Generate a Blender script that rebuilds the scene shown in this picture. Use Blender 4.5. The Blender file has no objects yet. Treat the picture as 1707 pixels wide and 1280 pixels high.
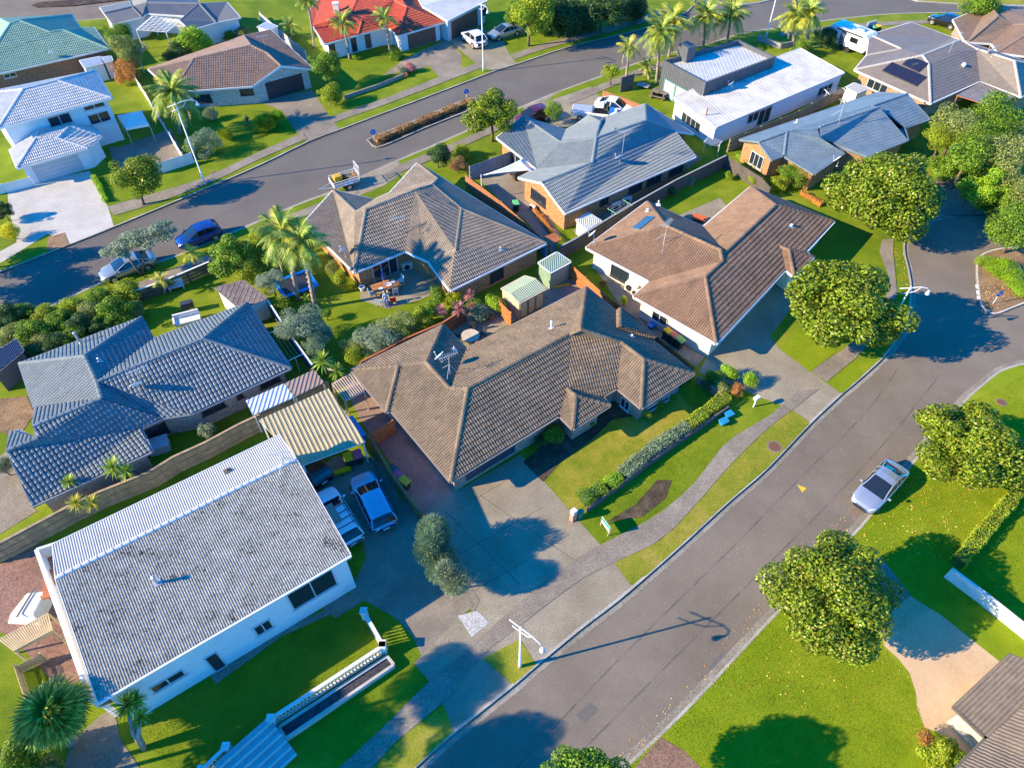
import bpy, bmesh, math, random
import numpy as np
from mathutils import Vector, Matrix
from mathutils.geometry import tessellate_polygon
random.seed(7)
R = math.radians
S = bpy.context.scene
COL = S.collection

# ------------------------------------------------------------------ camera, sky, sun, exposure
F_PX, NADIR, H = 1183.0, 1040.0, 40.0
PITCH = math.atan2(F_PX, NADIR)
cam_d = bpy.data.cameras.new('camera')
cam = bpy.data.objects.new('camera', cam_d)
COL.objects.link(cam)
cam.location = (0, 0, H)
cam.rotation_euler = (math.pi / 2 - PITCH, 0, 0)
cam_d.sensor_width = 36.0
cam_d.lens = F_PX / 1707 * 36
cam_d.clip_end = 3000
S.camera = cam

SUN_EL, SHADOW_AZ = 26.0, 14.5          # shadows run to +x, a little to +y
w = bpy.data.worlds.new('World'); S.world = w; w.use_nodes = True
nt = w.node_tree
bg = nt.nodes['Background']
sky = nt.nodes.new('ShaderNodeTexSky')
sky.sky_type = 'NISHITA'; sky.sun_disc = False
sky.sun_elevation = R(SUN_EL)
sky.sun_rotation = R(-90 - SHADOW_AZ)
sky.air_density = 1.0; sky.dust_density = 0.0; sky.ozone_density = 10.0
hs = nt.nodes.new('ShaderNodeHueSaturation'); hs.inputs['Saturation'].default_value = 1.45
nt.links.new(sky.outputs[0], hs.inputs['Color']); nt.links.new(hs.outputs[0], bg.inputs[0]); bg.inputs[1].default_value = 0.15
sd = bpy.data.lights.new('sun', 'SUN'); sd.energy = 3.5; sd.angle = R(0.5); sd.color = (1.0, 0.81, 0.50)
sun = bpy.data.objects.new('sun', sd); COL.objects.link(sun)
ld = Vector((math.cos(R(SHADOW_AZ)) * math.cos(R(SUN_EL)), math.sin(R(SHADOW_AZ)) * math.cos(R(SUN_EL)), -math.sin(R(SUN_EL))))
sun.rotation_euler = ld.to_track_quat('-Z', 'Y').to_euler()
sun.location = (-60, -10, 60)
S.view_settings.view_transform = 'Standard'; S.view_settings.look = 'None'
S.view_settings.exposure = 1.66; S.view_settings.gamma = 1.0

# ------------------------------------------------------------------ photo pixel -> place
_fw = Vector((0, math.cos(PITCH), -math.sin(PITCH))); _up = Vector((0, math.sin(PITCH), math.cos(PITCH)))
def ray(p): return _fw + Vector(((p[0] - 853.5) / F_PX, 0, 0)) + _up * ((640 - p[1]) / F_PX)
def G(p, z=0.0):
    r = ray(p); return Vector((0, 0, H)) + r * ((H - z) / -r.z)
def up_z(base, top):                       # height of a point straight above base that is seen at top
    b = G(base); r = ray(top); return H + r.z * (b.y / r.y)
def zz(ox, oy, s): return lambda x, y, *k: (ox + x / s, oy + y / s) + k
def r4(ox, oy): return zz(ox, oy, 3.9698)
def z7(ox, oy): return zz(ox, oy, 7.1125)
def z5(ox, oy): return zz(ox, oy, 5.2875)

# ------------------------------------------------------------------ materials
MATS = {}
def nodes_of(m):
    m.use_nodes = True; n = m.node_tree
    return n, n.nodes['Principled BSDF'], n.nodes.new, n.links.new
def mat(name, col, rough=0.7, var=0.12, scale=3.0, bump=0.0, bscale=40.0, metal=0.0, col2=None, island=0.0, spec=0.5, coat=0.0, detail=5):
    """base colour broken up by two sizes of noise (and by loose piece), optional fine relief"""
    if name in MATS: return MATS[name]
    m = bpy.data.materials.new(name); n, b, N, L = nodes_of(m)
    b.inputs['Roughness'].default_value = rough; b.inputs['Metallic'].default_value = metal
    b.inputs['Specular IOR Level'].default_value = spec
    if coat: b.inputs['Coat Weight'].default_value = coat; b.inputs['Coat Roughness'].default_value = 0.05
    c = Vector(col); c2 = Vector(col2) if col2 else c * (1 - 2.2 * var)
    tc = N('ShaderNodeNewGeometry')
    nz = N('ShaderNodeTexNoise'); nz.inputs['Scale'].default_value = scale; nz.inputs['Detail'].default_value = detail; nz.inputs['Roughness'].default_value = 0.62
    L(tc.outputs['Position'], nz.inputs['Vector'])
    rp = N('ShaderNodeValToRGB'); rp.color_ramp.elements[0].position = 0.34; rp.color_ramp.elements[1].position = 0.66
    rp.color_ramp.elements[0].color = (*c2, 1); rp.color_ramp.elements[1].color = (*(c * (1 + 0.6 * var)), 1)
    L(nz.outputs['Fac'], rp.inputs['Fac'])
    out = rp.outputs['Color']
    n2 = N('ShaderNodeTexNoise'); n2.inputs['Scale'].default_value = scale * 9; n2.inputs['Detail'].default_value = 4
    L(tc.outputs['Position'], n2.inputs['Vector'])
    hv = N('ShaderNodeHueSaturation'); mr = N('ShaderNodeMapRange')
    mr.inputs['From Min'].default_value = 0.3; mr.inputs['From Max'].default_value = 0.7
    mr.inputs['To Min'].default_value = 1 - var * 1.3; mr.inputs['To Max'].default_value = 1 + var * 1.1
    L(n2.outputs['Fac'], mr.inputs['Value']); L(mr.outputs['Result'], hv.inputs['Value']); L(out, hv.inputs['Color'])
    out = hv.outputs['Color']
    if island:
        h2 = N('ShaderNodeHueSaturation'); m2 = N('ShaderNodeMapRange')
        m2.inputs['To Min'].default_value = 1 - island; m2.inputs['To Max'].default_value = 1 + island
        L(tc.outputs['Random Per Island'], m2.inputs['Value']); L(m2.outputs['Result'], h2.inputs['Value']); L(out, h2.inputs['Color'])
        out = h2.outputs['Color']
    L(out, b.inputs['Base Color'])
    if bump:
        n3 = N('ShaderNodeTexNoise'); n3.inputs['Scale'].default_value = bscale; n3.inputs['Detail'].default_value = 3
        L(tc.outputs['Position'], n3.inputs['Vector'])
        bp = N('ShaderNodeBump'); bp.inputs['Strength'].default_value = bump; bp.inputs['Distance'].default_value = 0.05
        L(n3.outputs['Fac'], bp.inputs['Height']); L(bp.outputs['Normal'], b.inputs['Normal'])
    MATS[name] = m; return m
def patchy(name, cols, scale, rough=0.9, fine=25.0, bump=0.4, thr=(0.35, 0.5, 0.65), spec=0.2):
    """ground cover of three shades in patches, with fine grain (grass, litter, worn earth)"""
    if name in MATS: return MATS[name]
    m = bpy.data.materials.new(name); n, b, N, L = nodes_of(m)
    b.inputs['Roughness'].default_value = rough; b.inputs['Specular IOR Level'].default_value = spec
    g = N('ShaderNodeNewGeometry')
    a = N('ShaderNodeTexNoise'); a.inputs['Scale'].default_value = scale; a.inputs['Detail'].default_value = 7; a.inputs['Roughness'].default_value = 0.66
    L(g.outputs['Position'], a.inputs['Vector'])
    rp = N('ShaderNodeValToRGB'); e = rp.color_ramp.elements
    e[0].position = thr[0]; e[0].color = (*cols[0], 1); e[1].position = thr[2]; e[1].color = (*cols[2], 1)
    x = e.new(thr[1]); x.color = (*cols[1], 1)
    big = N('ShaderNodeTexNoise'); big.inputs['Scale'].default_value = scale * 0.22; big.inputs['Detail'].default_value = 3; L(g.outputs['Position'], big.inputs['Vector'])
    mxv = N('ShaderNodeMix'); mxv.inputs[0].default_value = 0.35; L(a.outputs['Fac'], mxv.inputs[2]); L(big.outputs['Fac'], mxv.inputs[3])
    L(mxv.outputs[0], rp.inputs['Fac'])
    f = N('ShaderNodeTexNoise'); f.inputs['Scale'].default_value = fine; f.inputs['Detail'].default_value = 4; f.inputs['Roughness'].default_value = 0.7
    L(g.outputs['Position'], f.inputs['Vector'])
    mr = N('ShaderNodeMapRange'); mr.inputs['From Min'].default_value = 0.3; mr.inputs['From Max'].default_value = 0.7
    mr.inputs['To Min'].default_value = 0.55; mr.inputs['To Max'].default_value = 1.4
    L(f.outputs['Fac'], mr.inputs['Value'])
    hv = N('ShaderNodeHueSaturation'); L(mr.outputs['Result'], hv.inputs['Value']); L(rp.outputs['Color'], hv.inputs['Color'])
    L(hv.outputs['Color'], b.inputs['Base Color'])
    if bump:
        bp = N('ShaderNodeBump'); bp.inputs['Strength'].default_value = bump; bp.inputs['Distance'].default_value = 0.08
        L(f.outputs['Fac'], bp.inputs['Height']); L(bp.outputs['Normal'], b.inputs['Normal'])
    MATS[name] = m; return m
def brick(name, c1, c2, mortar, w_=0.24, h_=0.086):
    if name in MATS: return MATS[name]
    m = bpy.data.materials.new(name); n, b, N, L = nodes_of(m)
    b.inputs['Roughness'].default_value = 0.85; b.inputs['Specular IOR Level'].default_value = 0.25
    uv = N('ShaderNodeUVMap')
    t = N('ShaderNodeTexBrick'); t.inputs['Color1'].default_value = (*c1, 1); t.inputs['Color2'].default_value = (*c2, 1); t.inputs['Mortar'].default_value = (*mortar, 1)
    t.inputs['Scale'].default_value = 1.0; t.inputs['Brick Width'].default_value = w_; t.inputs['Row Height'].default_value = h_; t.inputs['Mortar Size'].default_value = 0.007
    L(uv.outputs['UV'], t.inputs['Vector'])
    nz = N('ShaderNodeTexNoise'); nz.inputs['Scale'].default_value = 5.0; nz.inputs['Detail'].default_value = 6
    L(uv.outputs['UV'], nz.inputs['Vector'])
    mr = N('ShaderNodeMapRange'); mr.inputs['From Min'].default_value = 0.3; mr.inputs['From Max'].default_value = 0.7; mr.inputs['To Min'].default_value = 0.65; mr.inputs['To Max'].default_value = 1.3
    L(nz.outputs['Fac'], mr.inputs['Value'])
    hv = N('ShaderNodeHueSaturation'); L(mr.outputs['Result'], hv.inputs['Value']); L(t.outputs['Color'], hv.inputs['Color']); L(hv.outputs['Color'], b.inputs['Base Color'])
    bp = N('ShaderNodeBump'); bp.inputs['Strength'].default_value = 0.6; bp.inputs['Distance'].default_value = 0.01; bp.invert = True
    L(t.outputs['Fac'], bp.inputs['Height']); L(bp.outputs['Normal'], b.inputs['Normal'])
    MATS[name] = m; return m
def leafmat(name, dark, mid, light, trans=0.3, rough=0.45, warm=None):
    """leaves: a shade per leaf, some light passing through"""
    if name in MATS: return MATS[name]
    m = bpy.data.materials.new(name); n, b, N, L = nodes_of(m)
    b.inputs['Roughness'].default_value = rough; b.inputs['Specular IOR Level'].default_value = 0.28
    k_ = 1.9; dark, mid, light = [tuple(min(0.8, x * k_) for x in c) for c in (dark, mid, light)]
    g = N('ShaderNodeNewGeometry'); rp = N('ShaderNodeValToRGB'); e = rp.color_ramp.elements
    e[0].position = 0.0; e[0].color = (*dark, 1); e[1].position = 1.0; e[1].color = (*(warm or light), 1)
    x = e.new(0.4); x.color = (*mid, 1); x = e.new(0.86); x.color = (*light, 1)
    L(g.outputs['Random Per Island'], rp.inputs['Fac'])
    nz = N('ShaderNodeTexNoise'); nz.inputs['Scale'].default_value = 1.1; nz.inputs['Detail'].default_value = 3
    L(g.outputs['Position'], nz.inputs['Vector'])
    mr = N('ShaderNodeMapRange'); mr.inputs['From Min'].default_value = 0.3; mr.inputs['From Max'].default_value = 0.7; mr.inputs['To Min'].default_value = 0.7; mr.inputs['To Max'].default_value = 1.25
    L(nz.outputs['Fac'], mr.inputs['Value'])
    hv = N('ShaderNodeHueSaturation'); L(mr.outputs['Result'], hv.inputs['Value']); L(rp.outputs['Color'], hv.inputs['Color'])
    L(hv.outputs['Color'], b.inputs['Base Color'])
    tr = N('ShaderNodeBsdfTranslucent'); L(hv.outputs['Color'], tr.inputs['Color'])
    mx = N('ShaderNodeMixShader'); mx.inputs[0].default_value = trans
    o = n.nodes['Material Output']; L(b.outputs[0], mx.inputs[1]); L(tr.outputs[0], mx.inputs[2]); L(mx.outputs[0], o.inputs['Surface'])
    MATS[name] = m; return m
def glassmat(name='window_glass', col=(0.02, 0.03, 0.045)):
    if name in MATS: return MATS[name]
    m = bpy.data.materials.new(name); n, b, N, L = nodes_of(m)
    b.inputs['Base Color'].default_value = (*col, 1); b.inputs['Roughness'].default_value = 0.04; b.inputs['Specular IOR Level'].default_value = 0.9
    MATS[name] = m; return m
def carpaint(name, col, metal=0.3, rough=0.28):
    if name in MATS: return MATS[name]
    m = bpy.data.materials.new(name); n, b, N, L = nodes_of(m)
    b.inputs['Base Color'].default_value = (*col, 1); b.inputs['Metallic'].default_value = metal; b.inputs['Roughness'].default_value = rough
    b.inputs['Coat Weight'].default_value = 0.8; b.inputs['Coat Roughness'].default_value = 0.04
    MATS[name] = m; return m

# ------------------------------------------------------------------ mesh helpers
class MB:
    """collects shapes into one mesh"""
    def __init__(s): s.v = []; s.f = []; s.uv = None
    def poly(s, pts):
        i = len(s.v); s.v += [tuple(p) for p in pts]; s.f.append(list(range(i, i + len(pts)))); return s
    def mesh(s, vs, fs):
        i = len(s.v); s.v += [tuple(p) for p in vs]; s.f += [[i + k for k in f] for f in fs]; return s
    def hexa(s, b, t):                      # 4 bottom points, 4 top points
        return s.mesh(list(b) + list(t), [(3, 2, 1, 0), (4, 5, 6, 7), (0, 1, 5, 4), (1, 2, 6, 5), (2, 3, 7, 6), (3, 0, 4, 7)])
    def box(s, c, d, rz=0.0, tilt=None):
        cx, cy, cz = c; dx, dy, dz = d[0] / 2, d[1] / 2, d[2] / 2
        M = Matrix.Rotation(rz, 3, 'Z')
        if tilt is not None: M = M @ tilt
        P = [Vector(c) + M @ Vector((x * dx, y * dy, z * dz)) for z in (-1, 1) for x, y in ((-1, -1), (1, -1), (1, 1), (-1, 1))]
        return s.hexa(P[:4], P[4:])
    def bar(s, a, b, w_, h_=None):          # box between two points
        a = Vector(a); b = Vector(b); h_ = h_ or w_; d = (b - a)
        if d.length < 1e-6: return s
        d.normalize(); u = Vector((0, 0, 1)) if abs(d.z) < 0.95 else Vector((1, 0, 0))
        l = d.cross(u).normalized() * (w_ / 2); u = l.cross(d).normalized() * (h_ / 2)
        return s.hexa([a - l - u, a + l - u, a + l + u, a - l + u][::-1], [b - l - u, b + l - u, b + l + u, b - l + u][::-1])
    def tube(s, pts, rads, n=8, cap=True):
        pts = [Vector(p) for p in pts]
        if not hasattr(rads, '__len__'): rads = [rads] * len(pts)
        rings = []; base = len(s.v); ref = None
        for i, p in enumerate(pts):
            d = (pts[min(i + 1, len(pts) - 1)] - pts[max(i - 1, 0)]).normalized()
            if ref is None: ref = Vector((1, 0, 0)) if abs(d.x) < 0.9 else Vector((0, 1, 0))
            l = d.cross(ref).normalized(); u = l.cross(d).normalized(); ref = -u if False else ref
            for k in range(n):
                a = 2 * math.pi * k / n; s.v.append(tuple(p + (l * math.cos(a) + u * math.sin(a)) * rads[i]))
        for i in range(len(pts) - 1):
            for k in range(n):
                a = base + i * n + k; b_ = base + i * n + (k + 1) % n
                s.f.append([a, a + n, b_ + n, b_])
        if cap: s.f.append([base + k for k in range(n)]); e = base + (len(pts) - 1) * n; s.f.append([e + k for k in reversed(range(n))])
        return s
    def lathe(s, c, prof, n=14):            # (radius, height) profile turned about z
        base = len(s.v)
        for r, z in prof:
            for k in range(n):
                a = 2 * math.pi * k / n; s.v.append((c[0] + r * math.cos(a), c[1] + r * math.sin(a), c[2] + z))
        for i in range(len(prof) - 1):
            for k in range(n):
                a = base + i * n + k; b_ = base + i * n + (k + 1) % n; s.f.append([a, b_, b_ + n, a + n])
        s.f.append([base + k for k in reversed(range(n))]); e = base + (len(prof) - 1) * n; s.f.append([e + k for k in range(n)])
        return s
    def build(s, name, m, parent=None, smooth=False, kind=None, bevel=0.0):
        me = bpy.data.meshes.new(name); me.from_pydata(s.v, [], s.f)
        if s.uv:
            l = me.uv_layers.new(name='UVMap'); l.data.foreach_set('uv', np.asarray(s.uv, dtype=np.float32).ravel())
        if smooth: me.polygons.foreach_set('use_smooth', [True] * len(me.polygons))
        me.update()
        return link(name, me, m, parent, kind, bevel)
def link(name, me, m, parent=None, kind=None, bevel=0.0):
    o = bpy.data.objects.new(name, me); COL.objects.link(o)
    if m is not None and len(me.materials) == 0: me.materials.append(m)
    if parent is not None: o.parent = parent
    if kind: o['kind'] = kind
    if bevel:
        b = o.modifiers.new('bevel', 'BEVEL'); b.width = bevel; b.segments = 2; b.limit_method = 'ANGLE'
    return o
def np_mesh(name, V, Fq, smooth=False):
    """quick mesh from arrays (faces all of one size)"""
    me = bpy.data.meshes.new(name); V = np.asarray(V, dtype=np.float32); Fq = np.asarray(Fq, dtype=np.int32)
    nf, k = Fq.shape
    me.vertices.add(len(V)); me.vertices.foreach_set('co', V.ravel())
    me.loops.add(nf * k); me.loops.foreach_set('vertex_index', Fq.ravel())
    me.polygons.add(nf); me.polygons.foreach_set('loop_start', np.arange(0, nf * k, k, dtype=np.int32))
    if smooth: me.polygons.foreach_set('use_smooth', np.ones(nf, dtype=bool))
    me.update(calc_edges=True); return me
def tag(o, label, cat, group=None, kind=None):
    o['label'] = label; o['category'] = cat
    if group: o['group'] = group
    if kind: o['kind'] = kind
    return o
def thing(name, label, cat, loc=(0, 0, 0), rz=0.0, group=None):
    o = bpy.data.objects.new(name, None); COL.objects.link(o); o.empty_display_size = 0.3
    o.location = loc; o.rotation_euler = (0, 0, rz); return tag(o, label, cat, group)
def copy_tree(root, loc=None, rz=None, label=None, scale=None):
    c = root.copy(); COL.objects.link(c)
    if loc is not None: c.location = loc
    if rz is not None: c.rotation_euler = (0, 0, rz)
    if scale is not None: c.scale = (scale,) * 3 if not hasattr(scale, '__len__') else scale
    if label: c['label'] = label
    for ch in list(root.children):
        k = ch.copy(); COL.objects.link(k); k.parent = c
        for g in list(ch.children):
            d = g.copy(); COL.objects.link(d); d.parent = k
    return c
def spline(pts, n=5):
    """Catmull-Rom through pixel points"""
    P = [Vector(p) for p in pts]; out = []
    for i in range(len(P) - 1):
        a, b, c, d = P[max(i - 1, 0)], P[i], P[i + 1], P[min(i + 2, len(P) - 1)]
        for k in range(n):
            t = k / n
            out.append(0.5 * ((2 * b) + (c - a) * t + (2 * a - 5 * b + 4 * c - d) * t * t + (3 * b - a - 3 * c + d) * t ** 3))
    return out + [P[-1]]

# ------------------------------------------------------------------ setting: ground, roads, paths
GRASS = patchy('lawn_grass', ((0.09, 0.15, 0.004), (0.16, 0.22, 0.006), (0.26, 0.28, 0.02)), 0.35, fine=16)
GRASS_DRY = patchy('dry_grass', ((0.14, 0.20, 0.010), (0.26, 0.26, 0.022), (0.42, 0.31, 0.07)), 0.6, fine=16, thr=(0.36, 0.5, 0.66))
GRASS_LUSH = patchy('lush_grass', ((0.15, 0.225, 0.003), (0.21, 0.275, 0.005), (0.28, 0.32, 0.015)), 0.45, fine=18, bump=0.4)
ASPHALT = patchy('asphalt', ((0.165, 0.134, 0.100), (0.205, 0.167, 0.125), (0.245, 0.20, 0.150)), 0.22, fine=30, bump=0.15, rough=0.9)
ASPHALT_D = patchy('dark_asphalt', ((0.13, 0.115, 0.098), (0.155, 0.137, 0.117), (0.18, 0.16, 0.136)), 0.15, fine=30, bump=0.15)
CONC = patchy('concrete', ((0.22, 0.185, 0.125), (0.29, 0.245, 0.17), (0.37, 0.315, 0.225)), 0.4, fine=14, bump=0.12, rough=0.85)
CONC_L = patchy('pale_concrete', ((0.42, 0.39, 0.33), (0.52, 0.48, 0.42), (0.62, 0.58, 0.52)), 0.35, fine=12, bump=0.08, rough=0.85)
CONC_D = patchy('worn_concrete', ((0.19, 0.16, 0.12), (0.25, 0.21, 0.16), (0.33, 0.28, 0.215)), 0.5, fine=14, bump=0.12)
PEACH = patchy('peach_concrete', ((0.54, 0.36, 0.20), (0.60, 0.41, 0.235), (0.66, 0.46, 0.27)), 0.5, fine=40, bump=0.03)
PAVER = patchy('red_pavers', ((0.20, 0.115, 0.085), (0.27, 0.15, 0.11), (0.33, 0.20, 0.15)), 0.6, fine=6, bump=0.2)
BARK = patchy('bark_mulch', ((0.035, 0.026, 0.02), (0.085, 0.058, 0.04), (0.17, 0.115, 0.075)), 1.4, fine=9, bump=0.8)
GRAVEL = patchy('dark_gravel', ((0.03, 0.03, 0.035), (0.07, 0.065, 0.07), (0.13, 0.115, 0.11)), 2.5, fine=14, bump=0.8)
SOIL = patchy('bare_soil', ((0.16, 0.10, 0.055), (0.26, 0.165, 0.09), (0.38, 0.25, 0.13)), 0.9, fine=9, bump=0.5)
PEBBLE = patchy('white_pebbles', ((0.35, 0.33, 0.30), (0.55, 0.53, 0.49), (0.75, 0.72, 0.68)), 6, fine=20, bump=1.0)
DECK = patchy('deck_timber', ((0.16, 0.12, 0.10), (0.22, 0.17, 0.145), (0.28, 0.22, 0.19)), 1.2, fine=5, bump=0.2)

def px_poly(pts, z=0.0): return [G(p, z) for p in pts]
def slab(name, pts, m, z, depth, kind='structure', world=False):
    P = [Vector((p.x, p.y, z)) for p in (pts if world else px_poly(pts, 0))]
    bm = bmesh.new(); top = [bm.verts.new(p) for p in P]; bm.faces.new(top)
    if depth:
        bot = [bm.verts.new(p - Vector((0, 0, depth))) for p in P]
        for i in range(len(P)): bm.faces.new((top[i], bot[i], bot[(i + 1) % len(P)], top[(i + 1) % len(P)]))
    bmesh.ops.triangulate(bm, faces=[f for f in bm.faces if len(f.verts) > 4])
    bmesh.ops.recalc_face_normals(bm, faces=bm.faces)
    me = bpy.data.meshes.new(name); bm.to_mesh(me); bm.free()
    if me.polygons and sum(p.normal.z * p.area for p in me.polygons) < 0: me.flip_normals()
    o = link(name, me, m); o['kind'] = kind; return o
SHEET_N = [0]
def sheet(name, pts, m, lvl=1, smooth=0):
    SHEET_N[0] += 1
    return slab(name, spline(pts + pts[:1], smooth)[:-1] if smooth else pts, m, 0.003 * lvl + 0.0004 * SHEET_N[0], 0)
def strip(name, line, wl, wr, m, z0, z1, world=False):
    """a ribbon of concrete along a line: from wl to wr across it, top z1, bottom z0"""
    P = [Vector((p[0], p[1], 0)) if world else G(p) for p in line]; mb = MB(); ring = []
    for i, p in enumerate(P):
        d = (P[min(i + 1, len(P) - 1)] - P[max(i - 1, 0)]); d.z = 0; d.normalize(); l = Vector((-d.y, d.x, 0))
        ring.append([p + l * wl + Vector((0, 0, z0)), p + l * wr + Vector((0, 0, z0)), p + l * wr + Vector((0, 0, z1)), p + l * wl + Vector((0, 0, z1))])
    for a, b in zip(ring, ring[1:]): mb.hexa([a[0], a[1], a[2], a[3]], [b[0], b[1], b[2], b[3]])
    o = mb.build(name, m); o['kind'] = 'structure'; return o

g0 = MB(); g0.poly([(-900, -60, -0.15), (900, -60, -0.15), (900, 1400, -0.15), (-900, 1400, -0.15)]); g0.build('ground', GRASS)['kind'] = 'structure'

NEAR_K = spline([(640, 1330), (692, 1280), (757.5, 1222), (856, 1143), (893, 1111), (966, 1050.7), (1026, 1005), (1079, 960), (1142, 904.5), (1202, 849), (1228, 826), (1280, 781), (1352, 705.5), (1403, 657.6), (1428, 637), (1476, 593), (1499, 562), (1514, 537), (1520, 496), (1520, 476), (1515, 446), (1509, 421), (1511, 396), (1526, 380), (1567, 360), (1630, 353), (1670, 357), (1715, 366)], 3)
RIGHT_K = spline([(1760, 598), (1707, 604.6), (1667, 617), (1637, 640), (1604, 670), (1530, 758), (1448, 859), (1410, 900), (1280, 1033), (1235, 1081), (1140, 1182), (1046.5, 1271), (990, 1330)], 3)
FAR_N = spline([(-90, 590), (0, 547), (100, 502), (180, 466), (300, 424), (400, 382), (500, 339), (552, 320), (598, 297), (664, 267), (735, 237), (793, 211.6), (868, 179), (936, 151), (1006, 126), (1039, 113), (1102, 93), (1182, 73), (1228, 58), (1280, 48.5), (1385, 33), (1491, 23), (1604, 21), (1720, 24), (1800, 28)], 3)
FAR_F = spline([(-90, 485), (0, 453.5), (116, 408), (191, 378), (327, 321.5), (430, 277), (513, 237), (566, 216.6), (747, 148.6), (823, 119.6), (862.6, 107), (951, 78), (1051.5, 54), (1100, 40), (1140, 24), (1156, 8), (1158, -12), (1155, -40)], 3)

slab('road', [(500, 1400), (700, 1150), (1000, 850), (1300, 600), (1480, 400), (1560, 330), (1800, 330), (1800, 640), (1660, 700), (1400, 960), (1000, 1400)], ASPHALT, -0.125, 0)
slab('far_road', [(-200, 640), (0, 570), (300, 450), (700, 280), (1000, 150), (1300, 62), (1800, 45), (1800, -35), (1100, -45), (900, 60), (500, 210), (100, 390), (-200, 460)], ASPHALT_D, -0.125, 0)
slab('back_street', [(-200, 90), (0, 60), (190, 38), (270, -5), (300, -40), (-200, -40)], ASPHALT, -0.125, 0)

land1 = [tuple(p) for p in NEAR_K] + [(1830, 380), (1830, 120), (1800, 28)] + [tuple(p) for p in reversed(FAR_N)][1:-1] + [(-90, 590), (-260, 1400), (560, 1400)]
slab('lawn_block', land1, GRASS, 0, 0.15)
slab('right_lawn_block', [tuple(p) for p in RIGHT_K] + [(960, 1400), (1900, 1400), (1900, 590)], GRASS_LUSH, 0, 0.15)
slab('far_lawn_block', [tuple(p) for p in FAR_F] + [(900, -42), (330, -42), (268, -6), (240, 8), (176, 31), (121, 35), (0, 50), (-120, 62), (-300, 300)], GRASS, 0, 0.15)
slab('verge_beyond', [(1245, -45), (1222, -10), (1236, 7), (1262, 4.5), (1300, -4), (1420, -14), (1420, -45)], GRASS_DRY, 0, 0.15)
slab('verge_corner', [(1500, -40), (1512, -4), (1530, 1.5), (1600, 6), (1720, 9), (1800, 12), (1800, -40)], GRASS_DRY, 0, 0.15)
isl = spline([(1707, 506), (1687, 514), (1662, 523), (1645, 519), (1635, 508), (1631, 490), (1627, 450), (1632, 428), (1652, 417), (1690, 412), (1730, 420), (1740, 480), (1707, 506)], 4)
slab('planted_island', [tuple(p) for p in isl[:-1]], SOIL, 0, 0.15)
med = spline([(614, 236), (617, 230), (700, 197), (775, 166), (800, 165), (806, 170), (793, 180), (710, 213), (640, 243), (622, 244), (614, 236)], 4)
slab('median_island', [tuple(p) for p in med[:-1]], BARK, 0, 0.15)
slab('back_median', [(53, 9), (70, 3), (190, -4), (260, -22), (320, -30), (240, -4), (120, 10), (62, 12)], BARK, 0, 0.15)

KERB = patchy('kerb_concrete', ((0.30, 0.27, 0.22), (0.40, 0.36, 0.30), (0.50, 0.46, 0.39)), 0.8, fine=12, bump=0.1)
GUT = patchy('channel_concrete', ((0.20, 0.175, 0.135), (0.27, 0.24, 0.19), (0.34, 0.31, 0.25)), 0.6, fine=12, bump=0.1)
strip('kerb', NEAR_K, 0.0, 0.16, KERB, -0.14, 0.006); strip('gutter_channel', NEAR_K, -0.36, 0.002, GUT, -0.15, -0.112)
strip('kerb', RIGHT_K, 0.0, 0.16, KERB, -0.14, 0.006); strip('gutter_channel', RIGHT_K, -0.36, 0.002, GUT, -0.15, -0.112)
strip('kerb', FAR_N, -0.16, 0.0, KERB, -0.14, 0.006); strip('gutter_channel', FAR_N, -0.002, 0.34, GUT, -0.15, -0.112)
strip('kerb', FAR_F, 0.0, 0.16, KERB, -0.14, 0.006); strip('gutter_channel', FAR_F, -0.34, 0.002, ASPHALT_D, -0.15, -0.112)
strip('kerb', isl, -0.15, 0.0, CONC_L, -0.14, 0.012)
strip('kerb', med, -0.14, 0.0, KERB, -0.14, 0.012)
q = [(1236, 7), (1262, 4.5), (1300, -4)]; strip('kerb', q, -0.15, 0.0, CONC_L, -0.14, 0.01)
strip('kerb', [(1512, -4), (1530, 1.5), (1600, 6), (1720, 9)], -0.15, 0.0, KERB, -0.14, 0.01)
strip('kerb', [(-120, 62), (0, 50), (121, 35), (176, 31), (240, 8)], -0.15, 0.0, KERB, -0.14, 0.01)

# near footpath, laid in bays with joints between them
def bays(name, left, right, m, step=1.9, lvl=2, gap=0.02):
    """a paved ribbon between two pixel lines, cut into bays"""
    A = [G(p) for p in spline(left, 8)]; B = [G(p) for p in spline(right, 8)]
    def resample(P, n):
        d = [0]
        for a, b in zip(P, P[1:]): d.append(d[-1] + (b - a).length)
        out = []
        for k in range(n + 1):
            t = d[-1] * k / n; i = max(j for j in range(len(d)) if d[j] <= t + 1e-9); i = min(i, len(P) - 2)
            out.append(P[i].lerp(P[i + 1], (t - d[i]) / max(d[i + 1] - d[i], 1e-6)))
        return out, d[-1]
    _, la = resample(A, 1); n = max(1, round(la / step)); A, _ = resample(A, n); B, _ = resample(B, n)
    root = None
    bed = MB(); z = 0.030 + 0.0006 * SHEET_N[0]; SHEET_N[0] += 1
    for i in range(n): bed.poly([Vector((p.x, p.y, z - 0.003)) for p in (A[i], B[i], B[i + 1], A[i + 1])])
    root = bed.build(name, MATS['worn_concrete']); root['kind'] = 'structure'
    for i in range(n):
        a0, b0, a1, b1 = A[i], B[i], A[i + 1], B[i + 1]; g1 = gap / max((a1 - a0).length, .1) / 2
        P = [a0.lerp(a1, g1), b0.lerp(b1, g1), b0.lerp(b1, 1 - g1), a0.lerp(a1, 1 - g1)]
        c = sum(P, Vector()) / 4; dz = random.uniform(0.003, 0.010)
        mb = MB(); mb.hexa([Vector((p.x, p.y, z - 0.002)) for p in P], [Vector((p.x, p.y, z + dz)) for p in P]); mb.build('paving_bay', m, root)
    return root
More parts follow.
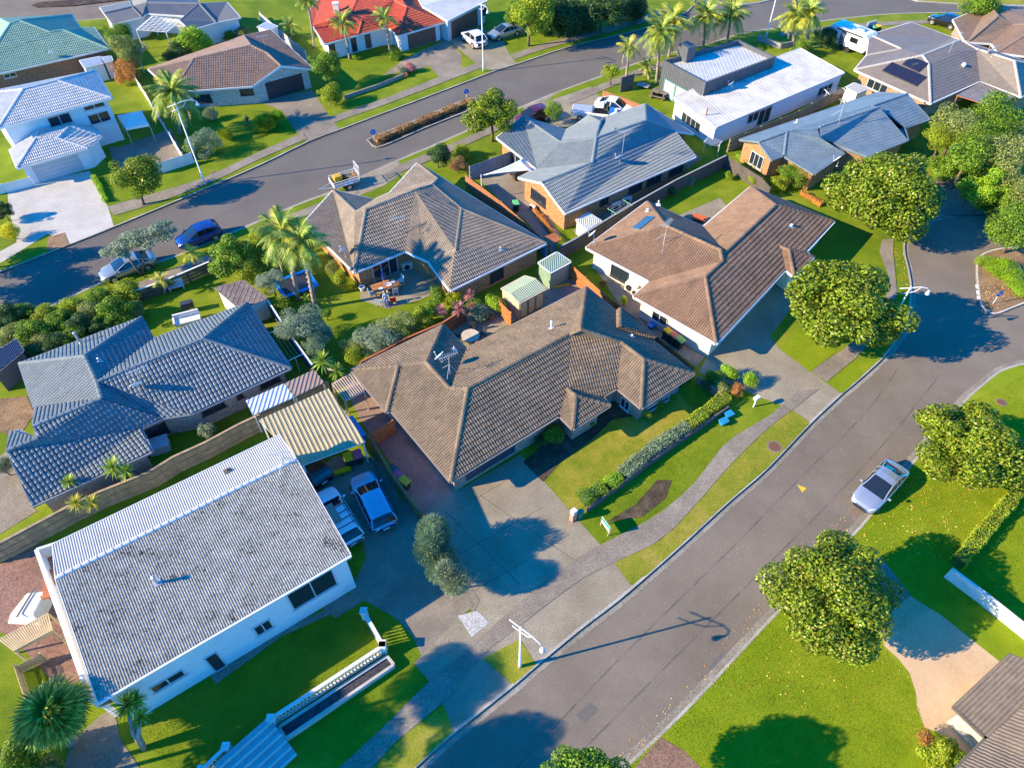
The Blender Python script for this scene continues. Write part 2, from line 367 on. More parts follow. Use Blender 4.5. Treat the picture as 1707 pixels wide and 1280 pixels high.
bays('footpath', [(563, 1281), (651.7, 1199), (722, 1128), (765, 1094), (860, 1010), (940, 945), (1001, 908), (1059, 879), (1094, 859), (1129.6, 831), (1165, 796), (1202.6, 746), (1238, 718), (1280, 695), (1330, 652)],
     [(619, 1281), (676, 1220), (740, 1172), (800, 1097), (860, 1048), (962, 970), (1024, 937), (1102, 899), (1152, 849), (1190, 806), (1228, 763), (1258, 736), (1277, 716), (1321, 683), (1366, 648)], CONC_D, 1.75)
bays('footpath', [(1352, 619), (1368, 606), (1412, 578), (1455, 530), (1481, 485), (1480, 455), (1466, 425), (1470, 400)], [(1378, 637), (1395, 622), (1432, 592), (1474, 540), (1494, 495), (1492, 455), (1488, 413), (1490, 398)], CONC_D, 1.8)
sheet('driveway', [(686, 905), (700, 865), (752, 806), (772, 812), (868, 757), (905, 800), (1001, 908), (940, 950), (868, 1006), (792, 1018), (765, 955)], CONC, 1)
sheet('driveway', [(722, 1128), (765, 1094), (860, 1010), (940, 945), (1001, 908), (1024, 937), (1050, 972), (1055, 977), (966, 1049), (895, 1109), (858, 1049), (804, 1096), (856, 1142), (757, 1221), (738, 1175)], CONC, 1)
sheet('driveway', [(520, 1000), (582, 990), (610, 930), (600, 880), (500, 800), (560, 760), (640, 770), (688, 880), (765, 985), (765, 1030), (820, 1040), (745, 1098), (707, 1102), (688, 1060), (660, 1030), (608, 1000), (560, 1030)], CONC_D, 1)
sheet('driveway', [(1180, 592), (1254, 500), (1330, 440), (1348, 470), (1300, 540), (1283, 560), (1300, 582), (1352, 620), (1380, 640), (1404, 657), (1352, 705), (1321, 683), (1272, 664), (1215, 640), (1165, 620)], CONC, 1)
sheet('driveway', [(12, 308), (50, 306), (150, 285), (155, 300), (176, 338), (180, 345), (190, 378), (116, 408), (80, 390), (5, 436), (-30, 452), (-30, 436), (28, 404), (14, 345)], CONC_L, 1)
sheet('driveway', [(430, 170), (520, 150), (548, 193), (566, 216), (513, 237), (490, 215), (470, 185)], CONC_D, 1)
sheet('driveway', [(672, 100), (745, 65), (770, 92), (768, 118), (732, 128), (715, 110), (690, 118), (640, 125)], CONC_D, 1)
sheet('driveway', [(745, 65), (800, 45), (838, 68), (850, 92), (862, 107), (823, 119), (800, 112), (768, 85)], CONC, 2)
sheet('driveway', [(905, 172), (985, 145), (1010, 175), (1000, 200), (930, 215), (910, 200), (870, 180), (936, 151)], CONC, 2)
sheet('driveway', [(1485, 360), (1566, 355), (1560, 300), (1600, 285), (1660, 340), (1670, 357)], ASPHALT, 1)
sheet('driveway', [(1474, 1076), (1496, 1096), (1516, 1121), (1526, 1151), (1529, 1179), (1541, 1212), (1562, 1219), (1612, 1256), (1640, 1300), (1760, 1200), (1720, 1135), (1665, 1101), (1614, 1061), (1569, 1025), (1517, 993), (1498, 1008), (1455, 1030)], PEACH, 1)
sheet('driveway', [(1440, 1010), (1420, 940), (1470, 930), (1518, 992), (1498, 1009), (1455, 1032)], CONC_D, 2)
sheet('driveway', [(1062, 1274), (1101, 1228), (1140, 1250), (1178, 1290), (1140, 1330), (1020, 1330)], PAVER, 1)
# far footpaths
bays('footpath', [(180, 345), (250, 325), (340, 297), (430, 255), (505, 222)], [(190, 360), (250, 342), (345, 308), (435, 265), (512, 232)], CONC_D, 2.4)
bays('footpath', [(549, 196), (640, 165), (735, 128), (800, 104)], [(558, 205), (645, 174), (742, 137), (808, 112)], CONC_D, 2.4)
bays('footpath', [(852, 92), (905, 74), (990, 52), (1060, 32), (1110, 14)], [(858, 100), (910, 82), (996, 60), (1068, 40), (1122, 20)], CONC_D, 2.4)
bays('footpath', [(945, 166), (985, 148), (1030, 130), (1075, 112), (1140, 95)], [(950, 174), (992, 157), (1035, 139), (1080, 121), (1146, 103)], CONC_D, 2.4)
bays('footpath', [(640, 292), (664, 276), (735, 248), (793, 223), (868, 190)], [(646, 300), (672, 286), (742, 258), (800, 232), (874, 198)], CONC_D, 2.4)
bays('footpath', [(425, 381), (480, 360), (545, 334), (590, 312)], [(432, 391), (487, 370), (552, 343), (598, 322)], CONC_D, 2.4)
sheet('driveway', [(598, 297), (664, 268), (672, 288), (640, 310), (590, 330), (572, 325)], CONC, 2)
bays('footpath', [(205, 482), (250, 464), (300, 444), (350, 424)], [(212, 492), (258, 473), (310, 452), (358, 432)], CONC_D, 2.4)
bays('footpath', [(1300, 55), (1400, 43), (1500, 36), (1600, 33)], [(1300, 62), (1402, 50), (1502, 42), (1602, 39)], CONC_D, 3)

# lawns and beds with their own look
sheet('dry_lawn', [(911, 805), (960, 862), (972, 845), (1010, 815), (1075, 760), (1150, 715), (1162, 690), (1130, 655), (1080, 690), (1000, 700), (960, 740)], GRASS_DRY, 1)
sheet('verge', [(1024, 937), (1102, 899), (1152, 849), (1190, 806), (1228, 763), (1258, 736), (1277, 716), (1321, 683), (1350, 705), (1280, 779), (1228, 823), (1202, 846), (1142, 901), (1079, 957), (1050, 974)], GRASS_DRY, 1)
sheet('verge', [(806, 1096), (857, 1051), (894, 1107), (856, 1140)], GRASS_DRY, 1)
sheet('verge', [(677, 1222), (740, 1174), (755, 1219), (690, 1279), (640, 1325), (580, 1320)], GRASS_DRY, 1)
sheet('verge', [(1378, 638), (1421, 603), (1474, 592), (1428, 634), (1404, 656)], GRASS_LUSH, 1)
sheet('front_lawn', [(1303, 583), (1345, 527), (1400, 560), (1393, 587), (1350, 620)], GRASS_LUSH, 1)
sheet('garden_bed', [(872, 770), (905, 803), (935, 770), (985, 735), (1020, 700), (1075, 690), (1128, 655), (1150, 625), (1075, 640), (1030, 640), (1000, 690), (960, 715), (930, 720)], BARK, 2)
sheet('garden_bed', [(1010, 870), (1060, 840), (1095, 800), (1120, 800), (1110, 830), (1070, 862)], BARK, 1)
PINKC = patchy('pinkish_concrete', ((0.22, 0.15, 0.12), (0.28, 0.20, 0.16), (0.36, 0.27, 0.215)), 0.7, fine=14, bump=0.12)
sheet('side_path', [(595, 622), (575, 645), (600, 700), (650, 770), (690, 850), (700, 868), (752, 806), (660, 700)], PINKC, 2)
sheet('driveway', [(690, 1105), (765, 1030), (800, 1016), (872, 1000), (872, 1062), (800, 1100), (740, 1176), (715, 1135)], CONC, 1)
sheet('driveway', [(660, 800), (690, 905), (790, 1022), (800, 1000), (700, 850)], CONC_D, 1)
sheet('patio', [(740, 545), (777, 580), (850, 540), (900, 512), (860, 495), (800, 510)], CONC, 1)
sheet('patio', [(600, 478), (640, 462), (690, 440), (745, 480), (700, 500), (645, 515), (600, 500)], CONC, 1)
sheet('yard', [(1010, 420), (1040, 455), (1080, 490), (1075, 520), (1180, 590), (1160, 612), (1040, 520), (1000, 460), (985, 440)], CONC_D, 1)
sheet('patio', [(1130, 360), (1200, 330), (1212, 345), (1190, 390), (1160, 375)], CONC, 1)
sheet('yard', [(790, 290), (850, 255), (870, 275), (905, 345), (940, 400), (910, 410), (880, 372), (830, 330)], CONC_D, 1)
sheet('yard', [(955, 385), (1000, 340), (1150, 250), (1170, 265), (1010, 375), (970, 400)], CONC_D, 1)
sheet('parking_court', [(-60, 800), (30, 740), (56, 845), (62, 852), (0, 890), (-60, 910)], CONC_D, 1)
sheet('deck', [(-40, 960), (70, 905), (140, 1130), (100, 1150), (20, 1060), (-40, 1040)], PAVER, 1)
sheet('garden_path', [(120, 1235), (170, 1190), (190, 1180), (200, 1230), (240, 1290), (100, 1300)], CONC_D, 1)
sheet('yard', [(340, 1110), (560, 1008), (585, 990), (600, 1002), (470, 1060), (360, 1140)], CONC_D, 2)
sheet('courtyard', [(180, 245), (200, 246), (285, 215), (310, 262), (250, 275), (195, 285)], CONC_D, 1)
sheet('side_strip', [(660, 790), (690, 850), (720, 880), (790, 1010), (765, 1030), (700, 900)], CONC_D, 3)
sheet('white_pebble_bed', [(763, 1026), (796, 1018), (816, 1038), (786, 1062)], PEBBLE, 4)
sheet('bare_verge', [(80, 396), (108, 388), (116, 408), (78, 420)], SOIL, 1)
sheet('bare_garden', [(0, 665), (45, 660), (58, 690), (30, 730), (0, 720)], SOIL, 1)
sheet('back_garden', [(905, 480), (950, 455), (975, 480), (900, 525)], CONC_D, 1)
for a_, b_ in (((712, 880), (862, 790)), ((745, 935), (905, 845)), ((790, 985), (950, 890)), ((800, 825), (960, 935)), ((740, 850), (868, 975))):
    strip('expansion_joint', [a_, b_], -0.012, 0.012, BARK, 0.004, 0.0065)
TAR = patchy('tar_seam', ((0.10, 0.085, 0.075), (0.135, 0.115, 0.10), (0.165, 0.14, 0.12)), 1.0, fine=20, bump=0.1)
for ln in ([(850, 1290), (1000, 1130), (1120, 1010), (1215, 917), (1330, 800), (1440, 690), (1500, 610)], [(930, 1290), (1050, 1170), (1190, 1030), (1260, 960), (1380, 840), (1490, 720), (1570, 620)], [(-40, 512), (100, 462), (300, 385), (480, 310), (640, 250)]):
    P_ = [G(tuple(p)) for p in spline(ln, 8)]; mb = MB(); z_ = -0.1215
    for k, (p, q_) in enumerate(zip(P_, P_[1:])):
        d = (q_ - p).normalized(); l = Vector((-d.y, d.x, 0)) * (0.03 + 0.02 * math.sin(k * 1.7)); mb.poly([Vector((v.x, v.y, z_)) for v in (p - l, q_ - l, q_ + l, p + l)])
    mb.build('tar_seam', TAR)['kind'] = 'structure'
for pts in ([(1180, 1110), (1205, 1085), (1222, 1098), (1196, 1124)], [(960, 1190), (985, 1168), (1000, 1182), (974, 1204)]): 
    slab('asphalt_patch', pts, ASPHALT_D, -0.1222, 0)

# ------------------------------------------------------------------ house builder
WHITE = mat('white_paint', (0.78, 0.77, 0.74), 0.5, 0.04, 1.5)
ALU = mat('aluminium_frame', (0.62, 0.64, 0.66), 0.4, 0.04, 2, metal=0.2)
DARKFRAME = mat('dark_frame', (0.05, 0.05, 0.055), 0.4, 0.05, 2)
GALV = mat('galvanised_metal', (0.55, 0.57, 0.58), 0.38, 0.08, 3, metal=0.5)
GLASS = glassmat()
CURTAIN = mat('curtain', (0.45, 0.47, 0.48), 0.8, 0.1, 6)

STYLES = {   # tile width, course length, roll height, course step, profile
    'tile': (0.19, 0.36, 0.040, 0.042, ((0, .25, .6, .8, 1), (0, 1, 1, 0, 0))),
    'widetile': (0.27, 0.37, 0.048, 0.045, ((0, .2, .6, .8, 1), (0, 1, 1, 0, 0))),
    'shake': (0.62, 0.36, 0.018, 0.030, ((0, .25, .5, .75, 1), (0.1, 1, .2, 1, 0.1))),
    'flat': (0.40, 0.36, 0.008, 0.018, ((0, .1, .9, 1), (0, 1, 1, 0))),
    'fine': (0.13, 999., 0.034, 0.0, ((0, .3, .5, .8, 1), (0, 0, 1, 1, 0))),
    'rib': (0.18, 999., 0.042, 0.0, ((0, .3, .5, .8, 1), (0, 0, 1, 1, 0))),
    'wide': (0.30, 999., 0.040, 0.0, ((0, .42, .55, .8, 1), (0, 0, 1, 1, 0))),
    'low': (0.42, 999., 0.022, 0.0, ((0, .8, .87, .93, 1), (0, 0, 1, 1, 0))),
}
def newell(P):
    n = Vector((0, 0, 0))
    for i in range(len(P)):
        a, b = P[i], P[(i + 1) % len(P)]
        n += Vector(((a.y - b.y) * (a.z + b.z), (a.z - b.z) * (a.x + b.x), (a.x - b.x) * (a.y + b.y)))
    return n.normalized()
def clip(poly, cv):
    out = poly
    for i in range(len(cv)):
        ax, ay = cv[i]; bx, by = cv[(i + 1) % len(cv)]; inp = out; out = []
        if not inp: break
        def sd(p): return (bx - ax) * (p[1] - ay) - (by - ay) * (p[0] - ax)
        for j in range(len(inp)):
            p, q_ = inp[j], inp[(j + 1) % len(inp)]; sp, sq = sd(p), sd(q_)
            if sp >= 0: out.append(p)
            if sp * sq < 0:
                t = sp / (sp - sq); out.append((p[0] + (q_[0] - p[0]) * t, p[1] + (q_[1] - p[1]) * t))
    return out
def cover(P, style, acc, phase=0.0, up=None, org=None):
    """lays the roofing of one roof face (a planar polygon) into acc = [verts, faces]"""
    tw, tl, amp, step, (fr, hh) = STYLES[style]
    n = newell(P)
    if n.z < 0: P = P[::-1]; n = newell(P)
    h = Vector((n.x, n.y, 0))
    if h.length < 1e-3: v = Vector((0, 1, 0))
    else: v = (Vector((-n.x, -n.y, 0)) * n.z + Vector((0, 0, h.length_squared))).normalized()
    if up is not None:                      # keep the courses of a twisted face running one way
        v = (up - n * up.dot(n)).normalized()
    u = v.cross(n).normalized()
    o = org if org is not None else min(P, key=lambda p: p.z)
    if up is None and len(P) > 3:
        cc = sum(P, Vector()) / len(P)
        if max(abs((p - cc).dot(n)) for p in P) > 0.05:
            for t in tessellate_polygon([P]): cover([P[i] for i in t], style, acc, phase, v, o)
            return
    Q = [((p - o).dot(u), (p - o).dot(v)) for p in P]
    cen = sum(P, Vector()) / len(P); off = (cen - o).dot(n)
    def convex(Q):
        return all((Q[(i + 1) % len(Q)][0] - Q[i][0]) * (Q[(i + 2) % len(Q)][1] - Q[(i + 1) % len(Q)][1]) - (Q[(i + 1) % len(Q)][1] - Q[i][1]) * (Q[(i + 2) % len(Q)][0] - Q[(i + 1) % len(Q)][0]) >= -1e-4 for i in range(len(Q)))
    pieces = [Q] if convex(Q) else [[Q[i] for i in t] for t in tessellate_polygon([[Vector((a, b, 0)) for a, b in Q]])]
    fr = np.array(fr); hp = np.array(hh) * amp
    V, Fc = acc
    for C in pieces:
        ar = sum(C[i][0] * C[(i + 1) % len(C)][1] - C[(i + 1) % len(C)][0] * C[i][1] for i in range(len(C)))
        if ar < 0: C = C[::-1]
        us = [c[0] for c in C]; vs = [c[1] for c in C]; L_ = tl if tl < 100 else (max(vs) - min(vs) + 0.01)
        r0 = math.floor(min(vs) / L_) if tl < 100 else 0; v_base = 0 if tl < 100 else min(vs)
        r1 = math.ceil(max(vs) / L_) if tl < 100 else 1
        c0 = math.floor(min(us) / tw); c1 = math.ceil(max(us) / tw)
        rows, cols = np.meshgrid(np.arange(r0, r1), np.arange(c0, c1), indexing='ij'); rows = rows.ravel(); cols = cols.ravel()
        U0 = cols * tw; V0 = v_base + rows * L_
        ins = np.ones(len(rows), bool); outs = np.zeros(len(rows), bool)
        for i in range(len(C)):
            ax, ay = C[i]; bx, by = C[(i + 1) % len(C)]
            d = np.stack([(bx - ax) * (y - ay) - (by - ay) * (x - ax) for x in (U0, U0 + tw) for y in (V0, V0 + L_)])
            ins &= (d >= -1e-6).all(0); outs |= (d < 0).all(0)
        jit = ((np.sin(rows * 12.9898 + cols * 78.233 + phase) * 43758.5453) % 1.0 - 0.5) * 0.012 if step else np.zeros(len(rows))
        k = len(fr)
        I = np.where(ins)[0]
        if len(I):
            uu = U0[I, None] + fr * tw
            def pts(vv, zz_):
                return (np.array(o)[None, None] + uu[..., None] * np.array(u) + vv[:, None, None] * np.array(v) + (off + zz_)[..., None] * np.array(n))
            zt = hp[None] + np.zeros((len(I), 1)); zb = hp[None] + step + jit[I, None]
            A = pts(V0[I] + L_, zt); B = pts(V0[I], zb)
            blocks = [B, A] + ([pts(V0[I], hp[None] - 0.004 + np.zeros((len(I), 1)))] if step else [])
            X = np.concatenate(blocks, 1).reshape(-1, 3); nb = len(blocks) * k; base = len(V)
            V.extend(map(tuple, X))
            st = base + np.arange(len(I)) * nb
            for j in range(k - 1):
                Fc.extend(map(list, np.stack([st + j, st + j + 1, st + k + j + 1, st + k + j], 1)))
                if step: Fc.extend(map(list, np.stack([st + 2 * k + j, st + 2 * k + j + 1, st + j + 1, st + j], 1)))
        for i in np.where(~ins & ~outs)[0]:
            for j in range(k - 1):
                a, b = U0[i] + fr[j] * tw, U0[i] + fr[j + 1] * tw
                pl = clip([(a, V0[i]), (b, V0[i]), (b, V0[i] + L_), (a, V0[i] + L_)], C)
                if len(pl) < 3: continue
                base = len(V)
                for (x, y) in pl:
                    z = off + np.interp((x - U0[i]) / tw, fr, hp) + step * (1 - (y - V0[i]) / L_)
                    V.append(tuple(o + u * x + v * y + n * z))
                Fc.append(list(range(base, base + len(pl))))
                if step:
                    e = [p for p in pl if abs(p[1] - V0[i]) < 1e-6]
                    if len(e) == 2:
                        e.sort(); base = len(V)
                        for (x, y), dz in ((e[0], 0), (e[1], 0), (e[1], 1), (e[0], 1)):
                            z = off + np.interp((x - U0[i]) / tw, fr, hp) - 0.004 + (step + 0.004) * dz
                            V.append(tuple(o + u * x + v * y + n * z))
                        Fc.append([base, base + 1, base + 2, base + 3])
def offset_ring(P, d):
    """inset a closed plan outline by d"""
    ar = sum(P[i].x * P[(i + 1) % len(P)].y - P[(i + 1) % len(P)].x * P[i].y for i in range(len(P)))
    s = 1 if ar > 0 else -1; out = []
    for i in range(len(P)):
        a, b, c = P[i - 1], P[i], P[(i + 1) % len(P)]
        d1 = Vector((b.x - a.x, b.y - a.y)); d2 = Vector((c.x - b.x, c.y - b.y))
        if d1.length < 1e-4 or d2.length < 1e-4: out.append(b.copy()); continue
        d1.normalize(); d2.normalize()
        n1 = Vector((-d1.y, d1.x)) * s; n2 = Vector((-d2.y, d2.x)) * s
        k = n1 + n2; den = 1 + n1.dot(n2)
        if den < 0.15: k = n1 * d
        else: k = k * (d / den)
        if k.length > d * 2.2: k = k * (d * 2.2 / k.length)
        out.append(Vector((b.x + k.x, b.y + k.y, b.z)))
    return out
class House: pass
def house(name, label, Vx, Fx, outline, ze=2.3, pitch=24, over=0.55, roof=None, walls=None, style='tile', cap=True, trim=None, cat='house', fx_style=None, drop=0.2, group=None, capmat=None, fmat=None):
    h = House(); W = {}
    for k, p in Vx.items():
        if len(p) == 2: W[k] = G(p, ze)
        elif not isinstance(p[2], str): W[k] = G(p, p[2])
    for k, p in Vx.items():
        if k in W: continue
        ln = p[2][0] == '|'; kk = p[2].strip('|')
        a, b = W[kk[0]], W[kk[1]]; e = Vector((b.x - a.x, b.y - a.y, 0)).normalized(); i = Vector((-e.y, e.x, 0))
        if ln:
            r = ray(p); C = Vector((0, 0, H)); W[k] = C + r * ((a - C).dot(i) / r.dot(i)); print('APEX', name, k, round(W[k].z, 2)) if not ze + 0.3 < W[k].z < ze + 3 else None; continue
        if (G(p, a.z + 1.0) - a).dot(i) < 0: i = -i
        tp = math.tan(R(p[3] if len(p) > 3 else pitch)); r = ray(p); C = Vector((0, 0, H))
        t = ((C - a).dot(i) * tp - (C.z - a.z)) / (r.z - r.dot(i) * tp)
        W[k] = C + r * t
        if W[k].z < ze or W[k].z > ze + 5: print('ROOF?', name, k, round(W[k].z, 2)); W[k] = G(p, max(ze + 0.3, min(W[k].z, ze + 2.5)))
    h.W = W; h.ze = ze; h.name = name; h.faces = [[W[k] for k in f] for f in Fx]
    O = [W[k] for k in outline]
    cen = sum(O, Vector()) / len(O)
    root = thing(name, label, cat, (cen.x, cen.y, 0), group=group); h.root = root
    def loc(p): return p - Vector((cen.x, cen.y, 0))
    h.cen = Vector((cen.x, cen.y, 0))
    # roof deck with fascia and soffit
    faces = [[W[k] for k in f] for f in Fx]
    mb = MB()
    for P in faces:
        if newell(P).z < 0: P = P[::-1]
        for t in tessellate_polygon([P]): mb.poly([loc(P[i]) - Vector((0, 0, 0.05)) for i in t])
    trim = trim or WHITE
    ro = mb.build('roof', roof, root)
    ring = offset_ring(O, over); h.ring = ring
    fb = MB(); sb = MB(); dn = Vector((0, 0, drop))
    for i in range(len(O)):
        a, b = O[i], O[(i + 1) % len(O)]; wa, wb = ring[i], ring[(i + 1) % len(O)]
        out = Vector(((b - a).y, -(b - a).x, 0))
        if out.length < 1e-4: continue
        out.normalize()
        if (wa - a).dot(out) > 0: out = -out
        if over > 0.05: sb.poly([loc(a - dn), loc(b - dn), loc(wb - dn), loc(wa - dn)])
        if max(a.z, b.z) < ze + 0.05:                  # gutter
            fb.hexa([loc(a - dn), loc(b - dn), loc(b - dn + out * 0.1), loc(a - dn + out * 0.1)], [loc(a), loc(b), loc(b + out * 0.13), loc(a + out * 0.13)])
        else:                                          # barge board
            up = Vector((0, 0, 0.04)); fb.hexa([loc(a - dn), loc(b - dn), loc(b - dn + out * 0.04), loc(a - dn + out * 0.04)], [loc(a + up), loc(b + up), loc(b + up + out * 0.04), loc(a + up + out * 0.04)])
    if fb.v: fb.build('gutter', trim, root)
    if sb.v: sb.build('soffit', trim, root)
    for mk in ([None] if not fmat else [None, 1]):
        acc = [[], []]
        for fi, P in enumerate(faces):
            if (fmat is not None and fi in fmat[0]) == (mk is not None): cover([loc(p) for p in P], style, acc, len(name))
        me = bpy.data.meshes.new('roof_covering'); me.from_pydata(acc[0], [], acc[1]); me.update()
        link('roof_covering', me, fmat[1] if mk else roof, ro, 'stuff')
    if cap:
        ed = {}
        for fi, f in enumerate(Fx):
            for i in range(len(f)): ed.setdefault(frozenset((f[i], f[(i + 1) % len(f)])), []).append(fi)
        cb = MB()
        for e, fs in ed.items():
            if len(fs) != 2 or len(e) != 2: continue
            a, b = [loc(W[k]) for k in e]
            n1, n2 = newell(faces[fs[0]]), newell(faces[fs[1]])
            n1 = n1 if n1.z > 0 else -n1; n2 = n2 if n2.z > 0 else -n2
            c1 = sum(faces[fs[0]], Vector()) / len(faces[fs[0]]); mid = (W[list(e)[0]] + W[list(e)[1]]) / 2
            if n1.dot(n2) > 0.995: continue
            if (c1 - mid).normalized().dot(n2) > 0.02: continue      # valley
            L_ = (b - a).length; n = max(1, int(L_ / 0.42)); d = (b - a) / n
            up = (n1 + n2).normalized(); side = d.cross(up).normalized()
            for k in range(n):
                s = a + d * k - d * 0.04; t = a + d * (k + 1)
                pr = [(-0.17, -0.03), (-0.11, 0.07), (0, 0.105), (0.11, 0.07), (0.17, -0.03)]
                A = [s + side * x * 1.0 + up * (y + 0.028) for x, y in pr]; B = [t + side * x * 0.9 + up * y for x, y in pr]
                cb.mesh(A + B, [(i, i + 1, i + 6, i + 5) for i in range(4)] + [(4, 3, 2, 1, 0), (5, 6, 7, 8, 9)])
        if cb.v: cb.build('ridge_capping', capmat or roof, ro, kind='stuff')
    # walls with real-size UVs
    wb_ = MB(); uv = []; run = 0
    for i in range(len(ring)):
        a, b = ring[i], ring[(i + 1) % len(ring)]; L_ = math.hypot(b.x - a.x, b.y - a.y)
        za, zb = O[i].z - drop + 0.02, O[(i + 1) % len(O)].z - drop + 0.02
        P = [Vector((a.x, a.y, -0.05)), Vector((b.x, b.y, -0.05)), Vector((b.x, b.y, zb)), Vector((a.x, a.y, za))]
        wb_.poly([loc(p) for p in P]); uv += [(run, -0.05), (run + L_, -0.05), (run + L_, zb), (run, za)]; run += L_
    wb_.uv = uv; wb_.build('wall', walls, root)
    return h
def wall_hit(h, p):
    r = ray(p); best = None; C = Vector((0, 0, H)); n = len(h.ring)
    for i in range(n):
        a, b = h.ring[i], h.ring[(i + 1) % n]; e = Vector((b.x - a.x, b.y - a.y, 0)); L_ = e.length
        if L_ < 0.3: continue
        e /= L_; nn = Vector((e.y, -e.x, 0))
        if abs(r.dot(nn)) < 1e-6: continue
        t = (a - C).dot(nn) / r.dot(nn)
        if t <= 0: continue
        q_ = C + r * t; s = (q_ - a).dot(e)
        err = max(0, -s, s - L_) + max(0, -q_.z, q_.z - h.ze - 1.5) + (0 if nn.y * 1 < 9 else 0)
        key = (round(err, 2), t)
        if best is None or key < best[0]: best = (key, i)
    return best[1], best[0][0]
def window(h, p1, p2, frame=None, panes=2, kind='window', pane=None, hz=None):
    i, err = wall_hit(h, ((p1[0] + p2[0]) / 2, (p1[1] + p2[1]) / 2))
    n = len(h.ring); a, b = h.ring[i], h.ring[(i + 1) % n]; e = Vector((b.x - a.x, b.y - a.y, 0)); L_ = e.length; e /= L_
    nn = Vector((e.y, -e.x, 0)); C = Vector((0, 0, H))
    if (C - a).dot(nn) < 0: nn = -nn
    us = []; zs = []
    for p in (p1, p2):
        r = ray(p); q_ = C + r * ((a - C).dot(nn) / r.dot(nn)); us.append((q_ - a).dot(e)); zs.append(q_.z)
    u0, u1 = sorted(us); z0, z1 = sorted(zs)
    if err > 0.25: print('WIN?', h.name, p1, round(err, 2))
    lo, hi = 0.08, L_ - 0.08
    p_, q2 = h.ring[i - 1], h.ring[(i + 2) % n]
    if abs((p_ - a).dot(nn)) < 0.35 and (p_ - a).dot(e) < 0: lo += (p_ - a).dot(e)
    if abs((q2 - a).dot(nn)) < 0.35 and (q2 - a).dot(e) > L_: hi += (q2 - a).dot(e) - L_
    u0 = max(u0, lo); u1 = min(u1, hi); z0 = max(z0, 0.03); z1 = min(z1, h.ze - 0.26)
    if hz: z0, z1 = hz
    if kind == 'window': 
        if z1 - z0 < 0.5: z0 = max(0.1, z1 - 1.1)
    if u1 - u0 < 0.3: print('WIN narrow', h.name, p1, u0, u1); u1 = u0 + 0.8
    def pt(u, z, d): return a + e * u + nn * d + Vector((0, 0, z - a.z)) - h.cen
    def bx(mb, ua, ub, za, zb, d0, d1):
        P = [pt(ua, za, d0), pt(ub, za, d0), pt(ub, za, d1), pt(ua, za, d1)]; Q = [p + Vector((0, 0, zb - za)) for p in P]; mb.hexa(P, Q)
    fm = frame or ALU; w_ = 0.07
    if kind == 'garage_door':
        d = MB(); k = 5; hgt = (z1 - z0) / k
        base = MB(); bx(base, u0, u1, z0, z1, 0.004, 0.02); o = base.build('garage_door', pane or frame, h.root)
        for j in range(k):
            m_ = MB(); bx(m_, u0 + 0.01, u1 - 0.01, z0 + j * hgt + 0.012, z0 + (j + 1) * hgt - 0.012, 0.021, 0.045); m_.build('door_panel', pane or frame, o)
        return o
    f = MB(); bx(f, u0, u1, z0, z0 + w_, 0.003, 0.08); bx(f, u0, u1, z1 - w_, z1, 0.003, 0.08)
    for j in range(panes + 1):
        c = u0 + (u1 - u0 - w_) * j / panes; bx(f, c, c + w_, z0 + w_ + 0.002, z1 - w_ - 0.002, 0.003, 0.075)
    if kind == 'window': bx(f, u0 - 0.06, u1 + 0.06, z0 - 0.06, z0 - 0.002, 0.003, 0.12)
    o = f.build(kind, fm, h.root)
    for j in range(panes):
        c0 = u0 + (u1 - u0 - w_) * j / panes + w_; c1 = u0 + (u1 - u0 - w_) * (j + 1) / panes
        g = MB(); bx(g, c0 + 0.002, c1 - 0.002, z0 + w_ + 0.003, z1 - w_ - 0.003, 0.004, 0.03); g.build('pane', pane or GLASS, o)
    return o
def downpipe(h, i, m=None, off=0.12):
    a = h.ring[i]; b = h.ring[(i + 1) % len(h.ring)]; e = Vector((b.x - a.x, b.y - a.y, 0)).normalized(); nn = Vector((e.y, -e.x, 0))
    o = h.W and None
    c = sum(h.ring, Vector()) / len(h.ring)
    if (a - c).dot(nn) < 0: nn = -nn
    p = a + e * off + nn * 0.06 - h.cen
    mb = MB(); mb.tube([(p.x, p.y, 0.02), (p.x, p.y, h.ze - 0.22)], 0.045, 6); mb.build('downpipe', m or WHITE, h.root)

# ------------------------------------------------------------------ the houses
T_BROWN = mat('brown_tile', (0.20, 0.143, 0.090), 0.8, 0.13, 0.7, island=0.16, col2=(0.145, 0.105, 0.068))
T_TAN = mat('tan_tile', (0.235, 0.140, 0.083), 0.75, 0.11, 0.7, island=0.13)
T_BEIGE = mat('beige_tile', (0.25, 0.20, 0.148), 0.75, 0.10, 0.7, island=0.12)
T_SLATE = mat('blue_grey_tile', (0.15, 0.178, 0.19), 0.6, 0.08, 1.2, island=0.10)
T_BLUE = mat('grey_blue_tile', (0.185, 0.215, 0.222), 0.55, 0.06, 1.0, island=0.08)
T_WHITE = mat('white_tile', (0.52, 0.51, 0.49), 0.6, 0.06, 1.2, island=0.08)
T_GREEN = mat('green_tile', (0.21, 0.35, 0.26), 0.6, 0.06, 1.0, island=0.08)
T_RED = mat('red_tile', (0.52, 0.085, 0.035), 0.6, 0.07, 1.0, island=0.10)
T_DBROWN = mat('dark_brown_tile', (0.235, 0.155, 0.115), 0.7, 0.08, 1.0, island=0.10)
M_BLUE = mat('blue_metal_roof', (0.17, 0.225, 0.26), 0.5, 0.07, 0.8, col2=(0.135, 0.18, 0.21))
M_BROWNGREY = mat('brown_grey_roof', (0.20, 0.165, 0.135), 0.6, 0.05, 0.8, island=0.06)
M_RUST = mat('rust_brown_roof', (0.235, 0.155, 0.10), 0.7, 0.07, 0.8, island=0.08)
M_GREY = mat('grey_metal_roof', (0.16, 0.165, 0.175), 0.55, 0.06, 0.8)
